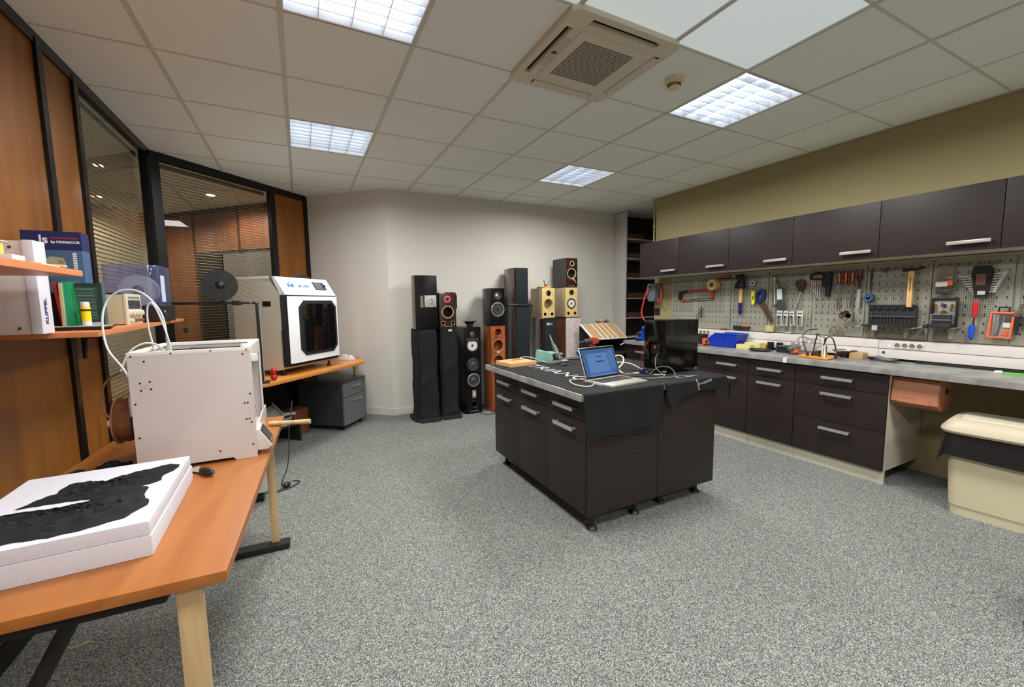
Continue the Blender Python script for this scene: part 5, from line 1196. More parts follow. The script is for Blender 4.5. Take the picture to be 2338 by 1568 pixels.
# --- column 3: open floorstander
t = thing('tower_speaker', 'glossy black tower with a white cone between a tweeter and two dark woofers', 'loudspeaker', (1.722,SY+0.04,0))
cabinet(t, 0.208, 0.33, 1.056, spk_black, spk_black, holes=[(0.108,0.112,0.040)])
port(t, 0.108, 0.112, 0.044)
tweeter(t, 0.100, 0.970, 0.042, mat('tweeter_dark',(60,58,58),0.3,0.5), mat('dome_grey',(150,150,148),0.15,0.9))
driver(t, 0.098, 0.838, 0.084, cone_white, rubber)
driver(t, 0.103, 0.605, 0.080, cone_grey, bezel, plug=False); driver(t, 0.105, 0.415, 0.081, cone_grey, MATS['brushed_steel'], plug=False)
for z in (0.605, 0.415): obj('dust_cap', B().lathe([(0,0.010),(0.02,0.007),(0.03,0.0015)],(0.104,0,z),ax='-y',n=24), mat('dust_cap_grey',(64,68,72),0.35), t)
obj('mounting_plate', B().box(0.028,0.178,-0.0025,-0.0002,0.885,0.925,0.001), mat('plate_dark',(52,52,54),0.4), t)
obj('badge', B().box(0.083,0.132,-0.003,0.0,0.195,0.290,0.001), mat('badge_bronze',(140,124,108),0.4), t)
obj('badge_insert', B().box(0.094,0.121,-0.005,-0.003,0.215,0.262), mat('badge_pale',(206,200,190),0.4), t)
text('lettering', 'TRIANGLE', 0.017, letter, t, TM((0.105,-0.001,0.030),(1,0,0),(0,0,1)), 0.0003, 0, 1.35)
b = B().tube([(1.825,SY+0.03,0.10),(1.828,SY-0.0,0.10),(1.84,SY-0.03,0.05),(1.90,SY-0.07,0.008),(1.98,SY-0.11,0.006),(2.06,SY-0.07,0.006),(2.12,SY-0.02,0.006)],0.004)
single('speaker_cable', b, blc, 'black cable coming out of the black tower port onto the carpet', 'cable')
t = thing('bare_driver', 'bare loudspeaker driver with open basket lying face down on the black tower', 'speaker part', (1.83,SY+0.14,1.057))
obj('magnet', B().cyl((0,0,0.0),(0,0,0.022),0.035,n=24), black_m, t)
for k in range(8): a = k*PI/4; obj('rib', B().cyl((0.03*math.cos(a),0.03*math.sin(a),0.02),(0.065*math.cos(a),0.065*math.sin(a),0.062),0.004,n=6), black_m, t)
obj('rim', B().lathe([(0.062,0.060),(0.080,0.060),(0.080,0.068),(0.062,0.068)],n=34,close=True), black_m, t)
obj('cone', B().lathe([(0.064,0.062),(0.03,0.03),(0,0.028)],n=30), blackmatte, t)
# --- column 4: walnut tower, black curved bookshelf
t = thing('tower_speaker', 'orange walnut tower with three empty driver openings', 'loudspeaker', (2.05,SY,0))
cabinet(t, 0.19, 0.34, 1.066, walnut, walnut, 'lute', holes=[(0.100,0.985,0.044),(0.096,0.818,0.072),(0.096,0.628,0.072)], bulge=0.01)
hole_ring(t, 0.100, 0.985, 0.044, walnut, 0.004); hole_ring(t, 0.096, 0.818, 0.072, rimw, 0.006); hole_ring(t, 0.096, 0.628, 0.072, rimw, 0.006)
obj('label', B().box(0.075,0.117,-0.002,0.0,0.730,0.752), mat('label_white',(196,196,198),0.5), t)
obj('foot_plate', B().box(-0.08,0.20,-0.03,0.35,0.0,0.012) if False else B().box(0.0,0.19,-0.02,0.0,0.0,0.012), mat('plinth_brown',(70,40,28),0.5), t)
t = thing('bookshelf_speaker', 'glossy black curved bookshelf speaker on the orange walnut tower', 'loudspeaker', (2.045,SY-0.005,1.0665))
cabinet(t, 0.195, 0.34, 0.455, spk_black, spk_black, 'lute', holes=[(0.050,0.055,0.019),(0.145,0.055,0.019)], bulge=0.012)
tweeter(t, 0.100, 0.362, 0.056, mat('tweeter_ring_dark',(58,58,60),0.3,0.5), chrome)
driver(t, 0.100, 0.198, 0.088, cone_grey, MATS['brushed_steel'])
port(t, 0.050, 0.055, 0.019); port(t, 0.145, 0.055, 0.019)
# --- column 5: big tower, shorter one above
t = thing('tower_speaker', 'tall dark rosewood tower with full grey cloth grille, below another', 'loudspeaker', (2.37,SY,0))
cabinet(t, 0.22, 0.36, 1.302, spk_brown, spk_brown, 'lute', bulge=0.005); obj('grille', B().box(0.022,0.216,-0.016,-0.001,0.02,1.285,0.004), grille, t)
t = thing('loudspeaker_cabinet', 'dark rosewood speaker with grey cloth grille standing on top of the tallest tower', 'loudspeaker', (2.375,SY,1.326))
cabinet(t, 0.195, 0.37, 0.448, spk_brown, spk_brown, 'lute', bulge=0.005); obj('grille', B().box(0.018,0.190,-0.014,-0.001,0.012,0.438,0.004), grille, t)
b = B().box(-0.005,0.245,-0.02,0.30,0.0,0.014,0.005).tube([(-0.01,-0.018,0.006),(0.23,-0.02,0.008),(0.238,-0.018,-0.06),(0.225,-0.005,-0.14)],0.012,n=8)
single('black_strap', b, blackmatte, 'black padded band wrapped between the two rosewood speakers', 'strap', (2.365,SY,1.3045))
# --- column 6
t = thing('tower_speaker', 'dark rosewood tower with grey grille and small white label, under the left maple speaker', 'loudspeaker', (2.80,SY,0))
cabinet(t, 0.205, 0.33, 1.125, spk_brown, spk_brown, 'lute', bulge=0.008); obj('grille', B().box(0.008,0.197,-0.014,-0.001,0.02,1.115,0.004), grille, t)
obj('label', B().box(0.04,0.085,-0.016,-0.014,1.045,1.075), mat('label_white',(196,196,198),0.5), t)
obj('label_gold', B().box(0.10,0.125,-0.016,-0.014,1.045,1.075), mat('label_gold',(150,136,96),0.4), t)
t = thing('bookshelf_speaker', 'maple bookshelf speaker with an empty woofer hole, holding a tangle of wires', 'loudspeaker', (2.78,SY,1.142))
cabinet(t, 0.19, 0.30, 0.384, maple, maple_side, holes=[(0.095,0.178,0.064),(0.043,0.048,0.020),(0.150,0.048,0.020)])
hole_ring(t, 0.095, 0.178, 0.064, rimw, 0.006); tweeter(t, 0.097, 0.318, 0.036, rubber, mat('dome_black',(22,22,24),0.12)); port(t,0.043,0.048,0.02); port(t,0.150,0.048,0.02)
b = B(); random.seed(8)
for k in range(8): b.tube([(random.uniform(-0.10,0.10),random.uniform(-0.02,0.06),random.uniform(0.0,0.02)) for _ in range(5)],0.004,n=6,sub=4)
t = thing('circuit_tangle', 'tangle of yellow and brown wires with upright leads on the left maple speaker', 'wires', (2.86,SY+0.09,1.530))
obj('wires', b, mat('wire_yellow',(206,186,90),0.5), t)
obj('coil', B().lathe([(0.012,0),(0.028,0),(0.028,0.016),(0.012,0.016)],(-0.06,0,0.0),n=20,close=True), mat('coil_copper',(130,80,50),0.4,0.4), t)
obj('red_piece', B().box(0.02,0.055,0.0,0.03,0.015,0.045,0.003), red, t)
obj('upright_lead', B().tube([(0.05,0.01,0.03),(0.08,0.0,0.08),(0.12,0.0,0.14),(0.13,0.0,0.165)],0.004), mat('lead_grey',(110,104,100),0.4), t)
obj('short_lead', B().tube([(0.03,0.01,0.03),(0.01,0.0,0.07),(0.0,0.0,0.10)],0.005), mat('lead_brown',(110,60,40),0.4), t)
single('black_cord_bundle', B().tube([(2.80,SY-0.01,1.132),(2.86,SY-0.012,1.135),(2.92,SY-0.008,1.133),(2.99,SY-0.01,1.134),(3.0,SY+0.05,1.133)],0.0065,n=8), blc, 'black cord squeezed under the left maple speaker', 'cord')
# --- column 7
t = thing('tower_speaker', 'walnut tower with a pale grey unpainted front, rightmost', 'loudspeaker', (3.155,SY,0))
cabinet(t, 0.235, 0.34, 1.130, ramp_mat('primer_grey',[(0.3,(178,166,164)),(0.7,(204,194,190))],(5,5,5),3,6,0.75), ramp_mat('plain_walnut',[(0.3,(96,56,34)),(0.7,(124,74,46))],(10,10,0.8),3,5,0.4))
obj('top_board', B().box(-0.003,0.238,-0.002,0.342,1.1305,1.138), mat('plinth_brown',(70,40,28),0.5), t)
t = thing('bookshelf_speaker', 'maple bookshelf speaker with a white cone, under the black one', 'loudspeaker', (3.145,SY,1.142))
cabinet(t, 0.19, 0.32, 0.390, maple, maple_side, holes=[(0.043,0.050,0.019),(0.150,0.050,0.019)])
tweeter(t, 0.093, 0.328, 0.036, rubber, mat('dome_black',(22,22,24),0.12)); driver(t, 0.090, 0.180, 0.070, cone_white, rubber); port(t,0.043,0.05,0.019); port(t,0.150,0.05,0.019)
t = thing('bookshelf_speaker', 'black bookshelf speaker at the very top with an empty ringed woofer hole', 'loudspeaker', (3.148,SY,1.536))
cabinet(t, 0.185, 0.32, 0.385, spk_brown, mat('speaker_side_grey',(58,56,56),0.6), holes=[(0.092,0.180,0.062),(0.098,0.312,0.026)])
hole_ring(t, 0.092, 0.180, 0.062, rimw, 0.011); hole_ring(t, 0.098, 0.312, 0.026, rimw, 0.010)
obj('loose_wires', B().tube([(0.11,0.01,0.13),(0.13,-0.015,0.10),(0.145,-0.02,0.06)],0.004).tube([(0.10,0.01,0.12),(0.12,-0.012,0.09),(0.15,-0.015,0.075)],0.003), mat('wire_pink',(206,150,130),0.4), t)
text('lettering', 'TRIANGLE', 0.014, letter, t, TM((0.095,-0.001,0.018),(1,0,0),(0,0,1)), 0.0003, 0, 1.3)
single('black_cord_bundle', B().tube([(3.12,SY+0.05,1.145),(3.10,SY-0.008,1.145),(3.04,SY-0.01,1.148),(3.02,SY+0.03,1.146)],0.007,n=8), blc, 'short black cord loop left of the white coned maple speaker', 'cord')
# ================================================================ LEFT SIDE: DESKS
dk = -0.049
def desk_leg(t, x, y, z1, m=oak):
    obj('leg', B().box(x-0.035,x+0.035,y-0.011,y+0.011,0.03,z1,0.002), m, t)
t = thing('desk', 'long pearwood desk with pale legs in the left foreground', 'desk', (-0.187,1.106,0), dk)
obj('top', B().box(-0.68,0.0,0.0,1.475,0.712,0.738,0.002), beech_top, t)
obj('leg', B().box(-0.108,-0.058,0.035,0.055,0.02,0.711,0.002), oak, t)
obj('leg', B().box(-0.100,-0.060,1.445,1.465,0.03,0.711,0.002), oak, t)
obj('leg', B().box(-0.66,-0.60,0.035,0.065,0.02,0.711,0.002), oak, t); obj('leg', B().box(-0.66,-0.60,1.425,1.455,0.03,0.711,0.002), oak, t)
obj('rail', B().box(-0.66,-0.13,0.05,0.085,0.665,0.711,0.006), blackmatte, t); obj('rail', B().box(-0.66,-0.06,1.40,1.43,0.665,0.711,0.006), blackmatte, t)
obj('brace', B().cyl((-0.30,0.07,0.67),(-0.62,0.10,0.06),0.016,n=12), blackmatte, t)
obj('foot', B().box(-0.66,-0.01,1.405,1.475,0.0,0.035,0.010), blackmatte, t); obj('foot', B().box(-0.66,-0.01,0.02,0.09,0.0,0.035,0.010), blackmatte, t)
t = thing('corner_desk', 'angled pearwood desk under the large white printer', 'desk', (0,0,0))
d2 = [(0.585,4.675),(-0.262,3.715),(-0.72,3.60),(-0.98,3.62),(-0.98,4.50),(-0.02,5.44),(0.16,5.60),(0.60,5.14)]
_ = [(0.585,4.675),(-0.262,3.715),(-0.72,3.60),(-0.98,3.62),(-0.98,4.50),(-0.02,5.44),(0.10,5.30)]
obj('top', B().prism(d2,0.712,0.738,'xy',bev=0.002), ramp_mat('pearwood_desktop_2', [(0.2,(176,108,48)),(0.55,(196,128,62)),(0.9,(206,142,76))], (1,1,7), 2.0, 5, 0.36), t)
obj('leg', B().rot(z=0.84,at=(0.535,5.12,0)).box(-0.03,0.03,-0.012,0.012,0,0.711,0.002), oak, t)
obj('leg', B().box(-0.62,-0.56,3.66,3.69,0,0.711,0.002), oak, t); obj('leg', B().box(-0.92,-0.86,4.2,4.23,0,0.711,0.002), oak, t)
obj('back_panel', B().prism([(-0.95,4.42),(-0.05,5.30),(-0.03,5.28),(-0.93,4.40)],0.15,0.711), blackmatte, t)
# pedestal
t = thing('drawer_pedestal', 'charcoal two drawer pedestal on castors under the angled desk', 'drawer unit', (0.351,4.64,0), math.atan2(0.337,0.268))
ch_side = mat('charcoal_side', (52,54,58), 0.5); ch_front = mat('charcoal_front', (98,100,104), 0.45)
obj('body', B().box(0,0.43,0.02,0.55,0.055,0.510,0.003), ch_side, t)
obj('top', B().box(-0.003,0.433,0.0,0.553,0.5105,0.533,0.003), mat('charcoal_top',(62,64,66),0.4), t)
for z0, z1 in ((0.362,0.508),(0.060,0.356)):
    d = obj('drawer', B().box(0.002,0.428,0.0,0.019,z0,z1,0.002), ch_front, t)
    zz_ = z1-0.045; obj('handle', B().tube([(0.15,0.0,zz_),(0.152,-0.025,zz_),(0.29,-0.025,zz_),(0.292,0.0,zz_)],0.005,sub=1), steel, d)
obj('lock', B().cyl((0.385,-0.004,0.478),(0.385,0.0,0.478),0.009,n=12), black_m, t)
for x in (0.05,0.38):
    for y in (0.06,0.49): obj('castor', B().cyl((x-0.012,y,0.024),(x+0.012,y,0.024),0.024,n=16).cyl((x,y,0.03),(x,y,0.055),0.01,n=8), black_m, t)
# large enclosed printer
pg_ = mat('printer_warm_grey', (192,188,176), 0.42); pw = mat('printer_white', (232,234,236), 0.35); pk_ = mat('printer_black_gap',(18,18,20),0.35)
t = thing('large_3d_printer', 'large white and grey enclosed printer with a dark octagonal window on the angled desk', '3D printer', (-0.150,4.035,0.739), math.atan2(0.524,0.456))
W, D, H0, H1 = 0.69, 0.50, 0.045, 0.845
def sideprof(x0, x1, m, nm, off=0.0):
    return obj(nm, B().prism([(0.06+off,H0),(D,H0),(D,H1-0.01),(0.10+off,H1-0.01),(0.004+off,H1-0.14),(0.004+off,0.11),(0.03+off,H0+0.008)],x0,x1,'yz',bev=0.002), m, t)
body = sideprof(0.0, W, pg_, 'body')
obj('top_cover', B().box(-0.003,W+0.003,0.10,D+0.003,H1-0.012,H1+0.012,0.004), pw, t)
obj('control_panel', B().prism([(0.102,H1+0.012),(0.075,H1+0.012),(-0.028,H1-0.145),(-0.010,H1-0.152),(0.10,H1-0.02)],0.03,W-0.005,'yz',bev=0.003), pw, t)
obj('panel_end', B().prism([(0.102,H1+0.012),(0.075,H1+0.010),(0.0,H1-0.145),(0.10,H1-0.02)],0.0,0.032,'yz',bev=0.001), mat('printer_grey',(120,120,118),0.4), t)
obj('door_gap', B().prism([(0.0,0.004),(0.045,-0.020),(W,-0.020),(W,0.004)],0.075,H1-0.150,'xy'), pk_, t)
door = obj('door', B().prism([(0.020,0.004),(0.085,-0.042),(W-0.012,-0.042),(W+0.004,-0.02),(W+0.004,0.004)],0.100,H1-0.158,'xy',bev=0.003), pw, t)
ox = lambda x0,x1,z0,z1,c_: [(x0+c_,z0),(x1-c_,z0),(x1,z0+c_),(x1,z1-c_),(x1-c_,z1),(x0+c_,z1),(x0,z1-c_),(x0,z0+c_)]
obj('window_frame', B().prism(ox(0.155,0.655,0.155,0.650,0.06),-0.0475,-0.0425,'xz',bev=0.001), mat('window_frame_dark',(40,40,44),0.3), door)
obj('window', B().prism(ox(0.185,0.63,0.185,0.620,0.045),-0.0485,-0.0476,'xz'), mat('window_dark',(12,11,14),0.06,coat=0.6), door)
obj('handle', B().prism([(0.0,0.10),(0.0,0.395),(0.03,0.44),(0.03,0.10)],-0.006,0.02,'xz') , pk_, t)
obj('side_recess', B().box(-0.002,0.001,0.10,0.185,0.60,0.645,0.001), mat('recess_black',(10,10,11),0.3), t)
MP = Matrix.Translation((0,0,0))
sl = Vector((0, 0.103, 0.157)).normalized(); nrm = Vector((0,-0.157,0.103)).normalized()
def onpanel(x, f, o=0.0015):
    p = Vector((x, -0.028+0.103*f, H1-0.145+0.157*f)) + nrm*o; return p
navyprint = mat('print_blue', (36,96,160), 0.5)
def tilted(pos): return Matrix(((1,0,0,pos[0]),(0,sl.y,nrm.y,pos[1]),(0,sl.z,nrm.z,pos[2]),(0,0,0,1)))
text('lettering', 'MD-400D', 0.036, navyprint, t, tilted(onpanel(0.318,0.50,0.001)), 0.0004, 0.001)
text('lettering', 'MINGDA', 0.016, mat('print_pale_blue',(150,180,200),0.5), t, tilted(onpanel(0.20,0.20,0.001)), 0.0003) if False else None
def tprism(poly, pos, m, nm):
    b = B(); b.M = tilted(pos); b.prism(poly,0.0,0.001); return obj(nm, b, m, t)
tprism([(0.72*a,0.85*b_) for a,b_ in [(-0.05,0.03),(-0.012,0.004),(0.0,-0.012),(0.012,0.004),(0.05,0.03),(0.048,-0.03),(0.016,-0.012),(0.0,-0.032),(-0.016,-0.012),(-0.048,-0.03)]], onpanel(0.155,0.55,0.001), navyprint, 'emblem')
tprism([(-0.008,0.022),(0.0,0.012),(0.008,0.022),(0.003,0.032),(-0.003,0.032)], onpanel(0.155,0.55,0.001), navyprint, 'emblem')
tprism([(-0.04,-0.004),(0.04,-0.004),(0.04,0.002),(-0.04,0.002)], onpanel(0.16,0.20,0.001), mat('print_pale_blue',(150,180,200),0.5), 'emblem_line')
tprism([(-0.078,-0.045),(0.078,-0.045),(0.078,0.045),(-0.078,0.045)], onpanel(0.525,0.55,0.001), mat('display_grey',(70,74,78),0.2), 'display')
tprism([(-0.052,-0.036),(0.030,-0.036),(0.030,0.036),(-0.052,0.036)], onpanel(0.52,0.55,0.002), mat('display_glass',(96,100,104),0.15), 'display')
b = B(); b.M = tilted(onpanel(0.588,0.55,0.002)); b.lathe([(0,0.014),(0.010,0.013),(0.013,0.0)],n=18); obj('knob', b, black_m, t)
for x, y in ((0.05,0.06),(W-0.05,0.06),(0.05,D-0.06),(W-0.05,D-0.06)): obj('foot', B().lathe([(0,0.0),(0.022,0.0),(0.022,0.012),(0.010,0.016),(0.012,H0),(0,H0)],(x,y,0),n=18), darkmetal, t)
single('black_bracket', B().prism([(-0.10,0.0),(0.08,0.0),(0.10,0.02),(0.02,0.024),(-0.02,0.034),(-0.08,0.02)],-0.02,0.02,'xz',bev=0.003), blackmatte, 'black bracket lying on top of the large white printer', 'bracket', (0.02,4.42,1.5975), 0.85)
# pedestal-like white computer under the near desk end
t = thing('computer_tower', 'pale cabinet on a black castor under the far end of the desk', 'cabinet', (-0.36,3.20,0))
obj('case', B().box(-0.36,0.085,0.0,0.40,0.075,0.60,0.004), mat('case_pale',(196,196,190),0.4), t)
for x, y in ((0.04,0.05),(-0.31,0.05),(0.04,0.35),(-0.31,0.35)): obj('castor', B().cyl((x-0.02,y,0.034),(x+0.02,y,0.034),0.034,n=18), black_m, t)
b = B().tube([(-0.10,3.62,0.60),(-0.13,3.52,0.40),(-0.15,3.46,0.16),(-0.20,3.42,0.02),(-0.14,3.50,0.006),(-0.08,3.46,0.006),(-0.14,3.38,0.006),(-0.24,3.33,0.006)],0.004)
single('hanging_cable', b, blc, 'black cable hanging down beside the pale cabinet and coiling on the carpet', 'cable')
t = thing('mains_plug', 'black mains plug lying on the carpet by the desk leg', 'plug', (-0.165,3.40,0.0), -0.6)
obj('body', B().sph((0,0,0.022),0.022,(1.0,1.35,1.0),16,10), black_m, t)
for s_ in (-1,1): obj('pin', B().cyl((s_*0.009,0.025,0.026),(s_*0.009,0.055,0.030),0.0025,n=8), steel, t)
obj('lead', B().tube([(0,-0.025,0.02),(-0.02,-0.07,0.006),(-0.07,-0.09,0.006),(-0.12,-0.08,0.006)],0.004), blc, t)
# clutter under the angled desk
t = thing('metal_tray', 'grey sheet metal tray leaning under the angled desk', 'tray', (-0.34,3.98,0.40), 0.3, rot=(0.25,-0.35,0.3))
obj('tray', B().box(-0.14,0.14,-0.12,0.12,0,0.008).box(-0.14,-0.132,-0.12,0.12,0,0.03).box(0.132,0.14,-0.12,0.12,0,0.03), mat('tray_steel',(150,156,152),0.4,0.3), t)
for k in range(6):
    single('magazine', B().box(-0.14,0.14,-0.10,0.10,0,0.018,0.001), [mat('mag_white',(190,186,178),0.6),mat('mag_dark',(64,58,56),0.6),mat('mag_tan',(140,110,84),0.6)][k%3], ['lowest','second','third','fourth','fifth','topmost'][k]+' magazine of the pile under the angled desk', 'magazine', (-0.33+0.008*k,4.50,0.19+0.0185*k), 0.5+0.07*k, 'pile of magazines')
single('pale_board', B().box(-0.24,0.17,-0.03,0.03,0,0.014), mat('board_pale_green',(186,200,184),0.5), 'pale narrow board lying on the magazine pile', 'board', (-0.27,4.45,0.3015), 0.1)
t = thing('low_shelf', 'low dark shelf under the angled desk holding the magazines', 'shelf', (-0.34,4.51,0), 0.75)
obj('top', B().box(-0.24,0.24,-0.15,0.15,0.17,0.188), blackmatte, t); obj('side', B().box(-0.24,-0.22,-0.15,0.15,0,0.17), blackmatte, t); obj('side', B().box(0.22,0.24,-0.15,0.15,0,0.17), blackmatte, t)
single('brown_carton', B().box(-0.10,0.10,-0.08,0.08,0,0.27,0.002), mat('carton_brown',(110,62,36),0.7), 'brown carton standing under the angled desk beside the pedestal', 'box', (-0.115,4.83,0.0), 0.8)
t = thing('red_balls', 'pair of glossy red balls at the near corner of the angled desk', 'ornament', (-0.225,3.86,0.739))
obj('ball', B().sph((0,0,0.026),0.026,(1,1,1),18,12), mat('glossy_red',(170,18,20),0.12), t); obj('ball', B().sph((0.0,0.0,0.076),0.024,(1,1,1.1),18,12), MATS['glossy_red'], t)
t = thing('power_strip', 'white power strip with plugs at the right end of the angled desk', 'power strip', (0.42,4.86,0.739), -0.75)
obj('body', B().box(-0.09,0.09,-0.025,0.025,0,0.035,0.006), white_m, t); obj('plug', B().box(-0.06,0.0,-0.02,0.02,0.0355,0.062,0.006), white_m, t); obj('plug', B().box(0.03,0.07,-0.018,0.018,0.0355,0.055,0.006), white_m, t)
obj('lead', B().tube([(-0.09,0,0.015),(-0.14,0.01,0.05),(-0.20,0.0,0.06),(-0.22,0.02,0.01)],0.004), blc, t)
obj('white_lead', B().tube([(0.09,0,0.02),(0.12,-0.02,0.0),(0.10,-0.04,-0.08),(0.02,-0.05,-0.14)],0.003), whc, t)
# ================================================================ SMALL OPEN-TOP PRINTER ON THE DESK
pnl = mat('milky_acrylic', (206,198,196), 0.3)
t = thing('desktop_3d_printer', 'white open-topped printer with a plain milky side panel and looping tubes on the desk', '3D printer', (-0.560,1.915,0.7385), 0.005)
w_, d_, h_ = 0.372, 0.46, 0.445
near = obj('side_panel', B().prism([(0.0,0.0),(0.09,0.0),(0.10,0.014),(0.29,0.014),(0.30,0.0),(w_,0.0),(w_,h_),(0.0,h_)],0.0,0.006,'xz',bev=0.001), pnl, t)
obj('side_panel', B().box(0,w_,d_-0.006,d_,0.0,h_,0.001), pnl, t)
bk = obj('back_panel', B().box(0,0.006,0.006,d_-0.006,0.014,h_,0.001), pnl, t)
obj('base_panel', B().box(0.006,w_-0.006,0.006,d_-0.006,0.055,0.061), pnl, t)
fp = obj('front_panel', B().box(w_-0.006,w_,0.006,d_-0.006,0.014,h_,0.001), pnl, t)
cut(fp, [B().box(w_-0.05,w_+0.05,0.035,d_-0.035,0.10,h_-0.055)])
obj('top_rim', B().box(0.0,w_,-0.001,0.012,h_-0.012,h_+0.002,0.001).box(0.0,w_,d_-0.012,d_+0.001,h_-0.012,h_+0.002,0.001).box(0.0,0.012,0.0,d_,h_-0.012,h_+0.002,0.001).box(w_-0.028,w_,0.0,d_,h_-0.008,h_+0.002,0.001), mat('rim_white',(236,234,230),0.35), t)
b = B()
for x, z in ((0.012,h_-0.012),(0.125,h_-0.008),(0.245,h_-0.006),(w_-0.012,h_-0.008),(0.047,h_-0.032),(w_-0.025,h_-0.025),(0.03,0.335),(0.058,0.338),(0.032,0.308),(0.060,0.311),(0.012,0.26),(0.014,0.135),(0.018,0.012),(0.15,0.03),(0.25,0.045),(w_-0.012,0.055),(w_-0.012,0.145),(w_-0.028,0.16),(w_-0.018,0.16),(w_-0.030,0.225),(w_-0.020,0.225),(w_-0.010,0.26)):
    b.lathe([(0,0.0022),(0.0028,0.0018),(0.0036,0.0)],(x,0.0,z),ax='-y',n=10)
obj('screws', b, darkmetal, near)
obj('round_mark', B().lathe([(0,0.0008),(0.011,0.0008),(0.011,0)],(0.046,0,0.323),ax='-y',n=20), mat('mark_grey',(196,192,186),0.4), near)
b = B()
for y in (0.05,0.42): b.cyl((0.02,y,h_-0.03),(w_-0.02,y,h_-0.03),0.004,n=8)
for x in (0.04,0.33): b.cyl((x,0.02,h_-0.042),(x,d_-0.02,h_-0.042),0.004,n=8)
b.cyl((0.02,0.26,h_-0.036),(w_-0.02,0.26,h_-0.036),0.003,n=8).cyl((0.16,0.02,h_-0.036),(0.16,d_-0.02,h_-0.036),0.003,n=8)
obj('guide_rods', b, darkmetal, t)
obj('print_head', B().box(0.13,0.19,0.23,0.29,h_-0.09,h_-0.012,0.004), black_m, t)
obj('motor_cover', B().box(0.02,0.06,0.02,0.08,h_-0.08,h_-0.016,0.003), black_m, t); obj('motor_cover', B().box(0.30,0.345,0.38,0.44,h_-0.08,h_-0.016,0.003), white_m, t)
obj('build_plate', B().box(0.05,w_-0.03,0.06,d_-0.06,0.12,0.128,0.001), mat('plate_glass',(70,104,104),0.1), t)
dsp = obj('display_block', B().prism([(w_,0.02),(w_+0.038,0.02),(w_+0.052,0.035),(w_+0.010,0.105),(w_,0.105)],0.02,0.14,'xz',bev=0.003), pnl, t)
b = B(); b.prism([(w_+0.0515,0.040),(w_+0.0535,0.040),(w_+0.016,0.102),(w_+0.014,0.102)],0.03,0.13,'xz'); obj('display', b, mat('glossy_black',(16,16,18),0.08), dsp)
obj('clip', B().box(w_,w_+0.022,0.03,0.05,h_-0.06,h_-0.03,0.004), white_m, t)
# feeder and brown spool on the back
obj('feeder', B().box(-0.030,-0.001,0.08,0.13,0.20,0.275,0.006), white_m, t)
br = mat('filament_brown', (112,70,42), 0.3)
obj('spool_holder', B().cyl((-0.001,0.17,0.165),(-0.12,0.17,0.165),0.014,n=16), white_m, t)
wt = mat('clear_tube', (206,208,214), 0.25)
obj('feed_tube', B().tube([(-0.02,0.12,0.26),(-0.055,0.17,0.36),(-0.115,0.22,0.45),(-0.130,0.25,0.56),(-0.115,0.27,0.635),(-0.07,0.27,0.675),(-0.015,0.27,0.67),(0.03,0.27,0.62),(0.055,0.265,0.55),(0.062,0.26,0.42)],0.0038,n=10), wt, t)
obj('feed_tube', B().tube([(0.02,0.25,0.43),(0.005,0.26,0.52),(0.005,0.265,0.60),(0.02,0.265,0.625),(0.04,0.265,0.58),(0.065,0.255,0.48),(0.075,0.25,0.40)],0.0034,n=10), wt, t)
obj('feed_tube', B().tube([(-0.075,0.19,0.36),(-0.05,0.21,0.43),(-0.01,0.23,0.462),(0.03,0.24,0.455),(0.05,0.25,0.42)],0.0042,n=10), mat('tube_cream',(196,190,170),0.3), t)
obj('brown_filament_loop', B().tube([(-0.075,0.19,0.36),(-0.125,0.20,0.32),(-0.145,0.20,0.24),(-0.120,0.19,0.18),(-0.09,0.17,0.19)],0.004,n=8), mat('tube_brown',(120,84,64),0.3), t)
t = thing('filament_spool', 'brown filament spool hanging on the back of the small white printer', 'spool', (-0.618,2.085,0.912))
obj('winding', B().lathe([(0.02,-0.026),(0.080,-0.026),(0.084,0.0),(0.080,0.026),(0.02,0.026)],ax='x',n=40,close=True), br, t)
obj('flange', B().lathe([(0.018,0.026),(0.090,0.026),(0.090,0.031),(0.018,0.031)],ax='x',n=40,close=True), mat('flange_dark',(44,30,26),0.2), t)
obj('flange', B().lathe([(0.018,-0.031),(0.090,-0.031),(0.090,-0.026),(0.018,-0.026)],ax='x',n=40,close=True), mat('flange_amber',(150,104,68),0.2), t)
# spool on an arm
t = thing('spool_stand', 'black metal post with a long cross bar standing on the angled desk', 'stand', (-0.30,3.78,0.739))
obj('post', B().box(-0.012,0.012,-0.012,0.012,0.012,0.640,0.002), black_m, t); obj('foot', B().box(-0.05,0.05,-0.05,0.05,0,0.012,0.002), black_m, t)
obj('cross_bar', B().box(-0.52,0.012,-0.008,0.008,0.622,0.640,0.002), black_m, t); obj('clamp', B().box(-0.16,-0.10,-0.012,0.012,0.614,0.648,0.003), black_m, t)
obj('screw', B().cyl((-0.04,-0.012,0.634),(-0.04,-0.018,0.634),0.006,n=10).cyl((0.0,-0.012,0.634),(0.0,-0.018,0.634),0.006,n=10), steel, t)
obj('edge_strip', B().box(0.0125,0.017,-0.012,0.012,0.012,0.632), steel, t)
obj('upright', B().box(-0.235,-0.212,-0.008,0.008,0.640,0.770,0.002), black_m, t)
t = thing('filament_spool', 'black filament spool held up on the cross bar, facing the room', 'spool', (-0.522,3.735,1.502), 0.12)
fl = [(0.030,0.0),(0.113,0.0),(0.113,0.004),(0.030,0.004)]
f1 = obj('flange', B().lathe(fl,ax='-y',n=44,close=True), mat('spool_black',(26,26,28),0.4), t)
cut(f1, [B().cyl((0.058*math.cos(a),0.05,0.058*math.sin(a)),(0.058*math.cos(a),-0.05,0.058*math.sin(a)),0.014,n=16) for a in (0.3,1.87,3.44,5.0)])
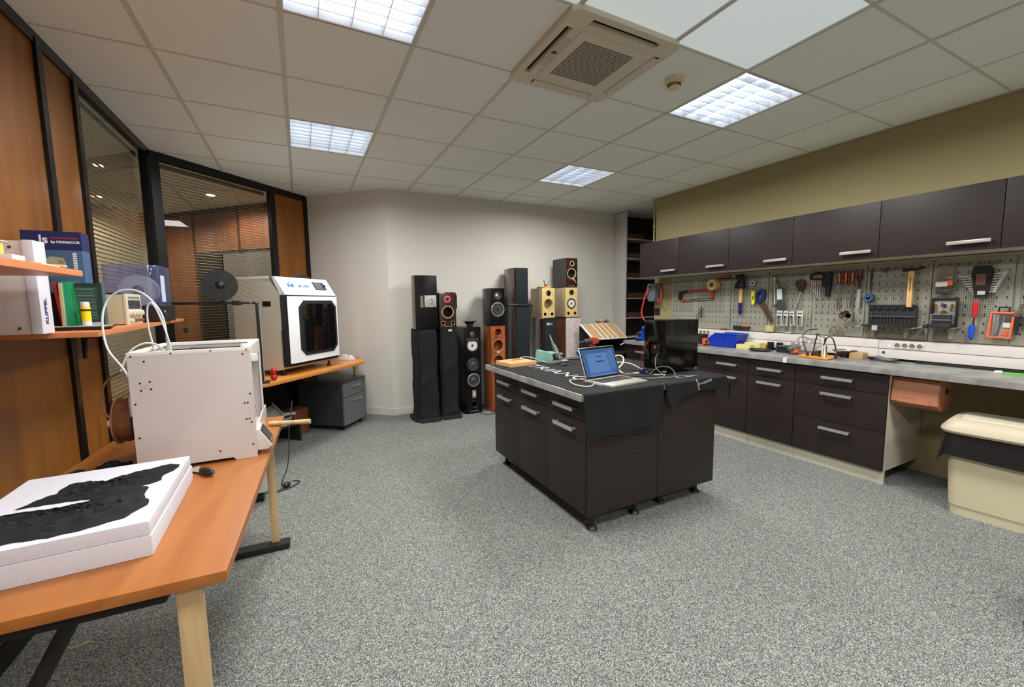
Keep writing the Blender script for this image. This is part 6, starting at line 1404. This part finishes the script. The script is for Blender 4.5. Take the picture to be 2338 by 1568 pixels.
obj('winding', B().lathe([(0.04,0.0),(0.10,0.0),(0.10,0.03),(0.04,0.03)],ax='y',n=44,close=True), mat('spool_black',(26,26,28),0.4), t)
obj('flange', B().lathe([(0.03,0.03),(0.113,0.03),(0.113,0.034),(0.03,0.034)],ax='y',n=44,close=True), mat('spool_black',(26,26,28),0.4), t)
obj('hub', B().lathe([(0,0.014),(0.016,0.012),(0.030,0.002),(0.030,-0.03),(0,-0.03)],ax='-y',n=26), darkmetal, t)
# foam block, cloths, scraper, wooden handle
foam = mat('polyethylene_foam', (206,206,216), 0.8, spec=0.2, bump=0.3, bscale=120)
t = thing('foam_block', 'thick white foam slab on the desk in the left foreground', 'foam block', (-0.357,1.262,0.7385), 0.03)
obj('layer', B().box(-0.40,0.0,0.0,0.51,0.0,0.052,0.003), foam, t); obj('layer', B().box(-0.398,-0.002,0.002,0.508,0.0525,0.088,0.006), foam, t)
FZ = 0.8275
def patch(poly, seed, amp=0.006):
    """crumpled cloth cut to a polygon outline, with folds"""
    random.seed(seed); b = B(); xs = [p[0] for p in poly]; ys = [p[1] for p in poly]
    cx, cy = sum(xs)/len(xs), sum(ys)/len(ys); n = 96; out = []
    per = [math.hypot(poly[(i+1)%len(poly)][0]-poly[i][0], poly[(i+1)%len(poly)][1]-poly[i][1]) for i in range(len(poly))]; T = sum(per)
    for k in range(n):
        s_ = T*k/n; i = 0
        while s_ > per[i]: s_ -= per[i]; i += 1
        f = s_/per[i]; p, q_ = poly[i], poly[(i+1)%len(poly)]; out.append((p[0]+(q_[0]-p[0])*f, p[1]+(q_[1]-p[1])*f))
    rows = []
    for j in range(0, 15):
        f = 1-j/15
        rows.append([b.v((cx+(x-cx)*f+0.003*math.sin(k*0.9+j), cy+(y-cy)*f+0.002*math.sin(k*1.7+j*2), FZ+0.0015+amp*(1-f**6)*(0.5+0.3*math.sin(x*60*f+y*25+seed)+0.4*math.sin((y-0.35*x)*130*(0.6+0.4*f)+seed*2)+0.2*math.sin(k*0.7)) if j else FZ+0.0012)) for k, (x, y) in enumerate(out)])
    for A, D_ in zip(rows, rows[1:]):
        for k in range(n): b.bm.faces.new((A[k], A[(k+1)%n], D_[(k+1)%n], D_[k]))
    b.bm.faces.new(rows[-1])
    for z_ in [v for v in b.bm.verts if v.co.z < FZ+0.0008]: z_.co.z = FZ+0.0008
    return b
single('black_fabric', patch([(-0.690,1.500),(-0.640,1.575),(-0.640,1.640),(-0.60,1.640),(-0.555,1.600),(-0.50,1.655),(-0.415,1.700),(-0.385,1.68),(-0.385,1.625),(-0.41,1.60),(-0.40,1.555),(-0.47,1.50),(-0.515,1.475),(-0.55,1.49),(-0.62,1.50)],2,0.010), cloth, 'upper black fabric scrap on the white foam slab', 'fabric')
single('black_fabric', patch([(-0.735,1.47),(-0.66,1.46),(-0.60,1.455),(-0.575,1.47),(-0.54,1.455),(-0.52,1.475),(-0.49,1.48),(-0.435,1.52),(-0.415,1.50),(-0.42,1.45),(-0.395,1.41),(-0.39,1.365),(-0.42,1.31),(-0.48,1.285),(-0.54,1.275),(-0.60,1.285),(-0.735,1.29)],6,0.010), cloth, 'larger black fabric scrap nearest the camera on the white foam slab', 'fabric')
b = B(); random.seed(21)
def rope(u, v):
    t_ = u; x = -0.845+0.235*t_; y = 2.00+0.03*t_ - 0.20*(1-t_)**2; r = 0.018+0.010*math.sin(t_*19)+0.006*math.sin(t_*43)
    a = 2*PI*v; return (x+0.01*math.sin(t_*25), y+r*1.3*math.cos(a)+0.006*math.sin(t_*60+a*2), max(0.7392, 0.752+r*0.8*math.sin(a)+0.003*math.sin(a*5+t_*40)))
b.grid(rope, 70, 14)
single('bunched_cloth', b, cloth, 'bunched black cloth lying along the back of the desk behind the foam', 'cloth')
t = thing('scraper', 'putty knife with rounded black handle beside the foam slab', 'scraper', (-0.352,1.815,0.7385), -0.95)
obj('blade', B().prism([(-0.075,-0.022),(-0.075,0.022),(-0.01,0.010),(-0.01,-0.010)],0.006,0.008), steel, t)
obj('handle', B().sph((0.028,0,0.015),0.015,(2.9,1.0,0.9),18,12), black_m, t); obj('hole', B().cyl((0.058,0,0.0255),(0.058,0,0.028),0.004,n=10), mat('handle_hole',(120,118,112),0.5), t)
single('dowel', B().lathe([(0,0.0),(0.010,0.001),(0.012,0.02),(0.011,0.10),(0.0125,0.19),(0.0125,0.196),(0,0.197)],ax='x',n=16), oak, 'pale round wooden handle sticking out over the desk end', 'handle', (-0.175,2.385,0.7515), -0.30)
# ================================================================ SHELVES ON THE LEFT
shelf_w = ramp_mat('pearwood_shelf', [(0.2,(196,116,70)),(0.9,(222,144,96))], (7,0.7,7), 2.0, 5, 0.4)
def sh(poly, z, label):
    t = thing('wall_shelf', label, 'shelf', (0,0,0), 0, 'pearwood shelves on the partition')
    obj('board', B().prism(poly, z-0.020, z, 'xy', bev=0.001), shelf_w, t); return t
S1 = 1.255
t = sh([(-1.055,2.14),(-0.700,2.14),(-0.838,4.15),(-1.055,4.15)], S1, 'long lower wood shelf carrying the instrument and clear box')
for y in (3.02,): obj('bracket', B().prism([(-1.055,S1-0.020),(-0.86,S1-0.020),(-0.865,S1-0.032),(-1.035,S1-0.075),(-1.045,S1-0.18),(-1.055,S1-0.18)],y-0.012,y+0.012,'xz'), blackmatte, t)
t = sh([(-1.055,0.80),(-0.66,0.80),(-0.672,1.985),(-1.055,1.985)], 1.476, 'short upper wood shelf crossing in front of the white rack unit')
obj('bracket', B().prism([(-1.055,1.456),(-0.80,1.456),(-0.82,1.444),(-1.035,1.40),(-1.045,1.30),(-1.055,1.30)],1.70,1.724,'xz'), blackmatte, t)
t = thing('paper_tray', 'low cream tray on the upper shelf near its end', 'tray', (-0.73,1.86,1.4765), 0.1)
obj('tray', B().box(-0.04,0.035,-0.10,0.10,0,0.008,0.003), mat('tray_cream',(214,206,176),0.5), t); obj('lip', B().box(0.0,0.04,0.05,0.10,0.008,0.014,0.003), MATS['tray_cream'], t)
t = thing('small_gadget', 'small white and yellow gadget with a metal pin on the upper shelf', 'gadget', (-0.70,1.615,1.4765))
obj('base', B().box(-0.03,0.03,-0.03,0.03,0,0.014,0.002), white_m, t); obj('block', B().box(-0.02,0.0,-0.03,0.01,0.014,0.045,0.003), mat('gadget_yellow',(216,190,90),0.5), t); obj('pin', B().cyl((-0.01,-0.02,0.05),(-0.01,0.045,0.052),0.005,n=10), steel, t)
# white rack unit lettered on its front edge
rk = mat('rack_pinkish_white', (206,196,192), 0.4); rkf = mat('rack_front', (222,222,232), 0.35)
t = thing('rack_unit', 'white instrument case with blue lettering on its narrow front, standing on the lower shelf', 'instrument', (-0.825,2.085,S1))
obj('case', B().box(-0.215,-0.03,0.0,0.072,0,0.328,0.004), rk, t)
obj('front_bezel', B().box(-0.03,0.0,-0.004,0.076,0,0.332,0.006), rkf, t)
text('lettering', 'KLIPPEL', 0.024, mat('print_navy',(40,64,120),0.5), t, TM((0.0008,0.030,0.082),(0,0,1),(0,-1,0)), 0.0004, 0.0006, 1.15)
obj('screw', B().cyl((-0.06,-0.002,0.305),(-0.06,0.001,0.305),0.005,n=10).cyl((-0.06,-0.002,0.022),(-0.06,0.001,0.022),0.005,n=10), mat('screw_brown',(90,66,56),0.4), t)
def book(label, loc, w_, h, th, cm, rz=0.0, ry=0.0, sp_m=None):
    t = thing('book', label, 'book', loc, rz, 'books on the lower shelf', rot=(0, ry, rz))
    obj('cover', B().box(0,0.003,0,w_,0,h).box(th-0.003,th,0,w_,0,h), cm, t)
    obj('spine', B().box(0,th,-0.003,0.0,0,h,0.001), sp_m or cm, t)
    obj('pages', B().box(0.003,th-0.003,0.001,w_-0.004,0.003,h-0.003), mat('book_pages',(214,206,188),0.7), t)
    return t
book('thin beige booklet standing right of the white rack unit', (-0.882,2.375,S1), 0.11, 0.195, 0.010, mat('book_beige',(190,176,140),0.6), 0, 0.0)
t = book('thin black and red book leaning left of the green one', (-0.888,2.390,S1), 0.11, 0.200, 0.012, mat('book_black',(34,26,28),0.5), 0, -0.09, mat('book_red',(170,40,44),0.5))
t = book('thick bright green book leaning on the shelf', (-0.872,2.385,S1), 0.11, 0.200, 0.030, mat('book_green',(16,130,70),0.45), 0, -0.06, mat('book_teal',(20,150,110),0.4))
t = thing('book', 'dark green book with its closely printed back cover facing out', 'book', (-0.862,2.425,S1), 0, 'books on the lower shelf')
BH = 0.198
dg = mat('book_dark_green', (22,52,48), 0.5)
obj('cover', B().box(0.0,0.095,0.0,0.003,0,BH).box(0.0,0.095,0.027,0.03,0,BH), dg, t); obj('spine', B().box(0.095,0.098,0.0,0.03,0,BH,0.001), mat('spine_green_grey',(60,92,96),0.5), t); obj('pages', B().box(0.0,0.093,0.003,0.027,0.002,BH-0.002), MATS['book_pages'], t)
b = B()
for k in range(22): b.box(0.012,0.075+0.006*math.sin(k*3.1),-0.0006,0.0,0.045+k*0.0062,0.0468+k*0.0062)
obj('printed_lines', b, mat('print_pale_green',(120,148,140),0.6), t); obj('barcode', B().box(0.045,0.085,-0.0006,0,0.012,0.030), mat('label_white',(196,196,198),0.5), t)
t = thing('black_tray', 'flat black tray at the front corner of the lower shelf', 'tray', (-0.835,2.36,S1), -0.08)
obj('tray', B().prism([(-0.10,0.014),(-0.082,0.0),(0.09,0.0),(0.11,0.014)],-0.05,0.05,'xz',bev=0.003), black_m, t); obj('papers', B().box(-0.085,0.10,-0.045,0.045,0.0145,0.018), mat('paper_grey',(180,178,176),0.6), t)
t = thing('glue_stick', 'yellow glue stick with white cap standing on the black tray', 'glue stick', (-0.806,2.37,S1+0.0185))
obj('body', B().cyl((0,0,0),(0,0,0.018),0.0150,n=20), white_m, t); obj('label', B().cyl((0,0,0.0182),(0,0,0.078),0.0154,n=20), mat('glue_yellow',(238,214,20),0.4), t); obj('cap', B().lathe([(0.0142,0.078),(0.0142,0.094),(0.011,0.098),(0,0.098)],n=20), white_m, t)
obj('band', B().lathe([(0.0157,0.060),(0.0157,0.068)],n=20), mat('glue_print',(40,40,30),0.5), t)
# bench power supply
ps = mat('instrument_beige', (188,180,150), 0.5)
t = thing('power_supply', 'beige bench power supply with twin meters and four knobs on the lower shelf', 'power supply', (-0.812,2.86,S1), 0.0)
obj('case', B().box(-0.235,-0.012,0.0,0.225,0.004,0.160,0.004), ps, t)
obj('front_panel', B().box(-0.012,0.0,-0.003,0.228,0.0,0.164,0.004), mat('instrument_cream',(206,200,180),0.45), t)
obj('display', B().box(0.0002,0.002,0.025,0.205,0.085,0.130,0.001), mat('display_dark',(60,62,72),0.15), t); obj('display_label', B().box(0.0002,0.0015,0.03,0.20,0.138,0.150), mat('label_green_grey',(120,140,120),0.5), t)
for k in range(4): obj('knob', B().lathe([(0,0.022),(0.014,0.020),(0.017,0.0)],(0.0,0.045+0.045*k,0.062),ax='x',n=18), mat('knob_cream',(214,208,188),0.4), t)
for k, m_ in enumerate((white_m, mat('post_green',(20,110,50),0.4), mat('post_red',(190,60,40),0.4), mat('post_green',(20,110,50),0.4), mat('post_red',(190,60,40),0.4))): obj('terminal', B().cyl((0.0,0.035+0.038*k,0.022),(0.016,0.035+0.038*k,0.022),0.008,n=12), m_, t)
b = B()
for g_ in range(2):
    for k in range(8): b.box(-0.20,-0.15,-0.0012,0.001,0.045+g_*0.055+k*0.0055,0.047+g_*0.055+k*0.0055)
obj('vents', b, black_m, t)
obj('rubber_pad', B().box(-0.235,-0.03,0.0,0.12,0.1645,0.168), black_m, t)
# blue carton
bl = mat('carton_navy', (26,38,92), 0.4); bl2 = mat('carton_slate_blue', (66,96,132), 0.45)
t = thing('blue_carton', 'blue printed instrument carton standing on the books behind the white rack unit', 'box', (-0.836,2.490,1.4115))
ht = V_H = 0.262
obj('carton', B().box(-0.185,0.0,0.0,0.075,0,ht,0.0015), bl2, t)
obj('top_band', B().box(-0.1855,0.0005,-0.0006,0.0755,ht-0.078,ht+0.0005), bl, t)
obj('red_line', B().box(-0.095,-0.012,-0.0013,-0.0006,ht-0.030,ht-0.026), mat('carton_red',(196,44,56),0.4), t)
pw_ = mat('carton_white',(226,228,232),0.5)
text('lettering', 'ls', 0.048, pw_, t, TM((-0.118,-0.0008,ht-0.036),(1,0,0),(0,0,1)), 0.0004, 0.0012)
text('lettering', 'by MONACOR', 0.0135, pw_, t, TM((-0.050,-0.0008,ht-0.045),(1,0,0),(0,0,1)), 0.0004, 0.0006, 1.05)
text('lettering', 'DMT-2380RC', 0.016, pw_, t, TM((-0.025,-0.0003,ht-0.135),(0,0,-1),(1,0,0)), 0.0004, 0.0004) if False else None
b = B()
for k in range(9): b.box(-0.032,-0.019,-0.0008,-0.0003,ht-0.096-0.010*k,ht-0.089-0.010*k)
obj('side_print', b, pw_, t)
obj('pictured_meter', B().prism([(-0.155,ht-0.155),(-0.135,ht-0.125),(-0.10,ht-0.105),(-0.062,ht-0.112),(-0.052,ht-0.15),(-0.075,ht-0.165)],-0.0010,-0.0004,'xz'), mat('picture_grey',(166,160,142),0.5), t)
obj('picture_display', B().prism([(-0.080,ht-0.122),(-0.064,ht-0.120),(-0.060,ht-0.148),(-0.076,ht-0.152)],-0.0014,-0.0010,'xz'), mat('picture_tan',(150,130,90),0.5), t)
obj('red_mark', B().prism([(-0.034,0.035),(-0.022,0.050),(-0.010,0.034),(-0.022,0.022)],-0.0010,-0.0004,'xz'), MATS['carton_red'], t)
single('black_box', B().box(-0.065,0.065,0,0.08,0,0.155,0.003), blackmatte, 'black box hidden behind the books, carrying the blue printed carton', 'box', (-0.955,2.50,S1))
# clear dry box with spool
t = thing('dry_box', 'blue-tinted clear filament box with a black base at the end of the lower shelf', 'storage box', (-1.04,3.27,S1))
tint = glass_mat('blue_tinted_plastic', (0.80,0.84,0.97), 0.05, 0.05, (0.28,0.33,0.66), 0.24)
obj('base', B().box(0,0.268,0,0.34,0,0.100,0.010), black_m, t)
shell = B(); P = [(x*1.0+0.134,y+0.17) for x,y in rrect(0.262,0.334,0.05,6)]
shell.prism(P,0.1005,0.350,'xy',bev=0.012); obj('cover', shell, tint, t)
obj('dial', B().lathe([(0,0.006),(0.020,0.006),(0.024,0.0)],(0.268,0.10,0.050),ax='x',n=22), mat('dial_dark',(44,44,48),0.3), t)
obj('label', B().box(0.2655,0.2672,0.07,0.15,0.125,0.29), mat('sticker_pale',(196,206,226),0.5), t)
t = thing('filament_spool', 'clear spool of pale filament inside the blue-tinted box', 'spool', (-0.905,3.44,S1+0.198))
cf = mat('clear_flange', (222,220,212), 0.3)
obj('flange', B().lathe([(0.03,-0.036),(0.095,-0.036),(0.095,-0.032),(0.03,-0.032)],ax='-y',n=40,close=True), cf, t, rot=None)
obj('flange', B().lathe([(0.03,0.032),(0.095,0.032),(0.095,0.036),(0.03,0.036)],ax='-y',n=40,close=True), cf, t)
obj('winding', B().lathe([(0.035,-0.031),(0.082,-0.031),(0.082,0.031),(0.035,0.031)],ax='-y',n=40,close=True), mat('filament_pale',(176,150,136),0.35), t)
single('small_device', B().prism([(0.0,0.0),(0.08,0.0),(0.075,0.018),(0.05,0.032),(0.01,0.030)],-0.04,0.04,'xz',bev=0.003), mat('device_grey',(84,88,92),0.45), 'small grey device at the very end of the lower shelf', 'device', (-0.95,3.95,S1))
# ================================================================ ODDS ON THE FLOOR
single('wood_splinter', B().prism([(0,0),(0.055,0.006),(0.058,0.012),(0.0,0.008)],0.0,0.006), oak, 'thin wood splinter on the carpet under the near end of the desk', 'splinter', (-0.888,2.145,0.001), 0.15)
t = thing('office_chair', 'black castor and base arm of a chair just entering the frame at lower right', 'chair', (2.52,0.42,0), -0.9)
obj('castor', B().cyl((-0.02,0,0.03),(0.02,0,0.03),0.03,n=18), black_m, t); obj('fork', B().box(-0.012,0.012,-0.02,0.02,0.03,0.075,0.004), black_m, t)
obj('base_arm', B().prism([(0.0,0.06),(0.0,0.095),(0.30,0.125),(0.30,0.085)],-0.02,0.02,'xz',bev=0.004), black_m, t)
obj('hub', B().cyl((0.30,0,0.06),(0.30,0,0.15),0.035,n=18), black_m, t)
for a in (1.2566,-1.2566,2.513-PI*0,-2.513):
    if abs(a) > 2: a = a
    b = B(); b.rot(z=a,at=(0.30,0,0)); b.prism([(-0.30,0.06),(-0.30,0.095),(0.0,0.125),(0.0,0.085)],-0.02,0.02,'xz',bev=0.004); obj('base_arm', b, black_m, t)
    b = B(); b.rot(z=a,at=(0.30,0,0)); b.cyl((-0.32,0,0.03),(-0.28,0,0.03),0.03,n=18); obj('castor', b, black_m, t)
obj('gas_lift', B().cyl((0.30,0,0.15),(0.30,0,0.42),0.022,n=16), black_m, t)
obj('seat', B().box(0.07,0.53,-0.23,0.23,0.42,0.49,0.03), blackmatte, t)
obj('backrest', B().box(0.48,0.54,-0.21,0.21,0.58,1.0,0.03).box(0.50,0.53,-0.03,0.03,0.45,0.60,0.005), blackmatte, t)
